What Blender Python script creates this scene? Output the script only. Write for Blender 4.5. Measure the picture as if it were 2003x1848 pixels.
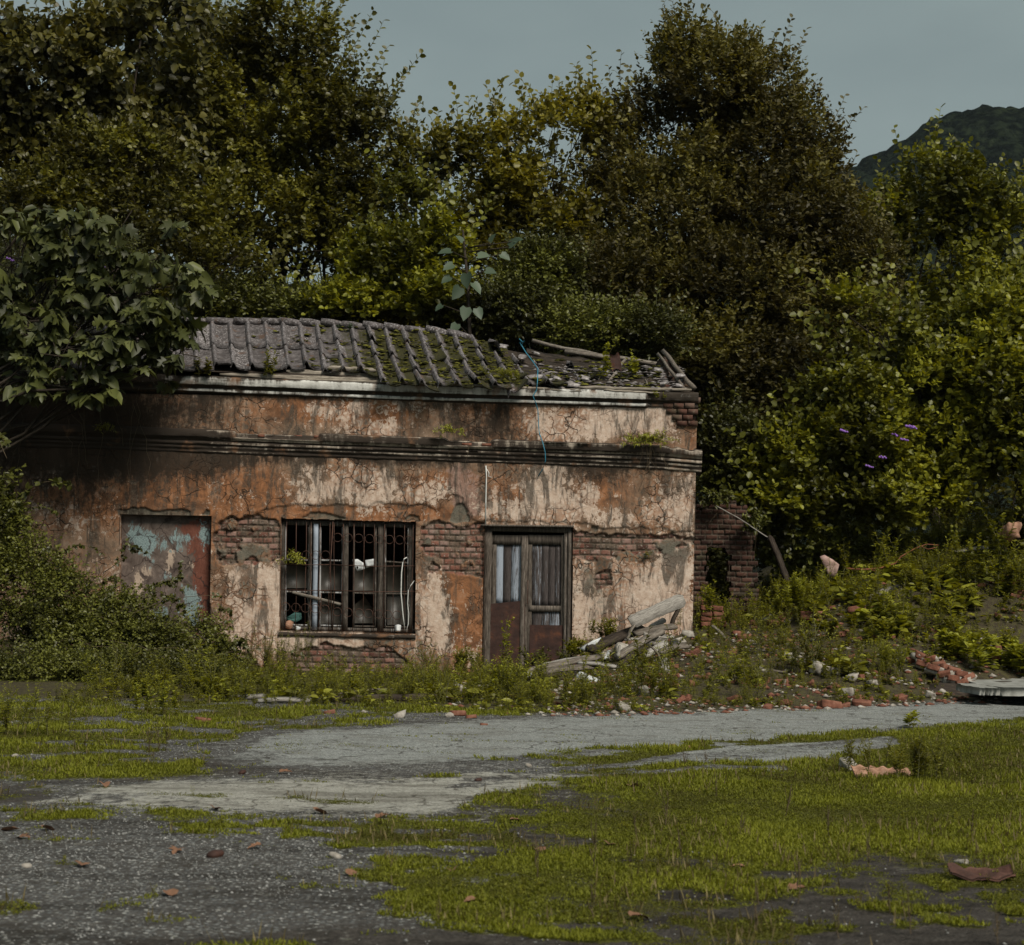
import bpy, bmesh, math, random
import numpy as np
from mathutils import Vector, Matrix
for o in list(bpy.data.objects): bpy.data.objects.remove(o)
S = bpy.context.scene
COL = S.collection
# ------------------------------------------------ camera / light / exposure
FPX, CH, ROLL = 3520.0, 1.65, 0.0195          # focal length in 2002-px units, eye height, camera roll
cd = bpy.data.cameras.new("camera"); cam = bpy.data.objects.new("camera", cd); COL.objects.link(cam)
cam.matrix_world = Matrix.Translation((0, 0, CH)) @ Matrix.Rotation(math.radians(90), 4, 'X') @ Matrix.Rotation(ROLL, 4, 'Z')
cd.sensor_width = 36; cd.sensor_fit = 'HORIZONTAL'; cd.lens = FPX*36/2002; cd.shift_y = 220/2002
cd.clip_start = .1; cd.clip_end = 9000
cd.dof.use_dof = True; cd.dof.focus_distance = 31.0; cd.dof.aperture_fstop = 5.0
S.camera = cam
SUN = Vector((.50, -.80, 1.02)).normalized()   # towards the sun
w = bpy.data.worlds.new("World"); S.world = w; w.use_nodes = True
nt = w.node_tree; nt.nodes.clear()
sky = nt.nodes.new('ShaderNodeTexSky'); sky.sky_type = 'NISHITA'; sky.sun_disc = False
sky.sun_elevation = math.asin(SUN.z); sky.sun_rotation = math.atan2(SUN.x, SUN.y)
sky.air_density = 1.0; sky.dust_density = 3.0
hs = nt.nodes.new('ShaderNodeHueSaturation'); hs.inputs['Saturation'].default_value = .30
tc = nt.nodes.new('ShaderNodeTexCoord')
mp = nt.nodes.new('ShaderNodeMapping'); mp.inputs['Scale'].default_value = (1, 1, 3.0)
cn = nt.nodes.new('ShaderNodeTexNoise'); cn.inputs['Scale'].default_value = 2.6; cn.inputs['Detail'].default_value = 5
cr = nt.nodes.new('ShaderNodeValToRGB'); cr.color_ramp.elements[0].position = .38; cr.color_ramp.elements[0].color = (.262, .345, .350, 1)
cr.color_ramp.elements[1].position = .64; cr.color_ramp.elements[1].color = (.345, .440, .432, 1)
mul = nt.nodes.new('ShaderNodeMixRGB'); mul.blend_type = 'MIX'; mul.inputs[0].default_value = .80
scl = nt.nodes.new('ShaderNodeVectorMath'); scl.operation = 'SCALE'; scl.inputs['Scale'].default_value = 10.0
bg = nt.nodes.new('ShaderNodeBackground'); bg.inputs['Strength'].default_value = .10
wo = nt.nodes.new('ShaderNodeOutputWorld')
lk = nt.links.new
lk(sky.outputs[0], hs.inputs['Color']); lk(tc.outputs['Generated'], mp.inputs[0]); lk(mp.outputs[0], cn.inputs['Vector'])
lk(cn.outputs['Fac'], cr.inputs[0]); lk(cr.outputs[0], scl.inputs[0])
lk(hs.outputs[0], mul.inputs[1]); lk(scl.outputs[0], mul.inputs[2]); lk(mul.outputs[0], bg.inputs[0]); lk(bg.outputs[0], wo.inputs[0])
sl = bpy.data.lights.new("sun", 'SUN'); sl.energy = 5.0; sl.angle = math.radians(22); sl.color = (1, .93, .82)
so = bpy.data.objects.new("sun", sl); COL.objects.link(so); so.rotation_euler = SUN.to_track_quat('Z', 'Y').to_euler()
S.view_settings.view_transform = 'Standard'; S.view_settings.look = 'None'; S.view_settings.gamma = 1
S.view_settings.exposure = -0.35
S.render.engine = 'CYCLES'; S.cycles.max_bounces = 5; S.cycles.transparent_max_bounces = 8
# ------------------------------------------------ measuring: photo pixel (2002 wide) <-> world at depth Y
CR_, SR_ = math.cos(ROLL), math.sin(ROLL)
def P(u, v, Y):
    du, dv = u-1001, 1144-v
    return np.stack(np.broadcast_arrays((du*CR_-dv*SR_)*Y/FPX, Y*1.0, CH+(du*SR_+dv*CR_)*Y/FPX), -1)
def PX(X, Y, Z):
    wx, wz = X*FPX/Y, (Z-CH)*FPX/Y
    return 1001+wx*CR_+wz*SR_, 1144-(-wx*SR_+wz*CR_)
# ------------------------------------------------ numpy noise
def _h(ix, iy, iz, s):
    n = (ix*374761393 + iy*668265263 + iz*2147483647 + s*974634777) & 0xffffffff
    n = ((n ^ (n >> 13))*1274126177) & 0xffffffff
    n = ((n ^ (n >> 16))*2246822519) & 0xffffffff
    return ((n ^ (n >> 15)) & 0xffffff)/float(0xffffff)
def vn(x, y, z=0.0, s=0):
    x, y, z = np.broadcast_arrays(np.asarray(x, float), y, z)
    fx, fy, fz = np.floor(x), np.floor(y), np.floor(z)
    ix, iy, iz = fx.astype(np.int64), fy.astype(np.int64), fz.astype(np.int64)
    a, b, c = x-fx, y-fy, z-fz
    a, b, c = a*a*(3-2*a), b*b*(3-2*b), c*c*(3-2*c)
    r = 0
    for i in (0, 1):
        for j in (0, 1):
            for k in (0, 1):
                r = r + _h(ix+i, iy+j, iz+k, s)*(a if i else 1-a)*(b if j else 1-b)*(c if k else 1-c)
    return r
def fbm(x, y, z=0.0, s=0, o=4, r=.5):
    t = 0; a = 1; n = 0; f = 1
    for i in range(o):
        t = t+a*vn(np.asarray(x)*f, np.asarray(y)*f, np.asarray(z)*f, s+i*17); n += a; a *= r; f *= 2.03
    return t/n
def sst(x, a, b):
    t = np.clip((x-a)/(b-a), 0, 1); return t*t*(3-2*t)
def blobs(u, v, L):
    r = np.zeros_like(u)
    for (cu, cv, ru, rv, a) in L: r = r+a*np.exp(-(((u-cu)/ru)**2+((v-cv)/rv)**2)*.9)
    return r
def inpoly(u, v, poly):
    c = np.zeros(u.shape, bool); n = len(poly)
    for i in range(n):
        x1, y1 = poly[i]; x2, y2 = poly[(i+1) % n]
        if y1 == y2: continue
        c ^= ((y1 > v) != (y2 > v)) & (u < (x2-x1)*(v-y1)/(y2-y1)+x1)
    return c
def nrm(a): return a/np.maximum(np.linalg.norm(a, axis=-1, keepdims=True), 1e-9)
# ------------------------------------------------ terrain
def zt(x, y):
    x = np.asarray(x, float); y = np.asarray(y, float)
    ye = np.interp(x, [-8, 0, 2, 8, 14], [22.3, 22.6, 23.4, 28.0, 31.0])
    m = np.interp(x, [-3, -.6, .2, 1, 2, 3.2, 4.6, 5.7, 6.8, 9, 14], [0, .05, .16, .33, .58, .90, .95, 1.45, 1.8, 2.0, 2.1])
    t = sst((y-ye)/(33.5-ye)*.93+.04, 0, 1)
    h = m*t + np.where(x > 3, sst(y, 33, 38)*.7*sst(x, 4.8, 7.), 0)*sst(-y, -70, -38)
    h = h + .10*sst(y, 24, 30)*sst(-x, 2, 5)
    rough = sst(y, ye, ye+2)
    h = h + (fbm(x*.9, y*.9, 0, 5)-.5)*(.05+.30*rough*sst(x, 0, 3)) + (fbm(x*3, y*3, 0, 9)-.5)*(.012+.08*rough*sst(x, -1, 2))
    return h
def G(u, v, y0=6.0, y1=39.0):
    Y = np.arange(y0, y1, .05); p = P(float(u), float(v), Y); d = p[:, 2]-zt(p[:, 0], p[:, 1])
    k = np.argmax(d < 0) if (d < 0).any() else len(Y)-1
    return Vector((p[k, 0], p[k, 1], float(zt(p[k, 0], p[k, 1]))))
# ------------------------------------------------ nodes
class NT:
    def __init__(s, name):
        s.m = bpy.data.materials.new(name); s.m.use_nodes = True; s.t = s.m.node_tree; s.t.nodes.clear()
    def n(s, typ, _in=None, **kw):
        nd = s.t.nodes.new('ShaderNode'+typ)
        for k, v in kw.items(): setattr(nd, k, v)
        for k, v in (_in or {}).items():
            if isinstance(v, bpy.types.NodeSocket): s.t.links.new(v, nd.inputs[k])
            elif isinstance(v, bpy.types.Node): s.t.links.new(v.outputs[0], nd.inputs[k])
            else:
                i = nd.inputs[k]
                if i.type == 'RGBA' and len(v) == 3: v = (*v, 1)
                i.default_value = v
        return nd
    def pos(s, sc=(1, 1, 1), obj=True):
        return s.n('Mapping', {0: s.n('TexCoord').outputs['Object'], 'Scale': sc}).outputs[0]
    def noise(s, vec, scale, detail=4, rough=.55, dist=0.): return s.n('TexNoise', {'Vector': vec, 'Scale': scale, 'Detail': detail, 'Roughness': rough, 'Distortion': dist}).outputs['Fac']
    def vor(s, vec, scale, feature='F1', out='Distance', rand=1.): return s.n('TexVoronoi', {'Vector': vec, 'Scale': scale, 'Randomness': rand}, feature=feature).outputs[out]
    def ma(s, op, a, b=0., c=0.): return s.n('Math', {0: a, 1: b, 2: c}, operation=op).outputs[0]
    def ss(s, x, a, b, lo=0., hi=1.): return s.n('MapRange', {'Value': x, 'From Min': a, 'From Max': b, 'To Min': lo, 'To Max': hi}, interpolation_type='SMOOTHSTEP').outputs[0]
    def mix(s, f, a, b, mode='MIX'): return s.n('MixRGB', {0: f, 1: a, 2: b}, blend_type=mode).outputs[0]
    def ramp(s, f, stops):
        r = s.n('ValToRGB', {0: f}); e = r.color_ramp.elements
        while len(e) < len(stops): e.new(.5)
        for i, (p, c) in enumerate(stops): e[i].position = p; e[i].color = (*c, 1)
        return r.outputs[0]
    def attr(s, name, out='Fac'): return s.n('Attribute', attribute_name=name).outputs[out]
    def bump(s, h, st=.3, d=.02): return s.n('Bump', {'Height': h, 'Strength': st, 'Distance': d}).outputs[0]
    def out(s, col, rough=.85, spec=.25, bump=None, metal=0., trans=None, tcol=None):
        i = {'Base Color': col, 'Roughness': rough, 'Specular IOR Level': spec, 'Metallic': metal}
        if bump is not None: i['Normal'] = bump
        b = s.n('BsdfPrincipled', i).outputs[0]
        if trans is not None:
            t = s.n('BsdfTranslucent', {0: tcol}).outputs[0]
            b = s.n('MixShader', {0: trans, 1: b, 2: t}).outputs[0]
        s.n('OutputMaterial', {0: b}); return s.m
# ------------------------------------------------ mesh helpers
def link(o, parent=None):
    COL.objects.link(o)
    if parent is not None: o.parent = parent
    return o
def mk(name, V, F, mat, parent=None, attrs=None, cattrs=None, smooth=False, loc=None):
    me = bpy.data.meshes.new(name); V = np.asarray(V, np.float32)
    if loc is not None: V = V-np.asarray(loc, np.float32)
    F = [np.asarray(f, np.int32) for f in F if len(f)]
    tot = np.concatenate([np.full(len(f), f.shape[1], np.int32) for f in F]); idx = np.concatenate([f.ravel() for f in F])
    me.vertices.add(len(V)); me.vertices.foreach_set('co', V.ravel())
    me.loops.add(len(idx)); me.loops.foreach_set('vertex_index', idx)
    me.polygons.add(len(tot)); me.polygons.foreach_set('loop_start', np.concatenate([[0], np.cumsum(tot)[:-1]]).astype(np.int32))
    if smooth: me.polygons.foreach_set('use_smooth', np.ones(len(tot), bool))
    me.update(calc_edges=True); me.validate()
    for k, a in (attrs or {}).items():
        at = me.attributes.new(k, 'FLOAT', 'POINT'); at.data.foreach_set('value', np.asarray(a, np.float32).ravel())
    for k, a in (cattrs or {}).items():
        at = me.attributes.new(k, 'FLOAT_COLOR', 'POINT'); at.data.foreach_set('color', np.asarray(a, np.float32).ravel())
    if mat: me.materials.append(mat)
    o = bpy.data.objects.new(name, me)
    if loc is not None: o.location = loc
    return link(o, parent)
class MB:
    def __init__(s): s.V = []; s.F = {}; s.R = []; s.n = 0
    def add(s, V, Fs, rnd=.5):
        V = np.asarray(V, float).reshape(-1, 3)
        for f in Fs:
            f = np.asarray(f, np.int64)
            if len(f): s.F.setdefault(f.shape[1], []).append(f+s.n)
        s.V.append(V); s.R.append(np.broadcast_to(np.asarray(rnd, float), (len(V),))); s.n += len(V); return s
    def arrays(s): return np.concatenate(s.V), [np.concatenate(f) for f in s.F.values()], np.concatenate(s.R)
    def build(s, name, mat, parent=None, smooth=False, loc=None):
        V, F, R = s.arrays(); return mk(name, V, F, mat, parent, {'rnd': R}, smooth=smooth, loc=loc)
    def box(s, c, size, M=None, rnd=.5, taper=0):
        q = np.array([[x, y, z] for x in (-.5, .5) for y in (-.5, .5) for z in (-.5, .5)])*np.asarray(size)
        if M is not None: q = q@np.asarray(M).T
        return s.add(q+np.asarray(c), [BOXF], rnd)
    def tube(s, path, rad, n=6, rnd=.5, cap=True):
        p = np.asarray(path, float); m = len(p); rad = np.broadcast_to(np.asarray(rad, float), (m,))
        t = nrm(np.gradient(p, axis=0)); a = np.where(np.abs(t[:, 2:3]) > .9, [[1., 0, 0]], [[0, 0, 1.]])
        b = nrm(np.cross(t, a)); c = np.cross(t, b); th = np.arange(n)*2*np.pi/n
        V = p[:, None]+rad[:, None, None]*(b[:, None]*np.cos(th)[None, :, None]+c[:, None]*np.sin(th)[None, :, None])
        i = np.arange(m-1)[:, None]*n; j = np.arange(n)[None]; k = (j+1) % n
        F = np.stack([i+j, i+k, i+n+k, i+n+j], -1).reshape(-1, 4)
        Fs = [F]
        if cap and n > 2: Fs += [np.array([list(range(n))[::-1]]), np.array([[(m-1)*n+q for q in range(n)]])]
        return s.add(V.reshape(-1, 3), Fs, rnd)
    def sticks(s, A, B, r0, r1, rnd=.5):
        A = np.asarray(A); B = np.asarray(B); t = nrm(B-A); a = np.where(np.abs(t[:, 2:3]) > .9, [[1., 0, 0]], [[0, 0, 1.]])
        b = nrm(np.cross(t, a)); c = np.cross(t, b); th = np.arange(3)*2*np.pi/3
        ring = b[:, None]*np.cos(th)[None, :, None]+c[:, None]*np.sin(th)[None, :, None]
        r0 = np.broadcast_to(r0, len(A))[:, None, None]; r1 = np.broadcast_to(r1, len(A))[:, None, None]
        V = np.concatenate([A[:, None]+ring*r0, B[:, None]+ring*r1], 1)
        o = (np.arange(len(A))*6)[:, None, None]
        F = (o+np.array([[0, 1, 4, 3], [1, 2, 5, 4], [2, 0, 3, 5]])[None]).reshape(-1, 4)
        return s.add(V.reshape(-1, 3), [F], rnd)
    def leaves(s, p, ax, nm, L, W, shape='ovate', rnd=None, curl=.0):
        T, TF = LEAF[shape]; n = len(p)
        ax = nrm(ax); sd = nrm(np.cross(nm, ax)); nm = np.cross(ax, sd)
        L = np.broadcast_to(L, n)[:, None, None]; W = np.broadcast_to(W, n)[:, None, None]
        V = p[:, None]+ax[:, None]*(T[None, :, 0:1]*L)+sd[:, None]*(T[None, :, 1:2]*W)+nm[:, None]*((T[None, :, 2:3])*W-curl*T[None, :, 0:1]**2*L)
        o = (np.arange(n)*len(T))[:, None, None]
        s.add(V.reshape(-1, 3), [(o+np.array(f)[None]).reshape(-1, len(f[0])) for f in TF], np.repeat(rnd if rnd is not None else np.full(n, .5), len(T)))
        return s
BOXF = np.array([[0, 1, 3, 2], [4, 6, 7, 5], [0, 4, 5, 1], [2, 3, 7, 6], [0, 2, 6, 4], [1, 5, 7, 3]])
LEAF = {
 'ovate': (np.array([[0, 0, 0], [.28, .5, .14], [.72, .42, .12], [1, 0, 0], [.72, -.42, .12], [.28, -.5, .14]]), [[[0, 3, 2, 1], [0, 5, 4, 3]]]),
 'lance': (np.array([[0, 0, 0], [.42, .5, .12], [1, 0, 0], [.42, -.5, .12]]), [[[0, 2, 1], [0, 3, 2]]]),
 'blade': (np.array([[0, -.5, 0], [0, .5, 0], [.6, .3, 0], [.6, -.3, 0], [1, 0, 0]]), [[[0, 1, 2, 3]], [[3, 2, 4]]]),
 'fig': (np.array([[0, 0, 0], [.33, 0, 0], [.62, 0, 0], [1, 0, -.04],
                   [.02, .28, .06], [.22, .52, .04], [.36, .26, .07], [.68, .5, .02], [.64, .19, .06], [.86, .17, .04],
                   [.02, -.28, .06], [.22, -.52, .04], [.36, -.26, .07], [.68, -.5, .02], [.64, -.19, .06], [.86, -.17, .04]]),
         [[[0, 1, 5, 4], [1, 2, 7, 6], [2, 3, 9, 8], [0, 10, 11, 1], [1, 12, 13, 2], [2, 14, 15, 3]], [[1, 6, 5], [2, 8, 7], [1, 11, 12], [2, 13, 14]]]),
 'heart': (np.array([[.08, 0, 0], [0, .3, .1], [.25, .52, .1], [.65, .36, .08], [1, 0, -.05], [.65, -.36, .08], [.25, -.52, .1], [0, -.3, .1]]), [[[0, 4, 3, 2], [0, 6, 5, 4]], [[0, 2, 1], [0, 7, 6]]]),
}
def tag(o, label=None, cat=None, group=None, kind=None):
    if label: o['label'] = label
    if cat: o['category'] = cat
    if group: o['group'] = group
    if kind: o['kind'] = kind
    return o
def empty(name, loc, label=None, cat=None, group=None, rz=0):
    o = bpy.data.objects.new(name, None); o.empty_display_size = .2; o.location = loc; o.rotation_euler = (0, 0, rz); COL.objects.link(o)
    return tag(o, label, cat, group)
def sub(m, name, mat, root, smooth=False):
    """build builder m (world coords) as a part of root"""
    l = Vector(root.location)
    V, F, R = m.arrays()
    return mk(name, V-np.array(l), F, mat, root, {'rnd': R}, smooth=smooth)
def grid_faces(nx, ny, keep=None):
    i = np.arange(nx-1)[:, None]; j = np.arange(ny-1)[None]
    a = i*ny+j; F = np.stack([a, a+ny, a+ny+1, a+1], -1).reshape(-1, 4)
    return F if keep is None else F[keep.ravel()]
def rotm(ax, ay, az): 
    return np.array(Matrix.Rotation(az, 3, 'Z') @ Matrix.Rotation(ay, 3, 'Y') @ Matrix.Rotation(ax, 3, 'X'))
# ================================================ MATERIALS
def facade_mat():
    g = NT('weathered_plaster'); p = g.pos()
    A = g.n('SeparateColor', {0: g.attr('mA', 'Color')}); Aa = g.attr('mA', 'Alpha')
    B = g.n('SeparateColor', {0: g.attr('mB', 'Color')}); Ba = g.attr('mB', 'Alpha')
    wh, orr, dk = A.outputs[0], A.outputs[1], A.outputs[2]; mould_shade = Aa
    br, mort, brn = B.outputs[0], B.outputs[1], B.outputs[2]; pink = Ba
    pv = g.n('Mapping', {0: p, 'Scale': (1, 1, .28)}).outputs[0]
    n1 = g.noise(p, 3.2, 9, .68, .6); n2 = g.noise(p, 14, 6, .65); n3 = g.noise(pv, 9, 6, .7, .4); n4 = g.noise(p, 60, 3, .6)
    och = g.ramp(n1, [(.25, (.075, .042, .028)), (.42, (.165, .080, .042)), (.55, (.320, .145, .068)), (.72, (.40, .26, .175))])
    och2 = g.ramp(n1, [(.3, (.115, .085, .062)), (.5, (.235, .165, .115)), (.7, (.33, .245, .18))])
    c = g.mix(g.ss(g.ma('ADD', orr, g.ma('MULTIPLY', n2, .6)), .35, .95), och2, och)
    pk = g.ramp(n2, [(.3, (.23, .135, .105)), (.7, (.40, .27, .215))])
    c = g.mix(g.ss(g.ma('ADD', pink, g.ma('MULTIPLY', g.ma('SUBTRACT', n1, .5), 2.2)), .35, .75), c, pk)
    # cream flakes, streaky edges; whitewash survives in islands between cracks
    n5 = g.noise(p, 26, 5, .7, .8); wn = g.ma('ADD', g.ma('MULTIPLY', g.ma('SUBTRACT', n5, .5), 1.5), g.ma('ADD', g.ma('MULTIPLY', g.ma('SUBTRACT', g.noise(p, 6.5, 6, .6, 1.2), .5), 2.4), g.ma('ADD', g.ma('MULTIPLY', g.ma('SUBTRACT', n1, .5), 1.6), g.ma('MULTIPLY', g.ma('SUBTRACT', n3, .5), 2.2))))
    wf = g.ss(g.ma('ADD', wh, wn), .44, .58)
    crm = g.ramp(g.ma('ADD', g.ma('MULTIPLY', n2, .6), g.ma('MULTIPLY', n4, .4)), [(.25, (.31, .20, .145)), (.5, (.56, .435, .345)), (.72, (.78, .69, .60))])
    c = g.mix(wf, c, crm)
    dist = g.n('VectorMath', {0: p, 1: g.n('VectorMath', {0: g.n('TexNoise', {'Vector': p, 'Scale': 5., 'Detail': 4.}).outputs['Color'], 'Scale': .22}, operation='SCALE').outputs[0]}, operation='ADD').outputs[0]
    vcr = g.n('SeparateColor', {0: g.vor(dist, 8.5, 'F1', 'Color')}).outputs[0]; e2 = g.vor(dist, 8.5, 'DISTANCE_TO_EDGE')
    fl = g.ma('MULTIPLY', g.ss(g.ma('ADD', vcr, g.ma('ADD', g.ma('MULTIPLY', wh, .95), g.ma('MULTIPLY', g.ma('SUBTRACT', n5, .5), 1.5))), 1.0, 1.12), g.ss(e2, .02, .10))
    c = g.mix(g.ma('MULTIPLY', fl, .85), c, crm)
    gn = g.noise(g.n('Mapping', {0: p, 'Scale': (1, 1, .22)}).outputs[0], 5.5, 8, .72, .6)
    c = g.mix(g.ma('MULTIPLY', g.ss(g.ma('ADD', gn, g.ma('MULTIPLY', mould_shade, .12)), .48, .61), .85), c, g.ramp(n5, [(.35, (.036, .028, .022)), (.65, (.115, .098, .078))]))
    mf = g.ss(g.ma('ADD', mould_shade, g.ma('MULTIPLY', g.ma('SUBTRACT', n2, .5), 2.0)), .35, .95)
    c = g.mix(g.ma('MULTIPLY', mf, .85), c, g.ramp(n4, [(.3, (.085, .080, .062)), (.7, (.21, .195, .155))]))
    # cracks
    v1 = g.vor(dist, 3.1, 'DISTANCE_TO_EDGE'); v2 = g.vor(dist, 8.5, 'DISTANCE_TO_EDGE')
    cm = g.noise(p, 1.1, 3, .5)
    k1 = g.ma('MULTIPLY', g.ss(v1, .030, .004), g.ss(cm, .46, .60)); k2 = g.ma('MULTIPLY', g.ss(v2, .05, .008), g.ss(g.noise(p, 1.7, 3, .5), .53, .66))
    ck = g.ma('MULTIPLY', g.ma('MAXIMUM', k1, g.ma('MULTIPLY', k2, .75)), g.ma('SUBTRACT', 1., br))
    # rusty halo round the cracks
    halo = g.ma('MULTIPLY', g.ma('MULTIPLY', g.ss(v2, .22, .03), g.ss(cm, .42, .6)), .6)
    c = g.mix(halo, c, och)
    c = g.mix(g.ma('MULTIPLY', ck, .85), c, (.030, .022, .016))
    # soot, with the fig's shade on the left wall painted in
    dn = g.ma('ADD', g.ma('MULTIPLY', g.ma('SUBTRACT', n3, .5), 1.9), g.ma('MULTIPLY', g.ma('SUBTRACT', n2, .5), 1.2))
    df = g.ss(g.ma('ADD', dk, dn), .28, .95)
    c = g.mix(g.ma('MULTIPLY', df, .90), c, (.030, .023, .017))
    sp = g.ss(g.vor(p, 9, 'F1'), .13, .05); c = g.mix(g.ma('MULTIPLY', sp, g.ss(n1, .5, .6)), c, (.06, .042, .03))
    # brick
    bc = g.ramp(brn, [(0., (.055, .028, .022)), (.35, (.140, .058, .042)), (.7, (.225, .098, .070)), (1., (.30, .20, .17))])
    bc = g.mix(g.ma('MULTIPLY', g.ss(n1, .44, .60), .8), bc, (.135, .112, .085)); bc = g.mix(g.ss(n5, .56, .66), bc, (.40, .345, .30)); bc = g.mix(g.ss(g.noise(p, 2.3, 5, .6), .56, .68), bc, (.055, .045, .034))
    bc = g.mix(g.ma('MULTIPLY', mort, .92), bc, g.ramp(n4, [(.35, (.035, .027, .020)), (.65, (.13, .105, .075))]))
    c = g.mix(br, c, bc)
    c = g.mix(g.ma('MULTIPLY', g.ss(n4, .40, .62), .25), c, g.mix(1., c, (.55, .5, .45), 'MULTIPLY'))
    h = g.ma('SUBTRACT', g.ma('ADD', g.ma('MULTIPLY', n2, .5), g.ma('MULTIPLY', wf, .18)), g.ma('MULTIPLY', ck, .8))
    return g.out(c, .92, .12, g.bump(g.ma('ADD', h, g.ma('MULTIPLY', n4, .2)), .8, .02))
def panel_mat():
    g = NT('peeling_painted_panel'); p = g.pos(); A = g.n('SeparateColor', {0: g.attr('mA', 'Color')})
    pv = g.n('Mapping', {0: p, 'Scale': (1, 1, .35)}).outputs[0]
    n1 = g.noise(p, 5, 8, .65, .7); n3 = g.noise(pv, 14, 6, .7, .4); n4 = g.noise(p, 50, 3)
    c = g.ramp(n1, [(.3, (.05, .036, .030)), (.5, (.115, .088, .074)), (.7, (.20, .155, .13))])
    nn = g.ma('ADD', g.ma('MULTIPLY', g.ma('SUBTRACT', n3, .5), 2.2), g.ma('MULTIPLY', g.ma('SUBTRACT', n1, .5), 1.6))
    c = g.mix(g.ss(g.ma('ADD', A.outputs[1], nn), .4, .65), c, g.ramp(n3, [(.3, (.09, .030, .020)), (.7, (.19, .075, .05))]))
    c = g.mix(g.ss(g.ma('ADD', A.outputs[2], nn), .4, .6), c, (.40, .31, .24))
    c = g.mix(g.ss(g.ma('ADD', A.outputs[0], nn), .5, .7), c, g.ramp(n4, [(.3, (.10, .145, .15)), (.7, (.27, .34, .335))]))
    ck = g.ss(g.vor(g.n('VectorMath', {0: p, 1: g.n('VectorMath', {0: g.n('TexNoise', {'Vector': p, 'Scale': 5.}).outputs['Color'], 'Scale': .3}, operation='SCALE').outputs[0]}, operation='ADD').outputs[0], 1.7, 'DISTANCE_TO_EDGE'), .022, .004)
    c = g.mix(g.ma('MULTIPLY', ck, .8), c, (.03, .02, .018))
    return g.out(c, .8, .2, g.bump(n1, .7, .02))
def wood_mat(name, sc, c1, c2, c3, paint=None, amt=.5):
    g = NT(name); p = g.pos(sc); n = g.noise(p, 6, 7, .65, .3); f = g.noise(p, 22, 4, .6); r = g.attr('rnd')
    c = g.ramp(n, [(.28, c1), (.5, c2), (.72, c3)])
    c = g.mix(g.ma('MULTIPLY', g.ss(f, .52, .62), .55), c, g.mix(1., c, (.3, .27, .25), 'MULTIPLY'))
    if paint: c = g.mix(g.ma('MULTIPLY', g.ss(g.ma('ADD', g.noise(g.n('Mapping', {0: p, 'Scale': (.6, .6, .6)}).outputs[0], 5, 6, .7, .5), g.ma('MULTIPLY', g.ma('SUBTRACT', r, .5), .5)), .62-amt*.25, .68-amt*.25), .9), c, paint)
    c = g.mix(1., c, g.ramp(r, [(0., (.7, .68, .66)), (1., (1, 1, 1))]), 'MULTIPLY')
    return g.out(c, .85, .2, g.bump(f, .5, .01))
def simple(name, stops, scale=8, rough=.85, spec=.2, bumpst=.5, metal=0., detail=6, rn=0.):
    g = NT(name); p = g.pos(); n = g.noise(p, scale, detail, .62, .3)
    f = n if not rn else g.ma('ADD', g.ma('MULTIPLY', n, 1-rn), g.ma('MULTIPLY', g.attr('rnd'), rn))
    c = g.ramp(f, stops)
    return g.out(c, rough, spec, g.bump(g.noise(p, scale*4, 4), bumpst, .012), metal)
def leafmat(name, c1, c2, c3, trans=.22, rough=.45, spec=.36, tc=None):
    g = NT(name); r = g.attr('rnd'); n = g.noise(g.pos(), 1.2, 3)
    c = g.ramp(g.ma('ADD', g.ma('MULTIPLY', r, .75), g.ma('MULTIPLY', n, .25)), [(.08, c1), (.5, c2), (.95, c3)])
    return g.out(c, rough, spec, trans=trans, tcol=g.mix(1., c, tc or (1.5, 1.35, .45), 'MULTIPLY'))
M = {}
M['facade'] = facade_mat(); M['panel'] = panel_mat()
M['cornice_white'] = None
def cornice_mat(name, lt, dkcol, thr):
    g = NT(name); p = g.pos(); pv = g.n('Mapping', {0: p, 'Scale': (1, 1, .3)}).outputs[0]; ph = g.n('Mapping', {0: p, 'Scale': (.35, 1, 4)}).outputs[0]
    n = g.noise(pv, 7, 7, .7, .3); m = g.noise(ph, 4, 6, .65); r = g.attr('rnd'); n1 = g.noise(p, 2.2, 5, .6)
    f = g.ss(g.ma('ADD', g.ma('ADD', g.ma('MULTIPLY', n, .8), g.ma('MULTIPLY', m, .5)), g.ma('MULTIPLY', r, .8)), thr, thr+.22)
    c = g.mix(f, dkcol, g.ramp(n, [(.3, lt[0]), (.7, lt[1])]))
    c = g.mix(g.ma('MULTIPLY', g.ss(n1, .56, .68), .6), c, (.20, .105, .055))
    return g.out(c, .9, .15, g.bump(g.noise(p, 30, 4), .6, .012))
M['cornice_white'] = cornice_mat('whitewashed_moulding', ((.36, .35, .32), (.64, .63, .59)), (.045, .036, .028), .93)
M['cornice_dark'] = cornice_mat('sooty_moulding', ((.17, .135, .105), (.44, .38, .31)), (.040, .031, .024), 1.0)
M['brick'] = None
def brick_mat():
    g = NT('shaded_old_brick'); p = g.pos(); n = g.noise(p, 12, 6, .65); n2 = g.noise(p, 2.5, 4)
    c = g.ramp(g.attr('rnd'), [(0., (.024, .014, .012)), (.4, (.052, .026, .020)), (.75, (.090, .044, .032)), (1., (.13, .09, .07))])  # darkened old brick: the ruin's shade is put into the colour
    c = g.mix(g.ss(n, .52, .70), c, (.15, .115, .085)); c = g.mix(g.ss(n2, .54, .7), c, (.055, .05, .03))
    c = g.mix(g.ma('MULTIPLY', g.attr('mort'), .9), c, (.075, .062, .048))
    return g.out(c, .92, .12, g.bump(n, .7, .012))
M['brick'] = brick_mat()
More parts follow.
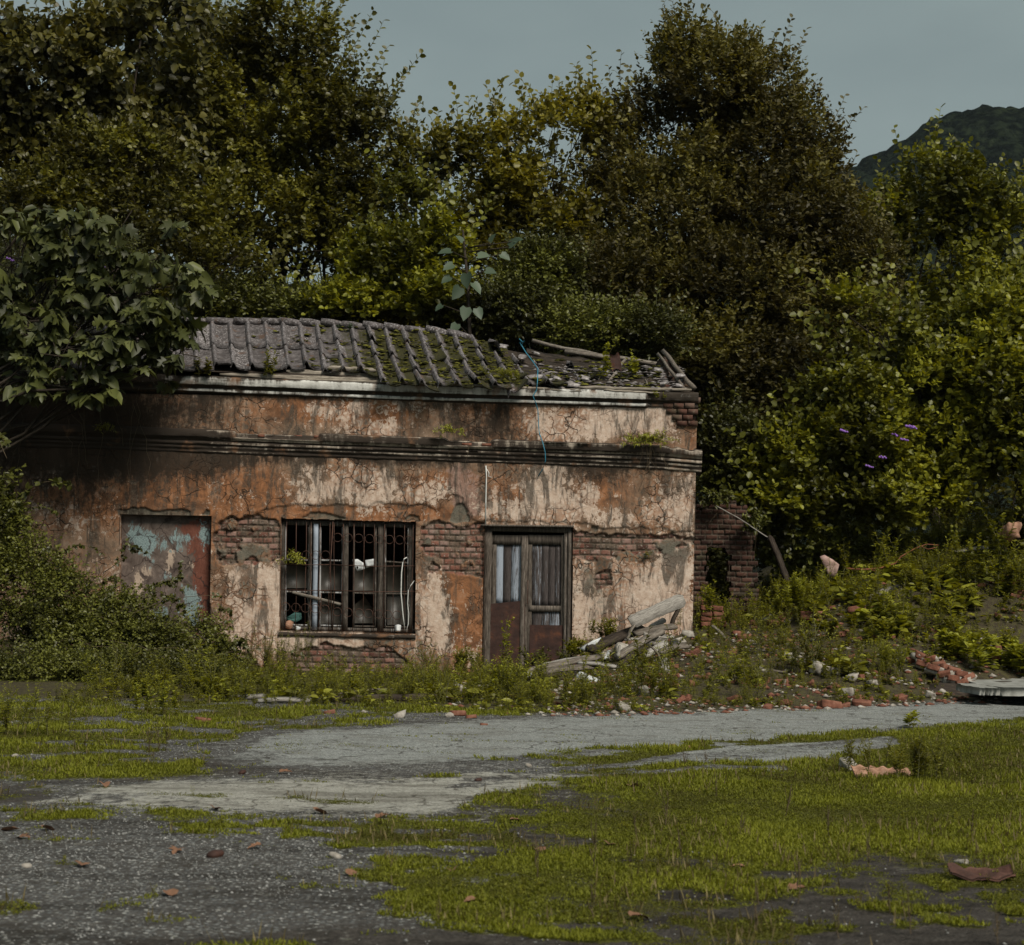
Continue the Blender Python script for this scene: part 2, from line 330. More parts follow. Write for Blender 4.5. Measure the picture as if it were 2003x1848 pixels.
g_ = NT('loose_brick'); p_ = g_.pos(); n_ = g_.noise(p_, 9, 6, .65); c_ = g_.ramp(n_, [(.3, (.070, .032, .022)), (.5, (.165, .068, .044)), (.66, (.235, .115, .078)), (.8, (.36, .28, .22))])
M['loose_brick'] = g_.out(c_, .9, .15, g_.bump(n_, .7, .012))
M['mortar'] = simple('mortar_rubble', [(.3, (.16, .14, .115)), (.55, (.34, .31, .27)), (.75, (.50, .48, .43))], 9)
M['concrete'] = simple('pale_concrete', [(.3, (.12, .12, .105)), (.5, (.23, .23, .21)), (.75, (.34, .34, .315))], 5)
M['tile'] = None
def tile_mat():
    g = NT('lichen_roof_tile'); p = g.pos(); n = g.noise(p, 7, 8, .7, .4); n2 = g.noise(p, 28, 5, .7); mm = g.attr('moss'); r = g.attr('rnd')
    c = g.ramp(n, [(.3, (.032, .028, .026)), (.5, (.078, .068, .067)), (.68, (.165, .148, .146))])
    c = g.mix(g.ss(g.ma('ADD', n2, g.ma('MULTIPLY', g.ma('SUBTRACT', r, .5), .10)), .55, .66), c, (.40, .375, .37))
    c = g.mix(g.ma('MULTIPLY', g.ss(g.noise(p, 4, 5), .58, .66), .7), c, (.10, .06, .04))
    c = g.mix(g.ss(g.ma('ADD', mm, g.ma('MULTIPLY', g.ma('SUBTRACT', n2, .5), 1.6)), .5, .75), c, g.ramp(n2, [(.35, (.016, .014, .008)), (.65, (.050, .048, .014))]))
    c = g.mix(g.ma('MULTIPLY', g.attr('rib'), g.ss(n2, .42, .64, .0, .7)), c, (.28, .262, .268))
    return g.out(c, .9, .15, g.bump(n2, .8, .015))
M['tile'] = tile_mat()
M['moss'] = simple('roof_moss', [(.3, (.022, .021, .008)), (.5, (.058, .056, .012)), (.72, (.135, .130, .026))], 14, .95, .05, 1., rn=.4)
WG = ((.035, .030, .026), (.115, .095, .078), (.27, .235, .20))
M['wood_v'] = wood_mat('grey_wood_upright', (9, 9, .8), *WG)
M['wood_h'] = wood_mat('grey_wood_level', (.8, 9, 9), *WG)
M['wood_pale'] = wood_mat('pale_eave_board', (.7, 9, 9), (.09, .075, .06), (.27, .235, .19), (.44, .40, .33))
M['wood_blue'] = wood_mat('peeling_blue_white_wood', (24, 24, .9), (.025, .021, .020), (.085, .072, .070), (.17, .15, .145), (.34, .39, .46), .42)
M['wood_frame'] = wood_mat('window_frame_wood', (9, 9, .8), (.03, .026, .022), (.09, .075, .062), (.20, .175, .15), (.42, .42, .42), .10)
M['wood_loose'] = wood_mat('weathered_board', (1, 10, 10), (.06, .05, .04), (.17, .145, .12), (.36, .33, .28))
M['wood_white'] = wood_mat('whitish_board', (1, 10, 10), (.14, .125, .11), (.34, .32, .29), (.52, .50, .46))
M['wood_rot'] = wood_mat('rotten_dark_board', (1, 10, 10), (.016, .012, .009), (.045, .034, .026), (.12, .095, .07))
M['pane'] = simple('dusty_pane', [(.3, (.020, .017, .014)), (.55, (.040, .035, .028)), (.75, (.065, .058, .048))], 3.5, .45, .35, .1)
M['rust'] = simple('rusted_sheet', [(.3, (.022, .012, .010)), (.55, (.050, .024, .018)), (.72, (.12, .045, .022))], 5, .75, .25, .4)
M['iron'] = simple('rusty_iron', [(.3, (.030, .017, .013)), (.6, (.085, .040, .026)), (.75, (.15, .06, .032))], 20, .7, .3, .3)
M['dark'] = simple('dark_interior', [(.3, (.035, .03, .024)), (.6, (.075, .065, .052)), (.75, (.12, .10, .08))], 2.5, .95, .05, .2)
M['white'] = simple('dirty_white', [(.3, (.40, .41, .42)), (.6, (.62, .64, .64)), (.75, (.72, .73, .72))], 10, .6, .3, .2)
M['pvc'] = simple('white_plastic', [(.3, (.50, .50, .47)), (.7, (.72, .72, .69))], 12, .5, .4, .2)
M['teal'] = simple('teal_cloth', [(.3, (.05, .12, .11)), (.7, (.12, .26, .23))], 12, .8, .2, .5)
M['blue'] = simple('blue_cord', [(.3, (.02, .12, .19)), (.7, (.04, .24, .34))], 30, .5, .4, .2)
M['bark'] = simple('bark', [(.3, (.020, .016, .012)), (.6, (.045, .036, .027)), (.8, (.08, .066, .05))], 14, .9, .1, .8)
M['stem'] = simple('green_stem', [(.3, (.045, .050, .018)), (.7, (.13, .12, .045))], 10, .7, .2, .2)
M['dry'] = simple('dry_stem', [(.3, (.05, .038, .025)), (.7, (.14, .105, .065))], 10, .8, .1, .2)
M['redstem'] = simple('red_branch', [(.3, (.13, .04, .025)), (.7, (.30, .11, .06))], 10, .7, .2, .2)
M['dryleaf'] = simple('dry_leaf', [(.3, (.11, .055, .032)), (.6, (.25, .135, .08)), (.8, (.40, .26, .17))], 10, .7, .2, .3)
M['purple'] = simple('purple_blossom', [(.3, (.16, .07, .32)), (.7, (.34, .18, .55))], 20, .7, .2, .2)
M['pinkbl'] = simple('pale_blossom', [(.3, (.40, .30, .26)), (.7, (.60, .52, .44))], 20, .7, .2, .2)
M['stone'] = simple('grey_stone', [(.3, (.11, .11, .105)), (.6, (.21, .21, .20)), (.85, (.38, .375, .36))], 10, .85, .2, .5, rn=.5)
M['skin'] = simple('crumpled_brown', [(.3, (.035, .018, .014)), (.6, (.09, .042, .030)), (.75, (.20, .11, .08))], 8, .75, .25, .8)
M['terra'] = simple('broken_roof_tile', [(.3, (.20, .10, .06)), (.6, (.38, .22, .15)), (.8, (.48, .33, .24))], 12)
M['slate'] = simple('grey_tile_shard', [(.3, (.09, .08, .078)), (.5, (.22, .20, .195)), (.72, (.48, .45, .43))], 10)
# leaves
M['alder'] = leafmat('alder_leaf', (.038, .035, .007), (.085, .080, .011), (.175, .168, .022), .30)
M['alder_lit'] = leafmat('lit_alder_leaf', (.038, .038, .006), (.105, .110, .010), (.265, .265, .022), .32)  # lit copy of the alder leaf, sunlight painted into its colour
M['darkleaf'] = leafmat('dark_narrow_leaf', (.036, .030, .009), (.074, .063, .015), (.150, .135, .030), .28, .55, .3)
M['figleaf'] = leafmat('fig_leaf', (.020, .023, .007), (.050, .057, .014), (.145, .158, .042), .15, .5, .35)
M['heartleaf'] = leafmat('heart_leaf', (.034, .031, .008), (.064, .060, .011), (.12, .105, .020), .25)
M['yellowleaf'] = leafmat('yellowing_leaf', (.050, .045, .006), (.120, .108, .010), (.23, .20, .020), .3)
M['bramble'] = leafmat('bramble_leaf', (.026, .026, .006), (.062, .065, .010), (.150, .158, .026), .18)
M['weed'] = leafmat('weed_leaf', (.060, .058, .008), (.150, .150, .014), (.28, .275, .032), .28)
M['weedlit'] = leafmat('bright_weed_leaf', (.095, .10, .010), (.21, .22, .020), (.35, .35, .04), .3)  # lit copy of the weed leaf, brightness of sunny spots in its colour
M['bigleaf'] = leafmat('big_blueish_leaf', (.040, .062, .036), (.070, .100, .062), (.12, .155, .10), .2, .5, .35, (1.1, 1.2, .7))
M['grass'] = leafmat('grass_blade', (.060, .054, .012), (.125, .135, .014), (.220, .230, .022), .3, .6, .15)
# ================================================ THE DERELICT BUILDING
WY = 32.0
BX = P(1358.5, 1000, WY)[0]           # right corner
XL = -12.0
ZT = P(1258, 790, WY)[2]              # top of plain wall
bld = empty('derelict_building', (BX/2-4, WY+2.6, 0), 'long abandoned single storey building with peeling ochre plaster, bare brick and a collapsing tile roof', 'building')
DOOR = [(946.5, 1026.6), (1120.5, 1030), (1117.5, 1330), (942, 1330)]
WIN = [(549.5, 1014), (813, 1021), (811.9, 1239), (546.4, 1232.5)]
BLIND = [(235, 1006), (414, 1009.5), (410, 1345), (231, 1345)]
STEP = .015
xs = np.arange(XL, BX+1e-6, STEP); xs[-1] = BX
zs = np.arange(-.3, ZT+.02, STEP)
X, Z = np.meshgrid(xs, zs, indexing='ij')
U, Vv = PX(X, WY, Z)
nb = (fbm(X*2.2, Z*2.2, 0, 21, 5)-.5); nb2 = fbm(X*7, Z*7, 0, 31, 4)-.5
UJ = U+nb*26+nb2*10; VJ = Vv+nb*20+nb2*14
BR = [[(428, 1025), (455, 1008), (500, 1006), (540, 1018), (549, 1026), (549, 1092), (500, 1100), (428, 1104), (420, 1060)],
      [(818, 1024), (950, 1024), (946, 1126), (905, 1128), (868, 1122), (862, 1090), (832, 1086), (816, 1060)],
      [(848, 1100), (866, 1112), (850, 1126), (838, 1120)],
      [(1119, 1036), (1190, 1044), (1290, 1044), (1358, 1052), (1358, 1066), (1300, 1074), (1250, 1098), (1190, 1096), (1158, 1100), (1122, 1092)],
      [(1157, 1118), (1196, 1114), (1198, 1146), (1160, 1150)],
      [(585, 1268), (640, 1260), (700, 1270), (762, 1266), (795, 1290), (815, 1320), (775, 1345), (585, 1345), (560, 1310)],
      [(1316, 792), (1368, 788), (1368, 828), (1345, 822), (1322, 826)],
      [(455, 1290), (490, 1276), (520, 1330), (450, 1340)]]
inb = np.zeros(X.shape)
for b in BR: inb = np.maximum(inb, inpoly(UJ, VJ, b))
DP = [[(232, 1000), (262, 992), (300, 997), (350, 995), (372, 1000), (372, 1010), (232, 1008)], [(395, 1008), (402, 996), (412, 999), (412, 1008)],
      [(590, 1014), (610, 1002), (640, 1003), (680, 1016), (660, 1020)], [(787, 1018), (800, 1005), (818, 1008), (822, 1022)],
      [(880, 1022), (884, 1000), (893, 985), (905, 984), (915, 1000), (917, 1020)], [(1150, 1040), (1156, 1028), (1170, 1030), (1166, 1042)]]
ind = np.zeros(X.shape)
for b in DP: ind = np.maximum(ind, inpoly(U+nb2*10, Vv+nb2*8, b))
# second (outer) plaster coat: everything above a ragged line
lx = [-300, 200, 430, 480, 500, 560, 640, 720, 735, 780, 805, 830, 852, 870, 882, 905, 925, 1000, 1100, 1150, 1200, 1290, 1358, 1400]
ly = [2000, 2000, 2000, 1030, 1002, 988, 985, 990, 984, 984, 990, 986, 997, 985, 962, 972, 1018, 1019, 1020, 1028, 1036, 1032, 1042, 1042]
edge = np.interp(U, lx, ly)+nb2*14+nb*10
coat = (Vv < edge)*1.0
for _ in range(2):
    q = coat.copy(); q[1:-1, 1:-1] = (coat[1:-1, 1:-1]*2+coat[:-2, 1:-1]+coat[2:, 1:-1]+coat[1:-1, :-2]+coat[1:-1, 2:])/6; coat = q
def blur(a, n=1):
    for _ in range(n):
        q = a.copy(); q[1:-1, 1:-1] = (a[1:-1, 1:-1]*2+a[:-2, 1:-1]+a[2:, 1:-1]+a[1:-1, :-2]+a[1:-1, 2:])/6; a = q
    return a
inb = blur(inb, 1); ind = blur(ind, 1)
def brickpat(x, z, cs=.105, ln=.185, s=3):
    x = np.asarray(x)+(vn(x*3, z*3, 0, 8)-.5)*.03; zz = z+(vn(x*2, z*5, 0, 4)-.5)*.03
    r = np.floor(zz/cs).astype(np.int64); fz = zz/cs-r
    xo = x/ln+.5*(r % 2)+.13*_h(r, 0*r, 0*r, s); c = np.floor(xo).astype(np.int64); fx = xo-c
    m = np.maximum(sst(np.minimum(fz, 1-fz)*cs, .021, .007), sst(np.minimum(fx, 1-fx)*ln, .019, .006))
    return m, _h(r, c, 0*r, s+1), _h(r, c, 0*r, s+2)
mo, brn, brd = brickpat(X, Z)
b2m = blobs(U, Vv, [(890, 1075, 75, 60, 1.3)]); brn = np.clip(brn*(1-.45*np.clip(b2m, 0, 1))+.5*np.clip(b2m, 0, 1), 0, 1); mo = np.clip(mo+sst(fbm(X*9, Z*9, 0, 77, 3), .62, .74)*.5, 0, 1)
# paint regions
WH = [(700, 800, 60, 25, .45), (690, 850, 60, 18, .6), (745, 845, 35, 15, .6), (640, 800, 40, 20, .4), (1060, 830, 40, 30, .65), (1100, 850, 60, 20, .5), (1150, 820, 50, 25, .75), (1230, 825, 60, 28, .9), (1290, 820, 35, 30, .9),
      (880, 800, 25, 12, .4), (940, 815, 20, 20, .35), (370, 772, 22, 8, .4), (780, 790, 25, 20, .3), (820, 800, 20, 20, .45),
      (610, 930, 30, 40, .45), (640, 960, 40, 20, .6), (700, 940, 45, 35, .85), (730, 980, 30, 30, .6), (590, 975, 25, 12, .8), (775, 950, 30, 20, .6), (840, 965, 35, 18, .9), (800, 975, 30, 10, .8), (860, 930, 15, 20, .3),
      (960, 985, 25, 30, .5), (1000, 1000, 35, 20, .7), (1060, 960, 40, 60, .95), (1090, 990, 30, 40, .9), (1130, 1000, 30, 30, .6), (1150, 960, 20, 30, .45), (1300, 990, 30, 40, .75), (1343, 985, 12, 55, 1.1), (1210, 1015, 60, 20, .5), (1080, 920, 30, 20, .45),
      (500, 1125, 45, 22, .8), (500, 1200, 45, 70, 1.1), (470, 1270, 20, 40, .6), (540, 1150, 10, 60, .8), (520, 1250, 40, 40, .7), (845, 1160, 22, 60, .9), (835, 1235, 32, 60, 1.0), (872, 1230, 15, 50, .6), (640, 1252, 70, 14, 2.2), (700, 1250, 30, 12, .3), (800, 1265, 30, 18, .7),
      (1140, 1110, 20, 30, .8), (1130, 1180, 14, 60, .6), (1240, 1150, 80, 60, .85), (1320, 1140, 40, 70, 1.), (1190, 1210, 60, 40, .9), (1280, 1230, 70, 40, 1.1), (1080, 1270, 60, 20, .4), (925, 1275, 20, 25, .4), (640, 1325, 30, 15, .6),
      (110, 1000, 40, 20, .55), (90, 930, 30, 20, .4), (150, 1030, 25, 20, .5), (220, 1140, 20, 40, .4), (430, 930, 18, 30, .3), (470, 885, 20, 20, .35), (250, 935, 25, 12, .3)]
DK = [(150, 850, 260, 90, .25), (330, 965, 150, 50, .28), (100, 980, 150, 90, .40), (230, 800, 170, 50, .75), (60, 800, 140, 60, .8), (420, 800, 60, 45, .5), (900, 835, 80, 34, .55), (980, 820, 80, 35, .6), (1000, 860, 70, 20, .5), (560, 780, 120, 8, .45), (1100, 785, 120, 7, .3), (800, 780, 90, 8, .4),  # leading blobs paint the fig's shade over the sooty left wall
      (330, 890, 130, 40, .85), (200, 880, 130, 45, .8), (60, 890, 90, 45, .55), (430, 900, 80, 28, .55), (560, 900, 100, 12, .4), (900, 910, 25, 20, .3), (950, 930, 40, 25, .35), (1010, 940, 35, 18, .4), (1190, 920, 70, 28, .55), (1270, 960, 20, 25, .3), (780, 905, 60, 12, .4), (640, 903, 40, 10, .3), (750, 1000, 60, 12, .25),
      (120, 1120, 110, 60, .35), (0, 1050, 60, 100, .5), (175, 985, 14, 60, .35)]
MO = [(200, 860, 230, 110, .22), (330, 980, 120, 40, .15), (1150, 1125, 25, 25, .6), (1200, 1085, 60, 20, .6), (1190, 1150, 45, 28, .6), (1170, 1200, 25, 30, .65), (1310, 1080, 50, 16, .7), (1230, 1120, 60, 14, .5), (480, 1150, 12, 30, .9), (840, 1090, 22, 30, .7), (800, 1295, 80, 30, .6), (990, 930, 20, 20, .6), (1080, 925, 25, 25, .5), (830, 925, 25, 25, .4), (300, 930, 60, 30, .4),  # leading blobs carry the fig's painted shade, the rest is mould
      (760, 1260, 40, 14, .9), (470, 1075, 45, 22, .5), (500, 1310, 60, 25, .5), (690, 880, 30, 20, .3), (1300, 940, 30, 20, .4), (1240, 960, 20, 30, .3), (650, 1010, 40, 8, .5), (700, 850, 40, 20, .3)]
OR = [(910, 1200, 28, 85, 1.3), (885, 1140, 20, 40, .9), (330, 960, 120, 50, .6), (500, 970, 60, 50, .9), (720, 1005, 180, 14, 1.), (425, 1040, 12, 60, .9), (620, 800, 100, 25, .8), (760, 810, 50, 20, .7), (960, 800, 60, 16, .5), (860, 950, 50, 30, .6), (180, 1000, 60, 40, .4), (945, 1200, 6, 90, 1.), (800, 1080, 8, 50, .9), (1180, 960, 60, 40, .5), (990, 980, 50, 40, .5), (100, 960, 60, 30, .4), (1352, 1120, 5, 60, .8), (1050, 835, 40, 20, .5), (1350, 860, 15, 15, .4)]
PK = [(905, 945, 32, 38, 1.4), (920, 990, 25, 30, 1.1), (100, 940, 60, 30, .5), (200, 960, 30, 30, .3), (845, 1200, 30, 60, .4), (520, 1270, 40, 30, .5), (700, 810, 60, 25, .6), (1050, 900, 60, 20, .3), (1300, 1000, 40, 30, .3)]
wh = blobs(U, Vv, WH)*1.12-.02; dq = Vv-np.interp(U, [0, 1360], [885, 908]); dq2 = Vv-np.interp(U, [0, 1360], [752, 792]); stk = fbm(X*5, Z*.6, 0, 91, 4)
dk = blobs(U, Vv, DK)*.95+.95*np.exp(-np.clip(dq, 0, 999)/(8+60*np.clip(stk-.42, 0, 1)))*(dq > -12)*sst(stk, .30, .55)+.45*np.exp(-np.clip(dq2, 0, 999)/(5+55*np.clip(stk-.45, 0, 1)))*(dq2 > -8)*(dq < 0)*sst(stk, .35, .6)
lower = sst(Vv, 1040, 1080)
mou_shade = blobs(U, Vv, MO)*.75+.05; orr = .12+blobs(U, Vv, OR); pk = blobs(U, Vv, PK)*.8
brk = np.clip(inb, 0, 1)
mou_shade = np.maximum(mou_shade, ind*1.0); wh = wh*(1-ind); dk = dk+ind*.35
# depth: outer coat 22 mm over base coat, brick 35 mm back
relief = .024*coat + .012*fbm(X*2.5, Z*2.5, 0, 60, 4) + .006*fbm(X*12, Z*12, 0, 61, 3)
relief = relief*(1-ind*.0) - .034*ind
smear = blobs(U, Vv, [(490, 1078, 60, 22, 1.), (455, 1035, 28, 14, .6), (1300, 1066, 60, 16, .9), (1230, 1092, 60, 12, .8), (836, 1060, 16, 16, .8), (640, 1325, 60, 18, .7), (1340, 800, 20, 10, .3)])+(fbm(X*5, Z*5, 0, 88, 4)-.5)*2.2
smf = sst(smear, .45, .75)*(U > 420); brk = brk*(1-smf); mou_shade = mou_shade+smf*.7*inb
bd = -.030-.020*mo+.014*(brd-.5)+.010*fbm(X*16, Z*16, 0, 62, 3)
yy = WY-(relief*(1-brk)+bd*brk)
uc, vc = [(a[:-1, :-1]+a[1:, 1:])/2 for a in (U, Vv)]
rag = ((nb2[:-1, :-1]))*7
keep = ~(inpoly(uc, vc, DOOR) | inpoly(uc, vc+rag*(vc < 1060), WIN) | inpoly(uc, vc, BLIND))
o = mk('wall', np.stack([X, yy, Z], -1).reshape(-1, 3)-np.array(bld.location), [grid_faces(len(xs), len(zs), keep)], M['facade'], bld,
   cattrs={'mA': np.stack([wh, orr, dk, mou_shade], -1).reshape(-1, 4), 'mB': np.stack([brk, mo, brn, pk], -1).reshape(-1, 4)}, smooth=True)
# plain facade-material grid helper (masks constant)
def plaster(name, V, F, parent, wh=.3, orr=.5, dk=.2, mo=.2, br=0., pk=0.):
    n = len(V); one = np.ones(n)
    return mk(name, np.asarray(V)-np.array(parent.location), F, M['facade'], parent, cattrs={'mA': np.stack([one*wh, one*orr, one*dk, one*mo], -1), 'mB': np.stack([one*br, one*0, one*.5, one*pk], -1)})
def reveal(poly, d, y0=WY+.028):
    mV, mF = [], []
    c = np.array([P(u, v, WY) for u, v in poly]); 
    for i in range(4):
        a, b = c[i], c[(i+1) % 4]; k = len(mV)
        for q, y in ((a, y0-.045), (b, y0-.045), (b, WY+d), (a, WY+d)): mV.append([q[0], y, q[2]])
        mF.append([k, k+1, k+2, k+3])
    return mV, mF
for nm, poly, d, w_, dd in (('door_reveal', DOOR, .16, .6, .0), ('window_reveal', WIN, .22, .25, .2), ('doorway_reveal', BLIND, .17, .4, .1)):
    V_, F_ = reveal(poly, d); plaster(nm, V_, [np.array(F_)], bld, w_, .6, dd)
# body: side, back, ceiling, floor, inner skin behind facade (dark room)
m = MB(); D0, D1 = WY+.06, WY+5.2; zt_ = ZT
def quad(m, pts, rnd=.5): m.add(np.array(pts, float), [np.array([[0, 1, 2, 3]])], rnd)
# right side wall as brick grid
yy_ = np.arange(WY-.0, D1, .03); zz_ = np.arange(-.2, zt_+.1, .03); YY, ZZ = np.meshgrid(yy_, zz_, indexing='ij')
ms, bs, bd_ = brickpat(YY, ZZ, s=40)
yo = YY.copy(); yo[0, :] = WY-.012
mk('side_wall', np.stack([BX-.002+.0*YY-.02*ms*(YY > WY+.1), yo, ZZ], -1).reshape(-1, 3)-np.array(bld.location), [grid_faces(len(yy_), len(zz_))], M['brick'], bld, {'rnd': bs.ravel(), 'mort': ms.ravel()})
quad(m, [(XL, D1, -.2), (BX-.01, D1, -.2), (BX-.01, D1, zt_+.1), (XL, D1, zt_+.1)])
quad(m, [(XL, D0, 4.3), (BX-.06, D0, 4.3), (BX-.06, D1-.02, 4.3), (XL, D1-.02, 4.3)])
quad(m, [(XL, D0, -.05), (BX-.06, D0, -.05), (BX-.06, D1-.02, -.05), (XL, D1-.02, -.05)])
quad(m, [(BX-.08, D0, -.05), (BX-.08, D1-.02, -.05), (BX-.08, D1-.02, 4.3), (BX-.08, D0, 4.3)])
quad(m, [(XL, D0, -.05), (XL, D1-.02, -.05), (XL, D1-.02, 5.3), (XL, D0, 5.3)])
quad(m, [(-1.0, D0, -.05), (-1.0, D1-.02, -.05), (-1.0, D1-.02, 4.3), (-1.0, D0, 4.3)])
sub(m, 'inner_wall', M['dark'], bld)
# ---------------- cornices: swept profiles
def cornice(name, mat, pts, prof, ext=(0, 0), dmg=None, seed=0, step=.04):
    """pts: top-edge pixels at the wall plane; prof: (drop, projection, tone)"""
    x = np.arange(XL, BX+ext[1]+1e-6, step); us = np.array([p[0] for p in pts]); vs = np.array([p[1] for p in pts])
    w0 = P(us, vs, WY); z0 = np.interp(x, w0[:, 0], w0[:, 2]) ; n = len(prof)
    V = np.zeros((len(x), n, 3)); R = np.zeros((len(x), n)); 
    for k, (dz, pr, tn) in enumerate(prof):
        wob = (fbm(x*1.3, k*3.1, 0, seed, 3)-.5)*.018+(fbm(x*9, k*5., 0, seed+3, 3)-.5)*.012
        V[:, k] = np.stack([x, WY-pr+wob*1.2, z0-dz+wob], -1); R[:, k] = tn+(fbm(x*.6, k, 0, seed+7, 3)-.5)*.5
    if dmg is not None: dmg(x, V, R)
    m = MB(); m.add(V.reshape(-1, 3), [grid_faces(len(x), n)], R.ravel())
    e = len(x)-1                                                   # end cap
    c = V[e].copy(); b = c.copy(); b[:, 1] = WY+.3; m.add(np.concatenate([c, b]), [np.array([[i, i+1, n+i+1, n+i] for i in range(n-1)])], .4)
    return sub(m, name, mat, bld)
def d_up(x, V, R):
    k = x > P(1262, 790, WY)[0]; V[k, :, 1] += .05*sst(x[k], P(1262, 790, WY)[0], P(1268, 790, WY)[0])[:, None]; R[k] -= .35
    R -= sst(-x, 5.5, 7.5)[:, None]*.5
cornice('upper_cornice', M['cornice_white'], [(-100, 730), (306, 738), (782, 757), (1258, 771), (1366, 774)],
        [(-.06, -.3, .3), (-.05, .10, .2), (-.035, .155, .35), (0, .165, .62), (.10, .16, .62), (.115, .15, .1), (.125, .09, 0), (.165, .085, .0), (.175, .095, .55), (.215, .10, .55), (.235, .07, .1), (.25, .03, 0), (.27, -.02, 0)], (0, .05), d_up, 5)
BRK = [(462, 628), (872, 965)]
def d_lo(x, V, R):
    for (a, b) in BRK:
        xa, xb = P(a, 850, WY)[0], P(b, 850, WY)[0]
        k = sst(x, xa-.03, xa+.06)*sst(-x, -xb-.03, -xb+.06); k = k*(.75+.5*fbm(x*6, 0, 0, 3, 2))
        V[:, 1:5, 1] += (.10*np.clip(k, 0, 1))[:, None]; V[:, 1:4, 2] -= (.035*k)[:, None]; R[:, 5:7] += (.5*k)[:, None]
    e = sst(x, BX-.55, BX-.45); R += (.25*e)[:, None]; V[:, :4, 2] -= (e*.06*fbm(x*8, 1, 0, 2, 2))[:, None]
    R -= (sst(-x, 5.1, 5.8)*.35)[:, None]
cornice('lower_cornice', M['cornice_dark'], [(-100, 824), (306, 838), (782, 855), (1280, 872), (1374, 880)],
        [(-.03, -.02, .1), (0, .13, .3), (.012, .165, .62), (.02, .17, .42), (.115, .165, .36), (.13, .16, .45), (.14, .135, .5), (.175, .13, .62), (.185, .10, 0), (.20, .10, 0), (.21, .115, .45), (.245, .12, .5), (.262, .10, .1), (.275, .075, 0), (.285, .085, .45), (.315, .085, .5), (.33, .065, 0), (.36, .055, .05), (.37, .062, .45), (.395, .055, .4), (.41, .03, .0), (.44, .0, 0), (.46, -.03, 0)], (0, .13), d_lo, 15)  # high tones on the beads paint them as lit
# bricks showing in the broken fascia
rb = random.Random(4)
for (a, b, v) in ((470, 622, 851), (880, 960, 868)):
    u = a
    while u < b:
        w_ = rb.uniform(14, 24)
        if rb.random() < .4: u += w_; continue
        c = P(u+w_/2, v+(u-a)*.02, WY); m = MB(); m.box((c[0], WY-.01+rb.uniform(-.02, .02), c[2]-.01), (w_/110-.012, .16, .045), rnd=rb.random()); V_, F_, R_ = m.arrays(); mk('brick', V_-np.array(bld.location), F_, M['loose_brick'], bld, {'rnd': R_}); u += w_
# corner brickwork at the top right
m = MB()
for r in range(5):
    zc = P(1364, 783+r*11.5, WY)[2]
    for k in range(3):
        xr = BX+(.055 if r == 0 else .04 if r == 1 else .012)-k*.19-(.09 if r % 2 else 0)
        if k == 2 and r > 2: continue
        m.box((xr-.085, WY-.0+.03, zc), (.168, .24-(k*.03), .088), rnd=rb.random())
V_, F_, R_ = m.arrays(); mk('corner_bricks', V_-np.array(bld.location), F_, M['brick'], bld, {'rnd': .55+.45*R_})
# ---------------- window
def WPt(u, v, dy): p = P(u, v, WY); return np.array([p[0], WY+dy, p[2]])
def strip(m, a, b, w, th, dy, rnd=.5, seg=8, wob=.004, seed=1):
    """thin board from a to b (pixels), width w m, thickness th, at depth dy"""
    A, B = WPt(*a, dy), WPt(*b, dy); t = (B-A)/np.linalg.norm(B-A); s = np.array([t[2], 0, -t[0]])
    k = np.linspace(0, 1, seg+1); c = A+(B-A)*k[:, None]; c = c+s*((vn(k*5, seed*7.1, 0, seed)-.5)*wob)[:, None]
    q = np.stack([c+s*w/2-[0, th/2, 0], c-s*w/2-[0, th/2, 0], c-s*w/2+[0, th/2, 0], c+s*w/2+[0, th/2, 0]], 1)
    i = np.arange(seg)[:, None]*4; j = np.arange(4)[None]; kk = (j+1) % 4
    F = np.stack([i+j, i+kk, i+4+kk, i+4+j], -1).reshape(-1, 4)
    m.add(q.reshape(-1, 3), [F, np.array([[3, 2, 1, 0], [seg*4, seg*4+1, seg*4+2, seg*4+3]])], rnd)
win = empty('window', WPt(680, 1238, .12)); win.parent = bld; win.location = Vector(win.location)-Vector(bld.location)
def subw(m, name, mat, root, wl):
    V, F, R = m.arrays(); return mk(name, V-np.array(wl), F, mat, root, {'rnd': R})
wl = WPt(680, 1238, .12)
m = MB(); FD = .13
strip(m, (549, 1021), (812, 1027), .09, .07, FD, .5); strip(m, (548, 1228), (811, 1234), .06, .07, FD, .5)
strip(m, (553, 1020), (550, 1234), .075, .07, FD-.002, .5); strip(m, (804, 1025), (802, 1236), .09, .07, FD-.002, .45)
for u, dw in ((673, .10), (742, .10)): strip(m, (u+2, 1024), (u, 1234), dw, .085, FD-.01, .35, seed=u)
strip(m, (606, 1024), (604, 1234), .05, .08, FD-.012, .6); 
subw(m, 'frame', M['wood_frame'], win, wl)
m = MB(); strip(m, (617, 1024), (614, 1232), .082, .06, FD-.030, .9, seed=3); subw(m, 'mullion', M['wood_blue'], win, wl)
for k, (ua, ub) in enumerate(((556, 602), (624, 668), (690, 733), (752, 797))):
    m = MB(); r = .3+.1*k
    strip(m, (ua+1, 1030), (ua, 1228), .030, .035, FD-.006, .8 if k < 2 else r, seed=k+1); strip(m, (ub+1, 1030), (ub-.5, 1230), .030, .035, FD-.006, .8 if k < 2 else r, seed=k+5)
    for q, v in enumerate((1094, 1157, 1222)):
        if (k, q) in ((2, 0),): continue
        strip(m, (ua, v+.02*(ua-556)), (ub, v+.02*(ub-556)+(2 if k == 3 and q == 0 else 0)), .030, .03, FD-.008, .75 if k < 2 else .45, seed=q+k)
    subw(m, 'sash', M['wood_frame'], win, wl)
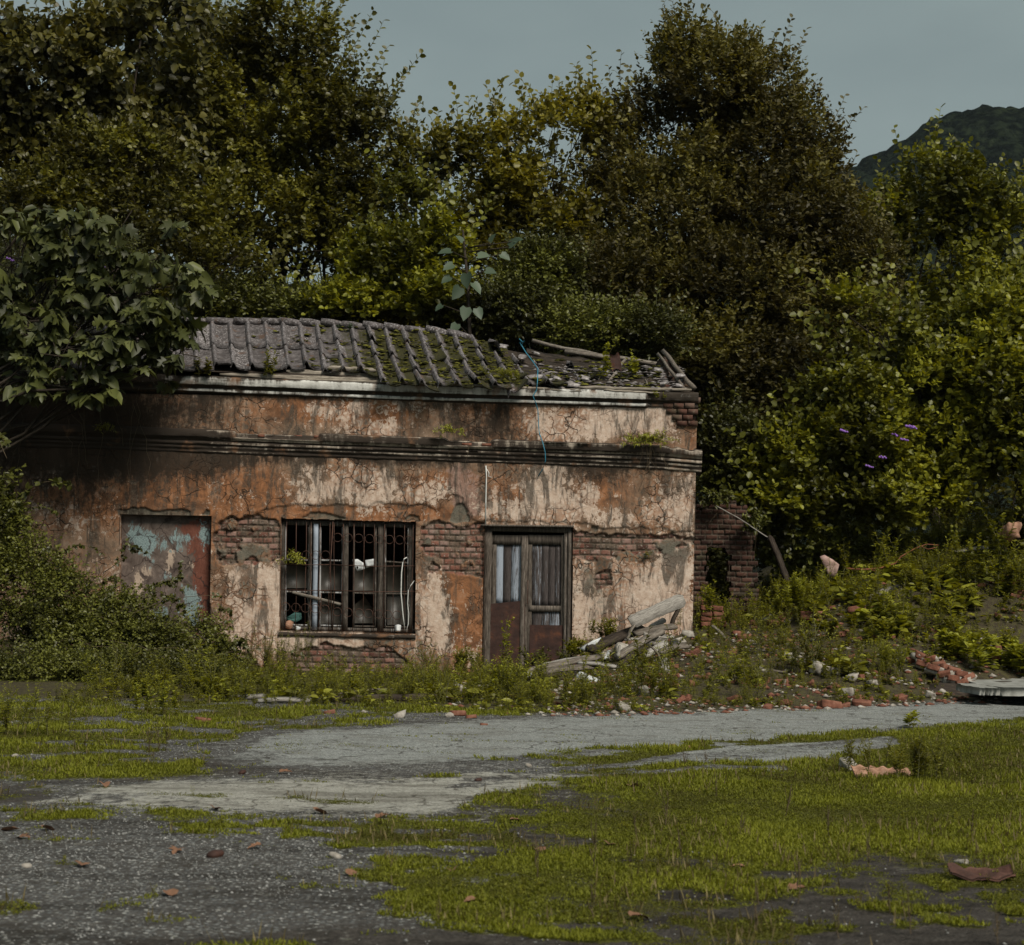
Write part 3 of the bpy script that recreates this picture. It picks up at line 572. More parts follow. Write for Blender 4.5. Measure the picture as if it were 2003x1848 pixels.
for (a_, b_, c_, d_, bro) in ((756, 796, 1098, 1222, 0), (692, 733, 1100, 1155, 6), (626, 667, 1098, 1154, 4), (558, 602, 1098, 1150, 9), (626, 667, 1160, 1220, 12), (692, 733, 1160, 1219, 22)):
    m = MB(); q_ = [WPt(a_, c_+bro, FD+.012), WPt((a_+b_)/2, c_+bro*.3, FD+.012), WPt(b_, c_+bro*1.8, FD+.012), WPt(b_, d_, FD+.012), WPt(a_, d_, FD+.012)]; m.add(q_+[p_+np.array([0, .006, 0]) for p_ in q_], [np.array([[0, 1, 2, 3, 4], [9, 8, 7, 6, 5]]), np.array([[i_, (i_+1) % 5, 5+(i_+1) % 5, 5+i_] for i_ in range(5)])], .5); subw(m, 'pane', M['pane'], win, wl)
gr = MB(); rr = random.Random(8); GY = .035
for (ua, ub, dv, us) in ((549, 646, 0, [558, 577, 597, 606, 624, 643]), (648, 812, 3, [651, 669, 690, 710, 730, 750, 769, 789, 806])):
    for u in us:
        b = rr.uniform(-2, 2)
        gr.tube([WPt(u+2, 1018, GY), WPt(u+1.2, 1080, GY+.01), WPt(u+.5+b, 1150, GY), WPt(u-1, 1236, GY)], .0065, 5)
    for v in (1103, 1153): gr.tube([WPt(ua, v+.013*(ua-549), GY-.012), WPt((ua+ub)/2, v+dv*.4+.013*((ua+ub)/2-549)+1, GY-.012), WPt(ub, v+.013*(ub-549), GY-.012)], .007, 5)
def ring(m, u, v, r):
    th = np.linspace(0, 2*np.pi, 15); c = WPt(u, v, GY-.005)
    m.tube(np.stack([c[0]+r*np.cos(th), np.full(15, c[1]), c[2]+r*np.sin(th)], -1), .0055, 4, cap=False)
for u in (557, 577, 598, 617, 636): ring(gr, u, 1085.5, .076)
for k, u in enumerate((660, 680, 701, 722, 742, 761, 781, 799)): ring(gr, u, 1051+k*.8, .076)
for k, u in enumerate((558, 578, 597, 616, 635, 659, 680, 702, 720, 740, 758, 776)): ring(gr, u, 1187+k*1.1 + (4 if k > 4 else 0), .076)
gr.tube([WPt(651, 1020, GY-.03), WPt(646, 1110, GY-.05), WPt(649, 1235, GY-.02)], .009, 5)
gr.tube([WPt(620, 1236, GY-.02), WPt(627, 1190, GY-.04), WPt(628, 1160, GY)], .006, 5)
subw(gr, 'grille', M['iron'], win, wl)
m = MB(); a, b = WPt(545, 1238, 0), WPt(813, 1244, 0)
sx = np.linspace(a[0]-.01, b[0], 60); zz0 = np.interp(sx, [a[0], b[0]], [a[2], b[2]])
Vs = []
for (dy, dz) in ((.20, .045), (-.02, .02), (-.045, -.005), (-.04, -.045), (.02, -.06)): Vs.append(np.stack([sx, WY+dy+(fbm(sx*6, dy*50, 0, 3)-.5)*.03, zz0+dz+(fbm(sx*8, dz*60, 0, 5)-.5)*.03], -1))
m.add(np.stack(Vs, 1).reshape(-1, 3), [grid_faces(60, 5)], .4); subw(m, 'sill', M['cornice_dark'], win, wl)
# ---------------- door
dl = WPt(1032, 1300, .1); door = empty('door', dl); door.parent = bld; door.location = Vector(dl)-Vector(bld.location)
m = MB()
strip(m, (947, 1032), (1119, 1036), .11, .09, .10, .25); strip(m, (955, 1030), (950, 1330), .13, .10, .098, .3); strip(m, (1107, 1032), (1104, 1330), .06, .09, .104, .9, seed=4); strip(m, (1115, 1030), (1111, 1330), .07, .11, .09, .6, seed=4)
subw(m, 'frame', M['wood_v'], door, dl)
def leaf_door(ua, ub, rails, planks, stile):
    m = MB()
    strip(m, (ua+5, 1046), (ua+2, 1325), .095, .05, .135, stile[0], seed=ua); strip(m, (ub-5, 1046), (ub-8, 1325), .085 if ub > 1060 else .12, .055, .13, stile[1], seed=ub)
    for v, w_, r in rails: strip(m, (ua+2, v), (ub-4, v+1), w_, .052, .1335, r, seed=int(v))
    o = subw(m, 'door_leaf', M['wood_v'], door, dl)
    m = MB()
    for (a, b, v0, v1, r, dy) in planks: strip(m, ((a+b)/2+.5, v0), ((a+b)/2-1.5, v1), (b-a)/110-.004, .02, .15+dy, r, seg=10, seed=int(a))
    V, F, R = m.arrays(); q = mk('planks', V-np.array(dl), F, M['wood_blue'], o, {'rnd': R}); return o
L1 = leaf_door(961, 1031, [(1055, .17, .3), (1280, .2, .3)], [(967, 984, 1060, 1180, .8, 0), (984, 1000, 1060, 1182, .1, .008), (1000, 1018, 1060, 1180, .65, 0), (1016, 1026, 1058, 1180, .75, -.004)], (.35, .45))
L2 = leaf_door(1031, 1108, [(1055, .17, .15), (1190, .11, .65), (1290, .2, .3)], [(1041, 1060, 1064, 1185, .45, 0), (1060, 1073, 1064, 1185, .3, -.006), (1073, 1086, 1064, 1186, .15, .004), (1086, 1099, 1064, 1186, .38, 0), (1041, 1060, 1196, 1230, .3, 0), (1059, 1075, 1196, 1230, .45, -.003), (1075, 1098, 1196, 1230, .6, 0)], (.35, .6))
m = MB(); strip(m, (1024, 1048), (1019, 1330), .075, .035, .095, .8, seed=9); subw(m, 'centre_strip', M['wood_v'], door, dl)
def sheet(pts, dy, seed):
    m = MB(); a = np.array(pts, float); n = 12
    s_, t_ = np.meshgrid(np.linspace(0, 1, n), np.linspace(0, 1, n), indexing='ij')
    q = ((1-s_)*(1-t_))[..., None]*a[0]+(s_*(1-t_))[..., None]*a[1]+(s_*t_)[..., None]*a[2]+((1-s_)*t_)[..., None]*a[3]
    p = P(q[..., 0], q[..., 1], WY); p[..., 1] = WY+dy-.02*fbm(s_*4, t_*4, 0, seed, 2)
    m.add(p.reshape(-1, 3), [grid_faces(n, n)], .5); return m
subw(sheet([(957, 1181), (1027, 1174), (1024, 1335), (954, 1335)], .10, 3), 'metal_sheet', M['rust'], door, dl)
subw(sheet([(1036, 1222), (1103, 1223), (1101, 1335), (1034, 1335)], .105, 6), 'metal_sheet', M['rust'], door, dl)
m = MB(); m.tube([WPt(1031, 1135, .08), WPt(1032, 1135, .04), WPt(1031, 1180, .04), WPt(1030, 1180, .08)], .008, 6); subw(m, 'latch', M['iron'], door, dl)
# lintel slab edge above the door
m = MB(); strip(m, (940, 1027.5), (1122, 1029.5), .035, .20, .045, .6); V_, F_, R_ = m.arrays(); mk('door_lintel', V_-np.array(bld.location), F_, M['wood_v'], bld, {'rnd': R_})
# ---------------- blocked doorway
cpt = [P(u, v, WY) for u, v in BLIND]; nx, nz = 110, 190
s_, t_ = np.meshgrid(np.linspace(0, 1, nx), np.linspace(0, 1, nz), indexing='ij')
bp = ((1-s_)*(1-t_))[..., None]*cpt[0]+(s_*(1-t_))[..., None]*cpt[1]+(s_*t_)[..., None]*cpt[2]+((1-s_)*t_)[..., None]*cpt[3]
bu, bv = PX(bp[..., 0], WY, bp[..., 2]); bp[..., 1] = WY+.15-.03*fbm(bp[..., 0]*3, bp[..., 2]*3, 0, 71, 4)
te = blobs(bu, bv, [(262, 1050, 25, 28, .9), (285, 1075, 16, 30, .6), (325, 1060, 40, 22, .5), (398, 1045, 13, 26, 1.1), (365, 1052, 8, 12, .6), (370, 1175, 22, 35, .9), (325, 1130, 20, 40, .45), (310, 1200, 25, 20, .6), (375, 1215, 20, 20, .5), (345, 1050, 12, 18, .5)])
re = blobs(bu, bv, [(396, 1120, 24, 110, 1.2), (365, 1045, 18, 25, .6), (240, 1040, 10, 20, .4), (395, 1070, 8, 20, .4), (350, 1030, 40, 10, .3)])
cr_ = blobs(bu, bv, [(332, 1085, 8, 20, .7), (275, 1130, 18, 25, .6), (255, 1160, 15, 20, .5), (370, 1105, 8, 14, .6), (325, 1110, 10, 20, .5), (385, 1160, 8, 30, .4)])
mk('blocked_doorway', bp.reshape(-1, 3)-np.array(bld.location), [grid_faces(nx, nz)], M['panel'], bld, cattrs={'mA': np.stack([te, re, cr_, te*0+1], -1).reshape(-1, 4)}, smooth=True)
# cable down the wall
m = MB(); m.tube([WPt(950, 911, -.05), WPt(951, 930, -.045), WPt(950, 975, -.04), WPt(949.5, 1026, -.04)], .012, 6)
m.tube([WPt(950, 915, -.05), WPt(956, 925, -.06), WPt(955, 932, -.06), WPt(961, 934, -.05)], .007, 5)
V_, F_, R_ = m.arrays(); mk('cable', V_-np.array(bld.location), F_, M['pvc'], bld, {'rnd': R_})
# ---------------- roof
def roofpt(u, s, lift=0.):
    """u = pixel column at the eave, s 0 ridge .. 1 eave; real slope going back from the wall"""
    ve = np.interp(u, [-100, 340, 420, 700, 760, 1100, 1350], [712, 717, 722, 732, 741, 752, 758]); vr = np.interp(u, [-100, 340, 560, 700, 880, 960, 1100, 1200], [629, 632, 634, 640, 652, 664, 690, 700])
    e = P(u, ve, WY-.12); r = P(u-np.interp(u, [0, 375, 560, 700, 900, 1100], [-2, 5, 12, 22, 36, 42]), vr, WY+2.4)
    p = r+(e-r)*np.asarray(s)[..., None]; p[..., 2] += lift-.05*np.sin(np.pi*np.clip(s, 0, 1))*1.
    return p
tw = np.array([0, .07, .13, .2, .28, .5, .75, .93, 1.0]); th_ = np.array([.0, .060, .082, .058, .004, -.020, -.018, -.004, .010])
rt = MB(); mossA = []; ribA = []; rt_rng = np.random.default_rng(5); mossP = []
u = 20.0; ci = 0
while u < 1150:
    du = 36.0; left = u < 700
    rows = 2 if u < 600 else (3 if u < 720 else 4)
    s_end = 1.0
    jit = rt_rng.uniform(-.05, .05)+(.10 if 730 < u < 1000 else 0) - (.07 if 440 < u < 730 else 0)
    bnds = np.linspace(0, s_end+jit, rows+1)
    for r in range(rows):
        if u > 1010 and r == 0: continue
        if u > 1020 and rt_rng.random() < .2: continue
        if u > 1075 and rt_rng.random() < .3: continue
        dx, tilt, lf = rt_rng.normal(0, 1.2), rt_rng.normal(0, .012), rt_rng.uniform(0, .015)
        if u > 700: dx *= 1.8; tilt *= 2.2; lf *= 2
        if u > 960: dx *= 2; tilt *= 2.5; lf = rt_rng.uniform(-.025, .02)
        s0, s1 = bnds[r]-.02, bnds[r+1]+.03
        ns = 5; ss_, ww = np.meshgrid(np.linspace(s0, s1, ns), tw, indexing='ij')
        uu = u+ww*(du+3)+dx*(ss_-s0)*3
        lift = np.interp(tw, tw, th_)[None]+.028*(ss_-s0)/(s1-s0)+lf+tilt*(ww-.5)*4*(ss_-s0)/(s1-s0)
        if 415 < u < 450 and r == rows-1: lift = lift+.09*np.sin(ww*3.1)*((ss_-s0)/(s1-s0))**2
        p = roofpt(uu, ss_, lift)
        p[-1, :, 1] += rt_rng.uniform(-.02, .02, len(tw)) if u > 600 else 0
        lip = p[-1].copy(); lip[:, 2] -= .020; lip[:, 1] += .008
        Vt = np.concatenate([p.reshape(-1, 3), lip]); nt_ = len(tw)
        F = grid_faces(ns, nt_); L_ = np.array([[(ns-1)*nt_+k, (ns-1)*nt_+k+1, ns*nt_+k+1, ns*nt_+k] for k in range(nt_-1)])
        rt.add(Vt, [F, L_], rt_rng.random())
        mm = np.interp(u, [360, 560, 640, 720, 900, 1100], [.1, .3, .7, 1., 1.15, 1.2])*(fbm(p[..., 0]*1.3, p[..., 1]*1.3, 0, 9, 3)+.35)*np.where(ww > .3, 1, .25)
        mossA.append(np.concatenate([mm.ravel(), mm[-1]])); ribA.append(np.concatenate([np.tile(np.clip(th_/.08, 0, 1), ns), np.clip(th_/.08, 0, 1)]))
        if u > 480:
            for q in range(int(rt_rng.integers(5, 13)*mm.max()*1.2)):
                a, b = rt_rng.uniform(.28, .95), rt_rng.uniform(.05, .98)
                mossP.append((roofpt(np.array(u+a*du), np.array(s0+(s1-s0)*b), .01+lf+.028*b), rt_rng.uniform(.018, .055)))
    u += du; ci += 1
V_, F_, R_ = rt.arrays(); rofo = mk('roof_tiles', V_-np.array(bld.location), F_, M['tile'], bld, {'rnd': R_, 'moss': np.concatenate(mossA), 'rib': np.concatenate(ribA)}, smooth=False)
# ridge caps
m = MB(); rng = np.random.default_rng(2)
for k, u in enumerate(np.arange(20, 560, 56)):
    a, b = roofpt(np.array(u-2.), np.array(0.), .05), roofpt(np.array(u+58.), np.array(0.), .035); m.tube([a, (a+b)/2+[0, 0, .005], b], [.075, .07, .062], 8, rng.random())
for k, u in enumerate(np.arange(560, 955, 44)):
    a, b = roofpt(np.array(u-2.), np.array(0.), .045+rng.uniform(-.01, .03)), roofpt(np.array(u+46.), np.array(0.), .02+rng.uniform(-.01, .03)); m.tube([a, (a+b)/2+[0, 0, .01], b], [.08, .075, .06], 8, rng.random())
V_, F_, R_ = m.arrays(); mk('ridge_tiles', V_-np.array(bld.location), F_, M['tile'], bld, {'rnd': R_, 'moss': R_*0+.1, 'rib': R_*0+.5})
# rear roof slope + substrate boards
m = MB()
us = np.linspace(-100, 1200, 60)
a = roofpt(us, np.zeros(60), -.05); b = a.copy(); b[:, 1] = WY+5.1; b[:, 2] = 5.2; m.add(np.stack([a, b], 1).reshape(-1, 3), [grid_faces(60, 2)], .2)
a = roofpt(us, np.zeros(60), -.07); b = roofpt(us, np.ones(60)*.97, -.07); m.add(np.stack([a, b], 1).reshape(-1, 3), [grid_faces(60, 2)], .2)
V_, F_, R_ = m.arrays(); mk('roof_deck', V_-np.array(bld.location), F_, M['wood_rot'], bld, {'rnd': R_})
# collapsed right end: sagging deck of dark boards
m = MB(); 
for k in range(15):
    f = k/14; ua, ub = 985+f*40, 1290-f*60; va, vb = 748-f*62, 757-f*52
    Ya, Yb = WY+.05+f*1.9, WY+.05+f*1.9
    if k > 8: ub = 1230
    A, B = P(ua+rng.uniform(-15, 15), va+rng.uniform(-2, 3), Ya), P(ub+rng.uniform(-20, 20), vb+rng.uniform(-3, 6), Yb)
    t = np.linspace(0, 1, 7)[:, None]; pth = A+(B-A)*t; pth[:, 2] += rng.normal(0, .02, 7)-.06*np.sin(np.pi*t[:, 0])
    w_ = .075; q = np.concatenate([pth+[0, -w_, -.04], pth+[0, w_, .05], pth+[0, w_, .03], pth+[0, -w_, -.07]], 1).reshape(-1, 3)
    i = np.arange(6)[:, None]*4; j = np.arange(4)[None]; kk = (j+1) % 4
    m.add(q, [np.stack([i+j, i+kk, i+4+kk, i+4+j], -1).reshape(-1, 4)], rng.random())
V_, F_, R_ = m.arrays(); mk('roof_boards', V_-np.array(bld.location), F_, M['wood_rot'], bld, {'rnd': R_})
# gable end brick, stepped under the rake
yg = np.arange(WY-.02, WY+2.6, .03); zg = np.arange(0, 1.15, .03); xg0 = BX-.32
gx = np.linspace(BX-1.05, BX+.02, 40); pts = []
nx, nz = 60, 34
s_, t_ = np.meshgrid(np.linspace(0, 1, nx), np.linspace(0, 1, nz), indexing='ij')
ub_ = 1262+s_*95; vt = np.interp(ub_, [1262, 1290, 1300, 1357], [742, 700, 697, 762]); vb_ = 775
vv = vb_+(vt-vb_)*t_; dep = WY+.10+1.5*(1-s_)*1.0*t_+.2
p = P(ub_, vv, dep); ms, bs, _ = brickpat(p[..., 0]+p[..., 1]*.3, p[..., 2], .085, .17, 55); p[..., 1] += .03*ms+.05*(fbm(p[..., 0]*3, p[..., 2]*3, 0, 4)-.5)
mk('gable', p.reshape(-1, 3)-np.array(bld.location), [grid_faces(nx, nz)], M['brick'], bld, {'rnd': bs.ravel()*.8, 'mort': ms.ravel()})
m = MB()
for (a, b, ya, yb, w_) in (((1296, 688), (1358, 760), 1.5, -.12, .07), ((1286, 692), (1340, 762), 1.4, -.05, .05), ((1225, 700), (1180, 760), 1.6, .1, .04), ((1262, 742), (1268, 768), .3, .0, .025), ((1040, 668), (1200, 700), 2.2, 1.9, .05), ((1105, 688), (1290, 712), 2.0, 1.8, .06)):
    A, B = P(*a, WY+ya), P(*b, WY+yb); t = np.linspace(0, 1, 6)[:, None]; pth = A+(B-A)*t+rng.normal(0, .008, (6, 3)); m.tube(pth, w_*.75, 4, rng.random())
V_, F_, R_ = m.arrays(); mk('rafters', V_-np.array(bld.location), F_, M['wood_loose'], bld, {'rnd': R_})
# eave boards on top of the cornice
m = MB()
def eb(ua, va, ub, vb, Y, w, th, r, jag=.01):
    A, B = P(ua, va, Y), P(ub, vb, Y); n = 14; t = np.linspace(0, 1, n)[:, None]; c = A+(B-A)*t; c[:, 2] += rng.normal(0, jag*.5, n); 
    hw = w/2*(1-.5*np.array([1]+[0]*(n-2)+[1]))+rng.normal(0, jag*.4, n)
    q = np.stack([c+np.stack([0*hw, 0*hw-.02, hw], -1), c+np.stack([0*hw, 0*hw-.03, -hw], -1), c+np.stack([0*hw, 0*hw+th, -hw], -1), c+np.stack([0*hw, 0*hw+th+.05, hw], -1)], 1).reshape(-1, 3)
    i = np.arange(n-1)[:, None]*4; j = np.arange(4)[None]; kk = (j+1) % 4
    m.add(q, [np.stack([i+j, i+kk, i+4+kk, i+4+j], -1).reshape(-1, 4), np.array([[3, 2, 1, 0], [4*n-4, 4*n-3, 4*n-2, 4*n-1]])], r)
eb(430, 732, 760, 744, WY-.02, .07, .1, .9); eb(560, 727, 745, 738, WY+.05, .11, .1, .8); eb(640, 719, 735, 724, WY+.10, .075, .1, .7); eb(450, 742, 1060, 763, WY-.12, .035, .12, .8)
eb(500, 738, 780, 748, WY-.08, .045, .1, .6); eb(760, 746, 1150, 765, WY-.13, .05, .1, .4); eb(1000, 758, 1190, 766, WY-.10, .04, .1, .9); eb(1130, 757, 1352, 763, WY-.08, .05, .1, .6); eb(1180, 763, 1290, 768, WY-.14, .03, .1, .8); eb(340, 736, 470, 743, WY-.05, .05, .1, .2)
V_, F_, R_ = m.arrays(); mk('eave_boards', V_-np.array(bld.location), F_, M['wood_pale'], bld, {'rnd': R_})
# moss cushions
for k in range(150):
    d_ = rng.random()**1.3*1.5; mossP.append((P(rng.uniform(950, 1290), 758-d_*37+rng.normal(0, 1.5), WY+d_)[()], rng.uniform(.02, .06)))
m = MB(); T = np.array([[0, 0, 1]]+[[math.cos(a)*.75, math.sin(a)*.75, .7] for a in np.arange(6)*math.pi/3]+[[math.cos(a+.5), math.sin(a+.5), 0] for a in np.arange(6)*math.pi/3])
F3 = np.array([[0, 1+k, 1+(k+1) % 6] for k in range(6)]); F4 = np.array([[1+k, 7+k, 7+(k+1) % 6, 1+(k+1) % 6] for k in range(6)])
for p, r in mossP:
    for q in range(3):
        d = rng.normal(0, r*.7, 3)*[1, .7, .15]; m.add(p+d+T*[r, r*.8, r*.55]*rng.uniform(.6, 1.2)*(1+rng.normal(0, .12, T.shape)), [F3, F4], rng.random())
V_, F_, R_ = m.arrays(); mk('moss', V_-np.array(bld.location), F_, M['moss'], bld, {'rnd': R_}, smooth=True)
tag(bpy.data.objects['moss'], kind='stuff')
# ================================================ GROUND
GP = {
 'g': [[(850, 1597), (930, 1560), (1060, 1536), (1200, 1515), (1560, 1508), (1690, 1500), (1730, 1468), (1700, 1446), (1860, 1424), (1930, 1409), (2010, 1400), (2400, 1392), (2400, 1705), (1700, 1698), (1400, 1696), (1200, 1700), (1060, 1690), (960, 1660), (1060, 1640), (1010, 1610)],
       [(720, 1790), (780, 1748), (880, 1705), (980, 1655), (1100, 1640), (1240, 1700), (1180, 1780), (1080, 1800), (880, 1806)],
       [(880, 1480), (980, 1468), (1150, 1462), (1280, 1458), (1340, 1450), (1500, 1438), (1650, 1430), (1760, 1420), (1740, 1438), (1600, 1450), (1400, 1470), (1200, 1480), (1000, 1484)],
       [(1130, 1508), (1300, 1490), (1700, 1474), (1740, 1505), (1300, 1512)],
       [(-300, 1372), (350, 1380), (420, 1396), (200, 1400), (120, 1425), (60, 1470), (-300, 1480)],
       [(0, 1368), (1300, 1360), (1290, 1390), (1000, 1395), (700, 1398), (640, 1412), (830, 1436), (700, 1440), (560, 1424), (400, 1402), (0, 1392)],
       [(-200, 1500), (330, 1480), (420, 1490), (310, 1506), (200, 1522), (-200, 1540)], [(300, 1540), (520, 1520), (690, 1524), (560, 1545), (350, 1560)],
       [(-200, 1578), (300, 1572), (600, 1580), (850, 1588), (920, 1600), (600, 1596), (200, 1590), (-200, 1596)], [(480, 1462), (640, 1450), (520, 1470), (420, 1478)],
       [(600, 1640), (900, 1690), (700, 1690)]],
 'p': [[(960, 1650), (1200, 1690), (2400, 1690), (2400, 1815), (1500, 1830), (1000, 1830), (760, 1800), (760, 1740), (560, 1640), (800, 1610)], [(300, 1600), (900, 1600), (1000, 1650), (700, 1650), (300, 1630)], [(-300, 1380), (450, 1392), (530, 1420), (450, 1450), (330, 1475), (460, 1520), (-300, 1530)]],
 'a': [[(520, 1458), (580, 1432), (700, 1430), (830, 1412), (1300, 1396), (1650, 1384), (2010, 1368), (2400, 1348), (2400, 1382), (2010, 1402), (1900, 1410), (1700, 1428), (1330, 1454), (900, 1480), (640, 1488), (400, 1484)],
       [(1120, 1508), (1330, 1470), (1560, 1455), (1750, 1440), (1760, 1460), (1600, 1482), (1300, 1498)]],
 'c': [[(30, 1572), (300, 1530), (700, 1518), (900, 1512), (1100, 1512), (1300, 1508), (1560, 1498), (1570, 1512), (1200, 1520), (1060, 1542), (930, 1566), (860, 1592), (700, 1582), (400, 1576)]],
 's': [[(860, 1600), (1060, 1540), (1560, 1512), (1760, 1470), (1900, 1430), (2400, 1400), (2400, 1700), (900, 1700)], [(100, 1530), (150, 1502), (350, 1490), (560, 1480), (740, 1480), (500, 1506), (300, 1530)], [(900, 1692), (2400, 1692), (2400, 1900), (500, 1900), (600, 1815), (1150, 1790)], [(-300, 1560), (-300, 1520), (100, 1540), (40, 1580)],
       [(150, 1835), (700, 1800), (2400, 1800), (2400, 2000), (100, 2000)], [(550, 1720), (900, 1730), (1100, 1760), (760, 1745)], [(600, 1660), (800, 1668), (1000, 1690), (760, 1680)]],
}
def gmask(x, y, key, amp=1.0):
    n1 = (fbm(x*.9, y*.9, 0, 101, 4)-.5); n2 = (fbm(x*4, y*4, 0, 103, 3)-.5); n3 = fbm(x*1.1, y*1.1, 5, 107, 4)-.5
    n4 = fbm(x*9, y*9, 0, 109, 3)-.5; amp = amp*np.clip(y/19, .3, 1.15)*np.clip(y/19, .3, 1.15)**.5; xx = x+(n1*1.2+n2*.8+n4*.3)*amp; yy = y+(n3*1.8+n2*1.0+n4*.5)*amp
    z = np.zeros_like(x); u, v = PX(xx, np.maximum(yy, 3), z)
    r = np.zeros(x.shape, bool)
    for p in GP[key]: r |= inpoly(u, v, p)
    return r & (y > 4)
def gs(x, y, key, amp):
    return (gmask(x, y, key, amp)*1.+gmask(x+.3, y-.05*y, key, amp*.8)+gmask(x-.4, y+.04*y, key, amp*1.3)+gmask(x+.1, y+.02*y, key, amp*1.8))/4
def grassy(x, y):
    g = sst(gs(x, y, 'g', .6)+(fbm(x*3.5, y*3.5, 4, 121, 4)-.5)*1.1, .35, .75)
    p = gmask(x, y, 'p', 1.)*np.maximum(sst(fbm(x*4.5, y*4.5, 0, 111, 4), .48, .60), sst(fbm(x*1.4, y*2.2, 0, 112, 4), .56, .66))
    rd = gmask(x, y, 'a', .25) | gmask(x, y, 'c', .5)
    fu_, fv_ = PX(x, np.maximum(y, 3), 0*x); field = np.maximum(sst(fu_, 1050, 1300)*sst(y, 10.4, 12.2), .0); g = g*(.15+.6*field+.95*sst(fbm(x*1.3, y*1.3, 2, 113, 5), .36, .52))*(.45+.4*field+.7*sst(fbm(x*5, y*5, 2, 119, 3), .35, .5)); g = np.clip(g, 0, 1)
    p = np.maximum(p, sst(fbm(x*3.2, y*3.2, 7, 115, 5), .62, .70)*.6*(y < 15))
    g = np.maximum(np.clip(g, 0, 1), p*.9)
    edge_moss = sst(fbm(x*1.5, y*2.5, 3, 117, 4), .60, .68)*.6
    return np.where(rd, np.maximum(edge_moss*(1-gmask(x, y, 'a', .0)*.7), 0)*1., g)
def axis(lo, hi, st, far, r=1.25):
    a = list(np.arange(lo, hi+1e-6, st)); d = st; b = [a[-1]]
    while b[-1] < far: d *= r; b.append(b[-1]+d)
    d = st; c = [a[0]]
    while c[-1] > -far: d *= r; c.append(c[-1]-d)
    return np.array(c[:0:-1]+a+b[1:])
gx = axis(-11, 13, .05, 5000)
gy = list(np.exp(np.arange(math.log(6.0), math.log(40), .0035))); 
d = .14
while gy[-1] < 6000: d *= 1.25; gy.append(gy[-1]+d)
d = .03; c = [gy[0]]
while c[-1] > -300: d *= 1.4; c.append(c[-1]-d)
gy = np.array(c[:0:-1]+gy)
X, Y = np.meshgrid(gx, gy, indexing='ij'); Z = zt(X, Y)
Z = np.where((Y > 60) | (np.abs(X) > 40), np.minimum(Z, 2.4), Z)
g_ = blur(grassy(X, Y)); a_ = blur(gs(X, Y, 'a', .22)); c_ = blur(gs(X, Y, 'c', .5)); s_ = blur(gs(X, Y, 's', .9))
Z = Z+.018*g_*(fbm(X*6, Y*6, 0, 120, 3))+.008*a_-.010*s_
ye = np.interp(X, [-8, 0, 2, 8, 14], [22.3, 22.6, 23.4, 28.0, 31.0]); back = sst(Y-ye-1.8*sst(-X, -.5, 1.5), -.1, .5)
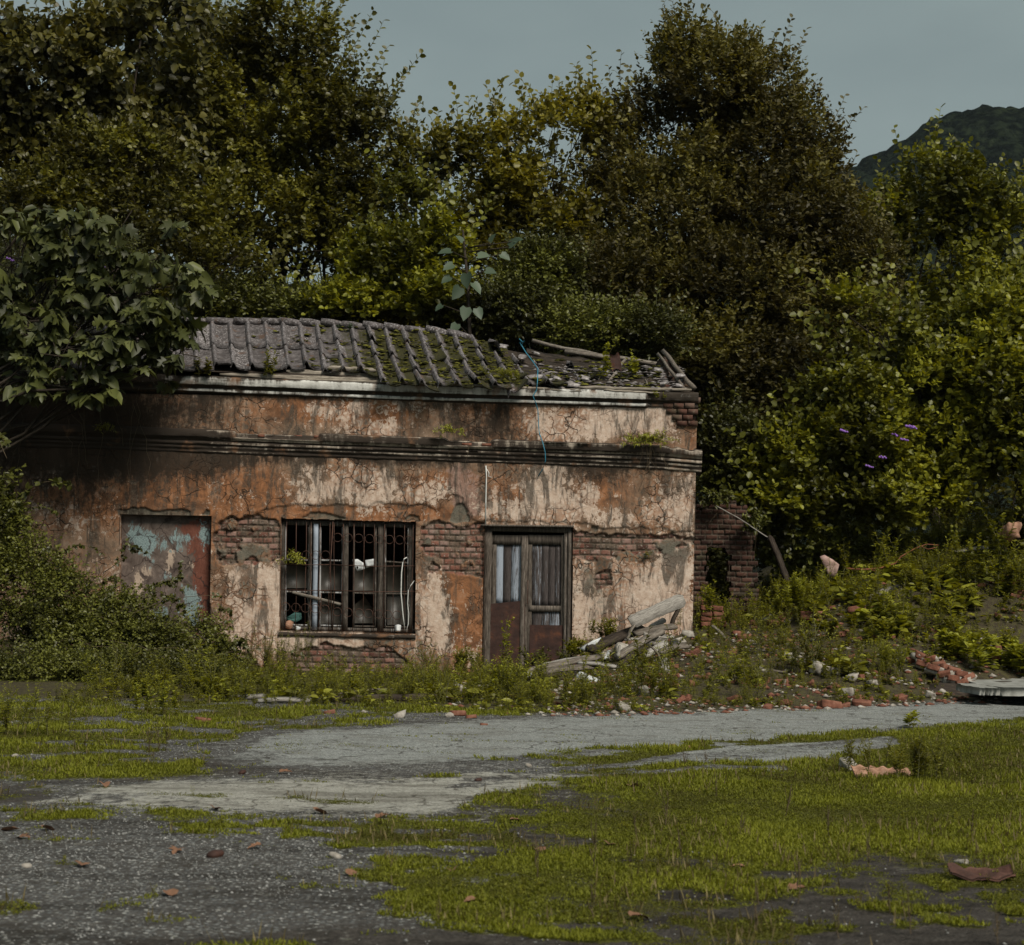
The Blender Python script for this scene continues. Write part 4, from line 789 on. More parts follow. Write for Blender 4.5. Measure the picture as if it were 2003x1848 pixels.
def ground_mat():
    g = NT('broken_ground'); p = g.pos(); A = g.n('SeparateColor', {0: g.attr('mA', 'Color')}); so = g.attr('mA', 'Alpha'); B = g.attr('back')
    n = g.noise(p, 1.6, 8, .65, .4); n2 = g.noise(p, 9, 6, .7); n3 = g.noise(p, 45, 4, .7); n4 = g.noise(p, 140, 2, .6)
    v = g.n('TexVoronoi', {'Vector': p, 'Scale': 34.}); vf = v.outputs['Color']; vd = v.outputs['Distance']; vs = g.n('SeparateColor', {0: vf}).outputs[0]
    v2 = g.n('TexVoronoi', {'Vector': p, 'Scale': 75.}); v2s = g.n('SeparateColor', {0: v2.outputs['Color']}).outputs[0]
    st = g.ramp(vs, [(.0, (.050, .052, .055)), (.5, (.135, .140, .142)), (.85, (.24, .245, .235)), (1., (.46, .46, .43))])
    dirt = g.ramp(n2, [(.3, (.050, .046, .042)), (.7, (.130, .122, .112))])
    gv = g.mix(g.ma('MULTIPLY', g.ss(vd, .60, .30), g.ss(g.ma('ADD', n2, g.ma('MULTIPLY', vs, .3)), .45, .65)), dirt, st)
    gv = g.mix(g.ma('MULTIPLY', g.ss(n, .52, .66), .6), gv, (.045, .038, .030))
    asph = g.ramp(g.ma('ADD', g.ma('MULTIPLY', v2s, .65), g.ma('MULTIPLY', n2, .35)), [(.1, (.135, .142, .138)), (.5, (.275, .287, .275)), (.95, (.46, .47, .44))])
    ckv = g.ss(g.vor(g.n('VectorMath', {0: p, 1: g.n('VectorMath', {0: g.n('TexNoise', {'Vector': p, 'Scale': 3.}).outputs['Color'], 'Scale': .5}, operation='SCALE').outputs[0]}, operation='ADD').outputs[0], 1.1, 'DISTANCE_TO_EDGE'), .02, .004)
    asph = g.mix(g.ma('MULTIPLY', g.ss(n, .5, .62), .35), asph, (.15, .14, .12)); asph = g.mix(g.ma('MULTIPLY', ckv, .7), asph, (.05, .042, .034))
    con = g.ramp(n2, [(.25, (.25, .24, .205)), (.5, (.38, .37, .325)), (.8, (.48, .47, .43))]); con = g.mix(g.ma('MULTIPLY', ckv, .7), con, (.07, .06, .045)); con = g.mix(g.ma('MULTIPLY', g.ss(v2s, .75, 1.), .5), con, (.12, .115, .10))
    soil = g.ramp(n2, [(.3, (.030, .026, .022)), (.6, (.075, .066, .058)), (.8, (.13, .12, .105))])
    mossc = g.ramp(n3, [(.3, (.040, .040, .010)), (.55, (.095, .098, .015)), (.8, (.165, .165, .025))])
    j = g.ma('ADD', g.ma('MULTIPLY', g.ma('SUBTRACT', n2, .5), 1.8), g.ma('ADD', g.ma('MULTIPLY', g.ma('SUBTRACT', n, .5), 1.0), g.ma('MULTIPLY', g.ma('SUBTRACT', n3, .5), 1.2)))
    c = g.mix(g.ss(g.ma('ADD', so, j), .3, .7), gv, soil)
    c = g.mix(g.ss(g.ma('ADD', A.outputs[2], g.ma('MULTIPLY', j, 1.1)), .32, .66), c, con)
    c = g.mix(g.ss(g.ma('ADD', A.outputs[1], g.ma('MULTIPLY', j, .9)), .3, .6), c, asph)
    c = g.mix(g.ss(g.ma('ADD', A.outputs[0], j), .42, .66), c, mossc)
    rub = g.ramp(g.ma('ADD', g.ma('MULTIPLY', n3, .5), g.ma('MULTIPLY', n2, .5)), [(.3, (.022, .018, .012)), (.48, (.060, .048, .032)), (.58, (.10, .095, .035)), (.68, (.15, .095, .065)), (.8, (.26, .23, .20))])
    bd_ = g.noise(g.pos((.35, 1.5, 1)), 1.5, 6, .6); c = g.mix(g.ma('MULTIPLY', g.ss(bd_, .50, .62), g.ma('SUBTRACT', .62, g.ma('MULTIPLY', A.outputs[1], .5))), c, g.mix(1., c, (.38, .36, .34), 'MULTIPLY'))
    c = g.mix(B, c, rub)
    c = g.mix(g.ma('MULTIPLY', g.ss(n3, .42, .58), .5), c, g.mix(1., c, (.45, .44, .43), 'MULTIPLY'))
    h = g.ma('ADD', g.ma('MULTIPLY', vd, -.6), n3)
    return g.out(c, .95, .12, g.bump(g.ma('ADD', h, g.ma('MULTIPLY', n2, 1.2)), 1., .02))
gr = mk('ground', np.stack([X, Y, Z], -1).reshape(-1, 3), [grid_faces(len(gx), len(gy))], ground_mat(), None, {'back': back}, {'mA': np.stack([g_, a_, c_, s_], -1).reshape(-1, 4)}, smooth=True)
tag(gr, kind='structure')
rng = np.random.default_rng(11)
def scatter(n, y0, y1, pw=1.0, x0=None, half=.305):
    """random ground points inside the wedge the photo sees; density ~ 1/y^pw"""
    t = rng.random(n); y = np.exp(np.log(y0)+t*(math.log(y1)-math.log(y0))) if pw == 2 else (y0+(y1-y0)*t)
    x = (rng.random(n)*2-1)*half*y*1.0
    return x, y
# ---- grass / moss fronds: one uncountable mat
x, y = scatter(1000000, 7.6, 24.8, 2); gm = grassy(x, y); k = rng.random(len(x)) < np.clip(gm, 0, 1)**1.3; k &= (y < np.interp(x, [-8, 0, 2, 8], [24.6, 24.0, 24, 28.5]))
# widen the area weighting: sample density per area ~1/y^2 gives even cover on the picture
x, y = x[k], y[k]; n = len(x); z = zt(x, y)+.005
th = rng.random(n)*6.283; lean = rng.random(n)*1.1+.15; dens = fbm(x*1.2, y*1.2, 0, 131, 4)
ax = np.stack([np.cos(th)*lean, np.sin(th)*lean, np.ones(n)], -1); nm = np.stack([-np.cos(th), -np.sin(th), lean], -1)+rng.normal(0, .3, (n, 3))
h = (.35+.65*gm[k])*(.009+.024*rng.random(n)**2.2)*(.55+.9*sst(dens, .35, .65))*(1+.5*sst(y, 12, 20))*np.where(y < 15, 1, 1.2)
m = MB(); m.leaves(np.stack([x, y, z], -1), ax, nm, h, .0025+.006*rng.random(n)+.0003*y, 'lance', np.clip(.5+(dens-.5)*1.6+rng.normal(0, .2, n), 0, 1))
tag(m.build('grass', M['grass']), kind='stuff')
x, y = scatter(16000, 8., 24, 2); k = (grassy(x, y) > .35) & (fbm(x*.8, y*.8, 2, 137, 3) > .45); x, y = x[k], y[k]; n = len(x); th = rng.random(n)*6.283; ax = np.stack([np.cos(th)*.45, np.sin(th)*.45, np.ones(n)], -1); m = MB(); m.leaves(np.stack([x, y, zt(x, y)], -1), ax, np.stack([-np.cos(th), -np.sin(th), .4+0*th], -1), .04+.09*rng.random(n)**2, .004+.0004*y, 'lance', rng.random(n)); tag(m.build('dry_grass', leafmat('straw_blade', (.06, .045, .02), (.13, .10, .045), (.22, .18, .08), .25, .6, .15)), kind='stuff')
# ---- gravel
x, y = scatter(42000, 7.6, 24, 2); k = (~gmask(x, y, 'a', .3)) & (~gmask(x, y, 'c', .5)) & (rng.random(len(x)) > grassy(x, y)*.95) & (rng.random(len(x)) < .25+.75*(fbm(x*.8, y*.8, 0, 141, 4) > .5)) & (rng.random(len(x)) < np.where(gmask(x, y, 's', .5), .07, 1))
x, y = x[k], y[k]; n = len(x)
OC = np.array([[0, 0, 1], [1, 0, 0], [.3, .95, 0], [-.8, .6, .1], [-.8, -.6, -.1], [.3, -.95, .1], [0, 0, -1]]); OF = np.array([[0, 1+k_, 1+(k_+1) % 5] for k_ in range(5)]+[[6, 1+(k_+1) % 5, 1+k_] for k_ in range(5)])
r = .003+.008*rng.random(n)**4.0+.00016*y; th = rng.random(n)*6.28; T = OC[None]*(1+rng.normal(0, .2, (n, 7, 3)))*(r[:, None, None]*np.array([1.2, .9, .65]))
T = np.stack([T[..., 0]*np.cos(th)[:, None]-T[..., 1]*np.sin(th)[:, None], T[..., 0]*np.sin(th)[:, None]+T[..., 1]*np.cos(th)[:, None], T[..., 2]], -1)+np.stack([x, y, zt(x, y)+r*.3], -1)[:, None]
m = MB(); m.add(T.reshape(-1, 3), [(np.arange(n)[:, None, None]*7+OF[None]).reshape(-1, 3)], np.repeat(rng.random(n), 7)); tag(m.build('gravel', M['stone']), kind='stuff')
# ---- distant wooded hill
hx = np.linspace(-250, 700, 420); hy = np.linspace(560, 1150, 160); X, Y = np.meshgrid(hx, hy, indexing='ij')
cu = [900, 1400, 1560, 1640, 1700, 1745, 1780, 1800, 1850, 1890, 1940, 2002, 2100, 2300, 2700, 3500]; cv = [560, 470, 390, 338, 304, 282, 262, 240, 226, 214, 212, 214, 210, 230, 300, 500]
cp = P(np.array(cu)*1., np.array(cv)*1., 800.); prof = np.interp(X*800/np.clip(Y, 800, 830), cp[:, 0], cp[:, 2])
Z = -5+prof*sst(Y, 560, 800)**.9*sst(-Y, -1150, -860)
bump = 0
for s_, a_2 in ((.14, 5.), (.4, 2.5)): bump = bump+a_2*np.sqrt(np.abs(fbm(X*s_*.6, Y*s_*.6, 0, 150+int(s_*10), 3)-.5)*2)
Z = Z+bump*sst(Y, 560, 600)*(Z > 0)
g = NT('far_forest'); p_ = g.pos(); nn = g.noise(p_, .06, 8, .75); c = g.mix(g.ss(g.noise(p_, .22, 3, .6), .42, .62), (.002, .003, .002), g.ramp(nn, [(.35, (.006, .009, .006)), (.6, (.016, .022, .011)), (.75, (.030, .036, .016))]))
tag(mk('hill', np.stack([X, Y, Z], -1).reshape(-1, 3), [grid_faces(420, 160)], g.out(c, 1., .0, g.bump(g.noise(p_, .25, 4), 1., 3.)), smooth=True), kind='structure')
# ================================================ TREES
def crown(rng, B, ntw, tl, per, L, W, shape='ovate', up=.5, out=.7, droop=.15, flat=.75, clump=None, cth=.45, shell=.45, front=.72, curl=.1, twr=.006, m=None, t=None):
    """B rows: cx,cy,cz,rx,ry,rz,weight in metres. returns (leaf builder, twig builder)"""
    B = np.asarray(B, float); wt = B[:, 6]*(B[:, 3]*B[:, 5])**.95; wt /= wt.sum()
    m = m or MB(); t = t or MB()
    bi = rng.choice(len(B), ntw, p=wt); d = nrm(rng.normal(size=(ntw, 3))); d[:, 1] = -np.abs(d[:, 1])*np.where(rng.random(ntw) < front, 1, -1)
    rho = 1-(1-shell)*rng.random(ntw)**1.3; rho *= rng.random(ntw)**.12
    lump = .80+.42*(fbm(d[:, 0]*1.8+bi, d[:, 1]*1.8, d[:, 2]*1.8, 7, 3))
    c = B[bi, :3]; p = c+d*B[bi, 3:6]*(rho*lump)[:, None]
    if clump:
        nz = fbm(p[:, 0]*clump, p[:, 1]*clump, p[:, 2]*clump, 33, 3); k = nz > cth+.03-rng.random(ntw)*.05; p, d, bi = p[k], d[k], bi[k]
    ntw = len(p); td = nrm(d*out+np.array([0, 0, up])+rng.normal(0, .38, (ntw, 3))); ln = tl[0]+(tl[1]-tl[0])*rng.random(ntw)**1.5
    q = p+td*ln[:, None]+np.array([0, 0, -1.])*(droop*ln*.4)[:, None]
    m.sticks(p-td*ln[:, None]*.25, q, twr, twr*.35, .12)
    f = (np.arange(per)+.4)/per; f = f[None]+rng.uniform(-.04, .04, (ntw, per)); f = np.clip(f, 0.02, 1)
    pos = p[:, None]+(q-p)[:, None]*f[..., None]
    sd = nrm(np.cross(td, np.array([0, 0, 1.])+rng.normal(0, .25, (ntw, 3)))); sg = np.where(np.arange(per) % 2, 1, -1.)
    ax = sd[:, None]*(sg*.85)[None, :, None]+td[:, None]*.65+rng.normal(0, .38, (ntw, per, 3))+np.array([0, 0, -droop])
    ax[:, -1] = td+rng.normal(0, .2, (ntw, 3)); ax = nrm(ax)
    nm = np.array([0, -.25, flat])+rng.normal(0, .42, (ntw, per, 3))
    sc = (.5+.65*rng.random((ntw, per)))*(1.05-.3*f)
    base = -.12+.74*sst(fbm(p[:, 0]*.75, p[:, 1]*.75, p[:, 2]*.75, 77, 3), .36, .64)+.22*rng.random(ntw)
    rn = np.clip(base[:, None]+rng.normal(0, .16, (ntw, per))+.22*f, 0, 1)
    m.leaves(pos.reshape(-1, 3)+ax.reshape(-1, 3)*.008, ax.reshape(-1, 3), nm.reshape(-1, 3), (L*sc).ravel(), (W*sc).ravel(), shape, rn.ravel(), curl)
    return m, t
def pxb(rows, ry=1.2):
    """(u, v, ru, rv, Y, weight) -> metric ellipsoids"""
    r = []
    for (u, v, ru, rv, Y, w_) in rows:
        c = P(u*1., v*1., Y*1.); s = Y/FPX; r.append((*c, ru*s, min(ry, max(ru, rv)*s), rv*s, w_))
    return np.array(r)
def limb(m, a, b, r0, r1, rng, bend=.12, n=7, seg=7):
    a, b = np.array(a, float), np.array(b, float); t = np.linspace(0, 1, n)[:, None]; L = np.linalg.norm(b-a)
    p = a+(b-a)*t; off = rng.normal(0, bend*L*.35, 3); p = p+np.sin(np.pi*t)*off; p[1:-1] += rng.normal(0, .012*L, (n-2, 3))
    m.tube(p, np.linspace(r0, r1, n), seg); return p
def tree(name, label, cat, blobsrows, base, leaf, seed, ntw, tl=(.3, .7), per=9, L=.09, W=.075, shoots=(), tr=.12, ry=1.3, group=None, trunkto=None, **kw):
    rng = np.random.default_rng(seed); B = pxb(blobsrows, ry)
    gz = float(zt(np.array(base[0]), np.array(base[1]))) if len(base) == 2 else base[2]
    loc = (base[0], base[1], gz-.02); root = empty(name, loc, label, cat, group)
    m, t = crown(rng, B, ntw, tl, per, L, W, **kw)
    big = B[np.argsort(-B[:, 3]*B[:, 5])]; top = big[0, :3]+np.array([0, .3, -.2])
    w_ = MB(); tp = limb(w_, loc, top, tr, tr*.45, rng, .10, 10, 8)
    for b in B:
        for q in range(2):
            s = tp[min(9, 3+int(rng.integers(0, 6)))]; e = b[:3]+rng.uniform(-.5, .5, 3)*b[3:6]; bp = limb(w_, s, e, tr*.38, tr*.12, rng, .15, 7, 6)
            for z in range(3): s2 = bp[int(rng.integers(3, 7))]; limb(w_, s2, b[:3]+nrm(rng.normal(0, 1, 3)+np.array([0, .3, .2]))*b[3:6]*.7, tr*.10, .007, rng, .12, 5, 4)
    # ragged leaders all over the outline
    for b in B:
        for q in range(int(5+7*b[3]/2)):
            a_ = rng.uniform(-.25, math.pi+.25); d_ = np.array([math.cos(a_), rng.uniform(-.6, .1), math.sin(a_)]); s_ = b[:3]+d_*b[3:6]*rng.uniform(.75, .98); e_ = s_+nrm(d_*.7+np.array([rng.normal(0, .2), -.1, .75]))*rng.uniform(.35, 1.05)*(W/.12+1)*.5
            u0, v0 = PX(s_[0], s_[1], s_[2]); u1, v1 = PX(e_[0], e_[1], e_[2]); shoots = list(shoots)+[(u0, v0, u1, v1, s_[1])]
    # leaders that break the outline: (u0,v0,u1,v1,Y)
    for (u0, v0, u1, v1, Y) in shoots:
        a, b = P(u0*1., v0*1., Y*1.), P(u1*1., v1*1., Y*1.+rng.uniform(-.2, .2)); n = max(4, int(np.linalg.norm(b-a)/(.045+L*.25))); f = np.linspace(.05, 1, n)
        sm = np.sin(np.pi*f)[:, None]*rng.normal(0, .05, 3); pos = a+(b-a)*f[:, None]+sm
        m.tube(pos, np.linspace(.008, .003, n), 4, .12)
        td = nrm(b-a); sg = np.where(np.arange(n) % 2, 1, -1.)[:, None]; sd = nrm(np.cross(td, [0, 1., 0]))
        ax = nrm(sd*sg*.8+td*.6+rng.normal(0, .3, (n, 3))); nm = rng.normal(0, .5, (n, 3))+[0, -.5, .6]
        sc = .65+.45*rng.random(n); m.leaves(pos, ax, nm, L*sc, W*sc, kw.get('shape', 'ovate'), np.clip(rng.normal(.5, .15, n), 0, 1), .1)
    lc = np.array(loc)
    V, F, R = m.arrays(); mk('crown', V-lc, F, M[leaf], root, {'rnd': R})
    if t.n: V, F, R = t.arrays(); w_.add(V, F, R)
    V, F, R = w_.arrays(); mk('trunk', V-lc, F, M['bark'], root, {'rnd': R}, smooth=True)
    return root
def bx(u, v, Y): q = P(u*1., v*1., Y*1.); return (q[0], Y)
# upper left: heart-leaved tree against the sky
tree('broadleaf_tree', 'dark tree with big drooping heart shaped leaves in the top left corner against the sky', 'tree',
     [(60, 150, 190, 120, 40, 1), (250, 110, 170, 110, 40, .9), (20, 330, 170, 110, 40.5, 1), (330, 60, 80, 90, 40.5, .7), (330, 200, 80, 90, 40.5, .8), (190, 300, 190, 90, 40.5, 1.1), (-120, 200, 150, 200, 40, .5)], bx(40, 1150, 41), 'heartleaf', 1, 3600, (.35, .8), 8, .21, .175,
     [(200, 120, 170, -40, 39.5), (100, 100, 60, -30, 39.5), (300, 90, 400, 20, 39), (330, 110, 385, -20, 39), (250, 60, 250, -60, 39.5), (20, 80, 10, -40, 39)], .16, shape='heart', droop=.9, up=.6, flat=.5, clump=.9, cth=.40)
tree('alder_tree', 'tall leafy tree left of centre behind the tile roof, sky glinting through its middle', 'tree',
     [(560, 230, 200, 150, 42, 1), (430, 170, 130, 140, 42, .8), (680, 300, 120, 130, 42, .9), (500, 420, 190, 130, 42, .8), (700, 440, 140, 110, 42, .8), (330, 420, 130, 120, 42, .9), (640, 560, 180, 70, 42, .6), (820, 330, 60, 60, 41.5, .8), (560, 80, 120, 100, 42, .75), (450, 540, 150, 70, 41.6, .9), (560, 500, 160, 60, 41.6, .8)], bx(540, 1150, 42.5), 'alder', 2, 7600, (.26, .6), 9, .145, .115,
     [(730, 300, 825, 195, 41), (720, 250, 825, 105, 41), (690, 200, 760, 90, 41), (650, 140, 730, 20, 41.5), (600, 120, 690, -20, 41.5), (540, 90, 600, -40, 41.5), (430, 80, 440, -30, 41.5), (480, 80, 500, -20, 41.5), (760, 330, 828, 240, 41), (740, 200, 800, 140, 41), (380, 90, 395, 10, 41.5), (700, 120, 750, 40, 41)], .17, up=.75, clump=.8, cth=.43)
tree('shrub', 'dark dense shrub between the fig and the big alder left of the tile roof', 'shrub',
     [(230, 330, 150, 80, 38.5, 1), (120, 420, 170, 90, 38, 1), (330, 400, 120, 90, 38, 1), (420, 540, 120, 80, 37.5, .9)], bx(240, 1150, 38.5), 'alder', 3, 3000, (.25, .5), 9, .135, .10, [(130, 240, 150, 170, 38), (240, 290, 235, 215, 38)], .09, clump=.9, cth=.40)
tree('alder_shrub', 'young yellow green alder rising just behind the middle of the tile roof', 'shrub',
     [(770, 520, 110, 80, 37, 1), (790, 420, 60, 70, 37.2, 1), (850, 590, 90, 50, 36.6, 1), (700, 600, 100, 40, 36.8, .9), (870, 470, 60, 80, 37, .9)], bx(780, 1150, 37.4), 'alder_lit', 4, 2100, (.22, .42), 9, .135, .112,
     [(800, 440, 815, 350, 37), (760, 440, 760, 370, 37), (850, 450, 880, 380, 37)], .07, up=.9, clump=1.2, cth=.40)
tree('alder_shrub', 'sparse yellowing alder with bare upright twigs between the two tallest trees', 'shrub',
     [(1000, 370, 100, 70, 39, 1), (1040, 300, 100, 70, 39.2, .8), (960, 300, 55, 80, 39, .5), (1110, 260, 90, 60, 39.4, .9), (1150, 230, 50, 50, 39.4, .8), (890, 310, 70, 50, 39.4, .8), (930, 430, 80, 60, 39, .8), (1060, 440, 110, 80, 39, 1), (980, 500, 90, 60, 38.6, .9), (1040, 380, 100, 80, 39, 1)], bx(1010, 1150, 39.4), 'yellowleaf', 5, 2900, (.22, .5), 8, .145, .115,
     [(960, 290, 930, 190, 39), (960, 280, 950, 165, 39), (980, 270, 985, 155, 39), (1000, 260, 1020, 175, 39), (1060, 240, 1080, 155, 39.2), (1100, 230, 1105, 170, 39.2), (1150, 220, 1165, 180, 39.2), (930, 300, 915, 220, 39)], .07, up=.9, clump=1.1, cth=.42)
tree('big_tree', 'large dark conical tree with narrow leaves rising above the right end of the roof', 'tree',
     [(1390, 170, 140, 110, 40, 1), (1330, 110, 70, 70, 40, .8), (1480, 190, 90, 90, 40, 1), (1310, 290, 190, 120, 40, 1), (1500, 300, 150, 130, 40, 1), (1580, 370, 80, 100, 40, .9), (1280, 430, 190, 130, 39.5, 1.05), (1520, 440, 160, 130, 39.5, 1.05), (1200, 560, 190, 110, 39, 1.05), (1430, 570, 210, 120, 39, 1.1), (1620, 480, 100, 120, 39.5, .8), (1600, 600, 120, 110, 39, .9), (1350, 690, 200, 80, 38.5, 1), (1130, 400, 80, 80, 39.5, .8), (1560, 750, 140, 110, 38.5, .9), (1450, 820, 130, 120, 38.5, .8)], bx(1400, 1150, 40.5), 'darkleaf', 6, 15500, (.28, .55), 11, .135, .080,
     [(1290, 160, 1325, 10, 39.5), (1300, 150, 1285, 70, 39.5), (1220, 200, 1215, 100, 39.5), (1210, 230, 1190, 130, 39.5), (1380, 110, 1375, 55, 39.5), (1430, 110, 1438, 60, 39.5), (1470, 140, 1475, 95, 39.5), (1515, 180, 1523, 112, 39.5), (1550, 230, 1562, 175, 39.5), (1580, 300, 1602, 230, 39.5), (1610, 330, 1640, 250, 39.5), (1620, 340, 1648, 280, 39.5), (1490, 160, 1500, 120, 39.5), (1200, 260, 1150, 190, 39.5)], .2, shape='ovate', up=.8, droop=.1, clump=1.1, cth=.40, ry=1.9, twr=.003)
tree('alder_tree', 'bright pointed tree standing against the hill near the right edge', 'tree',
     [(1830, 380, 90, 90, 42, .9), (1760, 450, 90, 90, 42, .9), (1900, 420, 90, 90, 42, .9), (1830, 560, 170, 110, 42, 1), (1700, 510, 80, 90, 41.8, .8), (1980, 480, 80, 90, 42, .9), (1940, 620, 130, 100, 41.5, 1)], bx(1840, 1150, 42.5), 'alder_lit', 7, 3400, (.25, .5), 9, .155, .125,
     [(1830, 340, 1828, 255, 41.5), (1790, 360, 1775, 290, 41.5), (1860, 350, 1880, 290, 41.5), (1900, 370, 1915, 300, 41.5), (1750, 400, 1715, 350, 41.5), (1700, 430, 1680, 390, 41.5), (1950, 400, 1960, 345, 41.5), (1985, 400, 2010, 370, 41.5)], .13, up=.95, clump=1.1, cth=.43)
tree('shrub', 'dull brownish shrub between the dark conical tree and the bright tree at right', 'shrub',
     [(1690, 520, 60, 70, 38.6, 1), (1670, 620, 80, 80, 38.5, 1)], bx(1680, 1100, 39), 'darkleaf', 8, 1800, (.3, .6), 10, .13, .065, [], .06, shape='lance', up=.8)
tree('leafy_bush', 'large bright green bush with a few purple flowers right of the building', 'bush',
     [(1740, 680, 110, 90, 36.5, 1), (1660, 600, 60, 40, 36.6, .8), (1660, 760, 110, 80, 36, 1), (1790, 780, 130, 90, 36, 1.1), (1700, 870, 140, 80, 35.6, 1), (1580, 900, 110, 90, 35.8, .8), (1850, 900, 120, 100, 35.6, .9), (1560, 990, 100, 70, 35.6, .7), (1750, 980, 150, 60, 35.3, .8)], bx(1730, 1080, 37), 'alder_lit', 9, 5000, (.22, .45), 9, .145, .12,
     [(1690, 640, 1670, 570, 36), (1740, 620, 1745, 580, 36), (1640, 720, 1620, 650, 35.6), (1830, 730, 1850, 670, 35.6), (1550, 850, 1510, 770, 35.6), (1510, 860, 1480, 830, 35.6)], .10, up=.8, clump=1.1, cth=.40)
tree('leafy_bush', 'tall yellow tipped bush cut off by the right edge above the concrete slab', 'bush',
     [(1960, 640, 110, 80, 36, 1), (1920, 740, 120, 90, 35.6, 1), (2010, 800, 110, 110, 35.4, 1), (1940, 870, 110, 100, 35.2, 1), (2010, 960, 110, 90, 34.8, 1), (2090, 700, 120, 200, 36, .5)], bx(1980, 1100, 36.5), 'alder_lit', 10, 3700, (.25, .5), 9, .15, .122,
     [(1960, 600, 1985, 540, 35.6), (1900, 680, 1880, 620, 35.4), (2000, 620, 2010, 560, 35.6), (1900, 740, 1870, 700, 35.2)], .09, up=.85, clump=1.1, cth=.42)
tree('shrub', 'dark shrub filling the corner right behind the building', 'shrub',
     [(1440, 900, 80, 90, 37, 1), (1480, 1000, 90, 80, 36.6, 1), (1560, 1060, 110, 60, 36.2, 1), (1400, 850, 60, 80, 37.4, 1), (1405, 1150, 70, 70, 36.4, 1.2)], bx(1460, 1120, 37.4), 'bramble', 12, 3000, (.25, .5), 9, .12, .09, [], .06, up=.5, clump=.9, cth=.4)  # last blob added behind the ruin's doorway to make the opening dark
tree('climber_tangle', 'low dark tangle of shrubs right behind the roof ridge', 'shrub',
     [(620, 610, 130, 40, 37.6, 1), (450, 600, 80, 50, 37.6, 1), (1000, 610, 110, 60, 36.8, 1), (1150, 650, 110, 50, 36.4, 1), (900, 620, 80, 40, 36.8, 1), (1060, 540, 90, 70, 37.4, 1), (1260, 660, 90, 50, 36.4, 1)], bx(800, 1150, 38), 'bramble', 13, 5200, (.25, .5), 9, .10, .06, [], .07, up=.5, clump=.8, cth=.36)
tree('flowering_shrub', 'straggly yellowish shrub with tiny purple flowers at the left edge behind the fig', 'shrub',
     [(60, 560, 150, 100, 33.2, 1), (160, 640, 90, 70, 33, .9), (30, 700, 90, 60, 32.6, .9), (200, 520, 80, 80, 33.2, .8)], bx(-40, 1200, 33.6), 'bramble', 14, 3200, (.3, .6), 12, .075, .022, [], .06, shape='lance', up=.4, droop=.5, clump=.9, cth=.4)
# sapling with huge leaves behind the roof
def bigleaf_sapling():
    rng = np.random.default_rng(21); Y = 35.6; gz = float(zt(-.9, 36.)); base = P(918., 1150., Y); root = empty('sapling', (base[0], Y, gz), 'slender sapling with very large pale bluish leaves behind the roof ridge', 'sapling')
    w_ = MB(); top = P(905., 450., Y); w_.tube([np.array([base[0], Y, gz]), P(920., 700., Y), P(915., 560., Y), top], [.06, .045, .032, .018], 7); m = MB()
    for (u, v, a, L) in ((902, 470, 2.2, .20), (875, 492, 3.0, .30), (940, 500, .3, .28), (1000, 478, .9, .30), (985, 500, -.3, .24), (880, 520, 3.4, .26), (912, 545, -1.6, .34), (930, 560, -.7, .30), (895, 570, -2.2, .32), (955, 530, .1, .25), (910, 610, -1.8, .30), (860, 600, 3.6, .2), (935, 610, -1.0, .26), (890, 640, -2.2, .26), (1010, 470, .5, .2), (875, 545, 3.5, .24), (960, 470, 1.2, .22)):
        p = P(u*1., v*1., Y-.2); ax = np.array([[math.cos(a), -.35, math.sin(a)-.25]]); m.leaves(p[None]-ax*L*.3, ax, np.array([[rng.normal(0, .3), -.75, .65]]), np.array([L]), np.array([L*.8]), 'heart', rng.random(1), .12)
        w_.tube([P(915., v+15., Y), p-ax[0]*L*.3], [.014, .008], 5)
    sub(m, 'crown', M['bigleaf'], root); sub(w_, 'trunk', M['bark'], root)
bigleaf_sapling()
# woodland mass closing the view far behind
rng = np.random.default_rng(31)
for i, (u, v, ru, rv, Y, sd) in enumerate(((1150, 560, 200, 150, 46, 1), (1500, 760, 260, 180, 46, 2), (1850, 800, 260, 170, 45, 3), (120, 560, 260, 150, 46, 4), (760, 640, 180, 60, 47, 5), (330, 620, 150, 50, 47, 6), (400, 160, 130, 150, 47, 7))):
    lab = ['dim tree behind the sparse yellowing alder', 'dim tree deep in shade behind the right corner of the building', 'dim tree behind the bushes at the far right', 'dim tree behind the fig at the far left', 'dim low tree behind the middle of the roof', 'dim low tree behind the left end of the roof', 'dim tree seen between the heart leaved tree and the tall alder'][i]
    tree('background_tree', lab, 'tree', [(u, v, ru, rv, Y, 1), (u-ru*.4, v+rv*.8, ru*.8, rv*.7, Y, 1), (u+ru*.4, v+rv*.8, ru*.8, rv*.7, Y, 1)], bx(u, 1150, Y+.6), 'alder', 40+sd, 2600, (.5, 1.), 8, .16, .12, [], .15, group='dim trees at the back of the thicket', clump=.5, cth=.3)
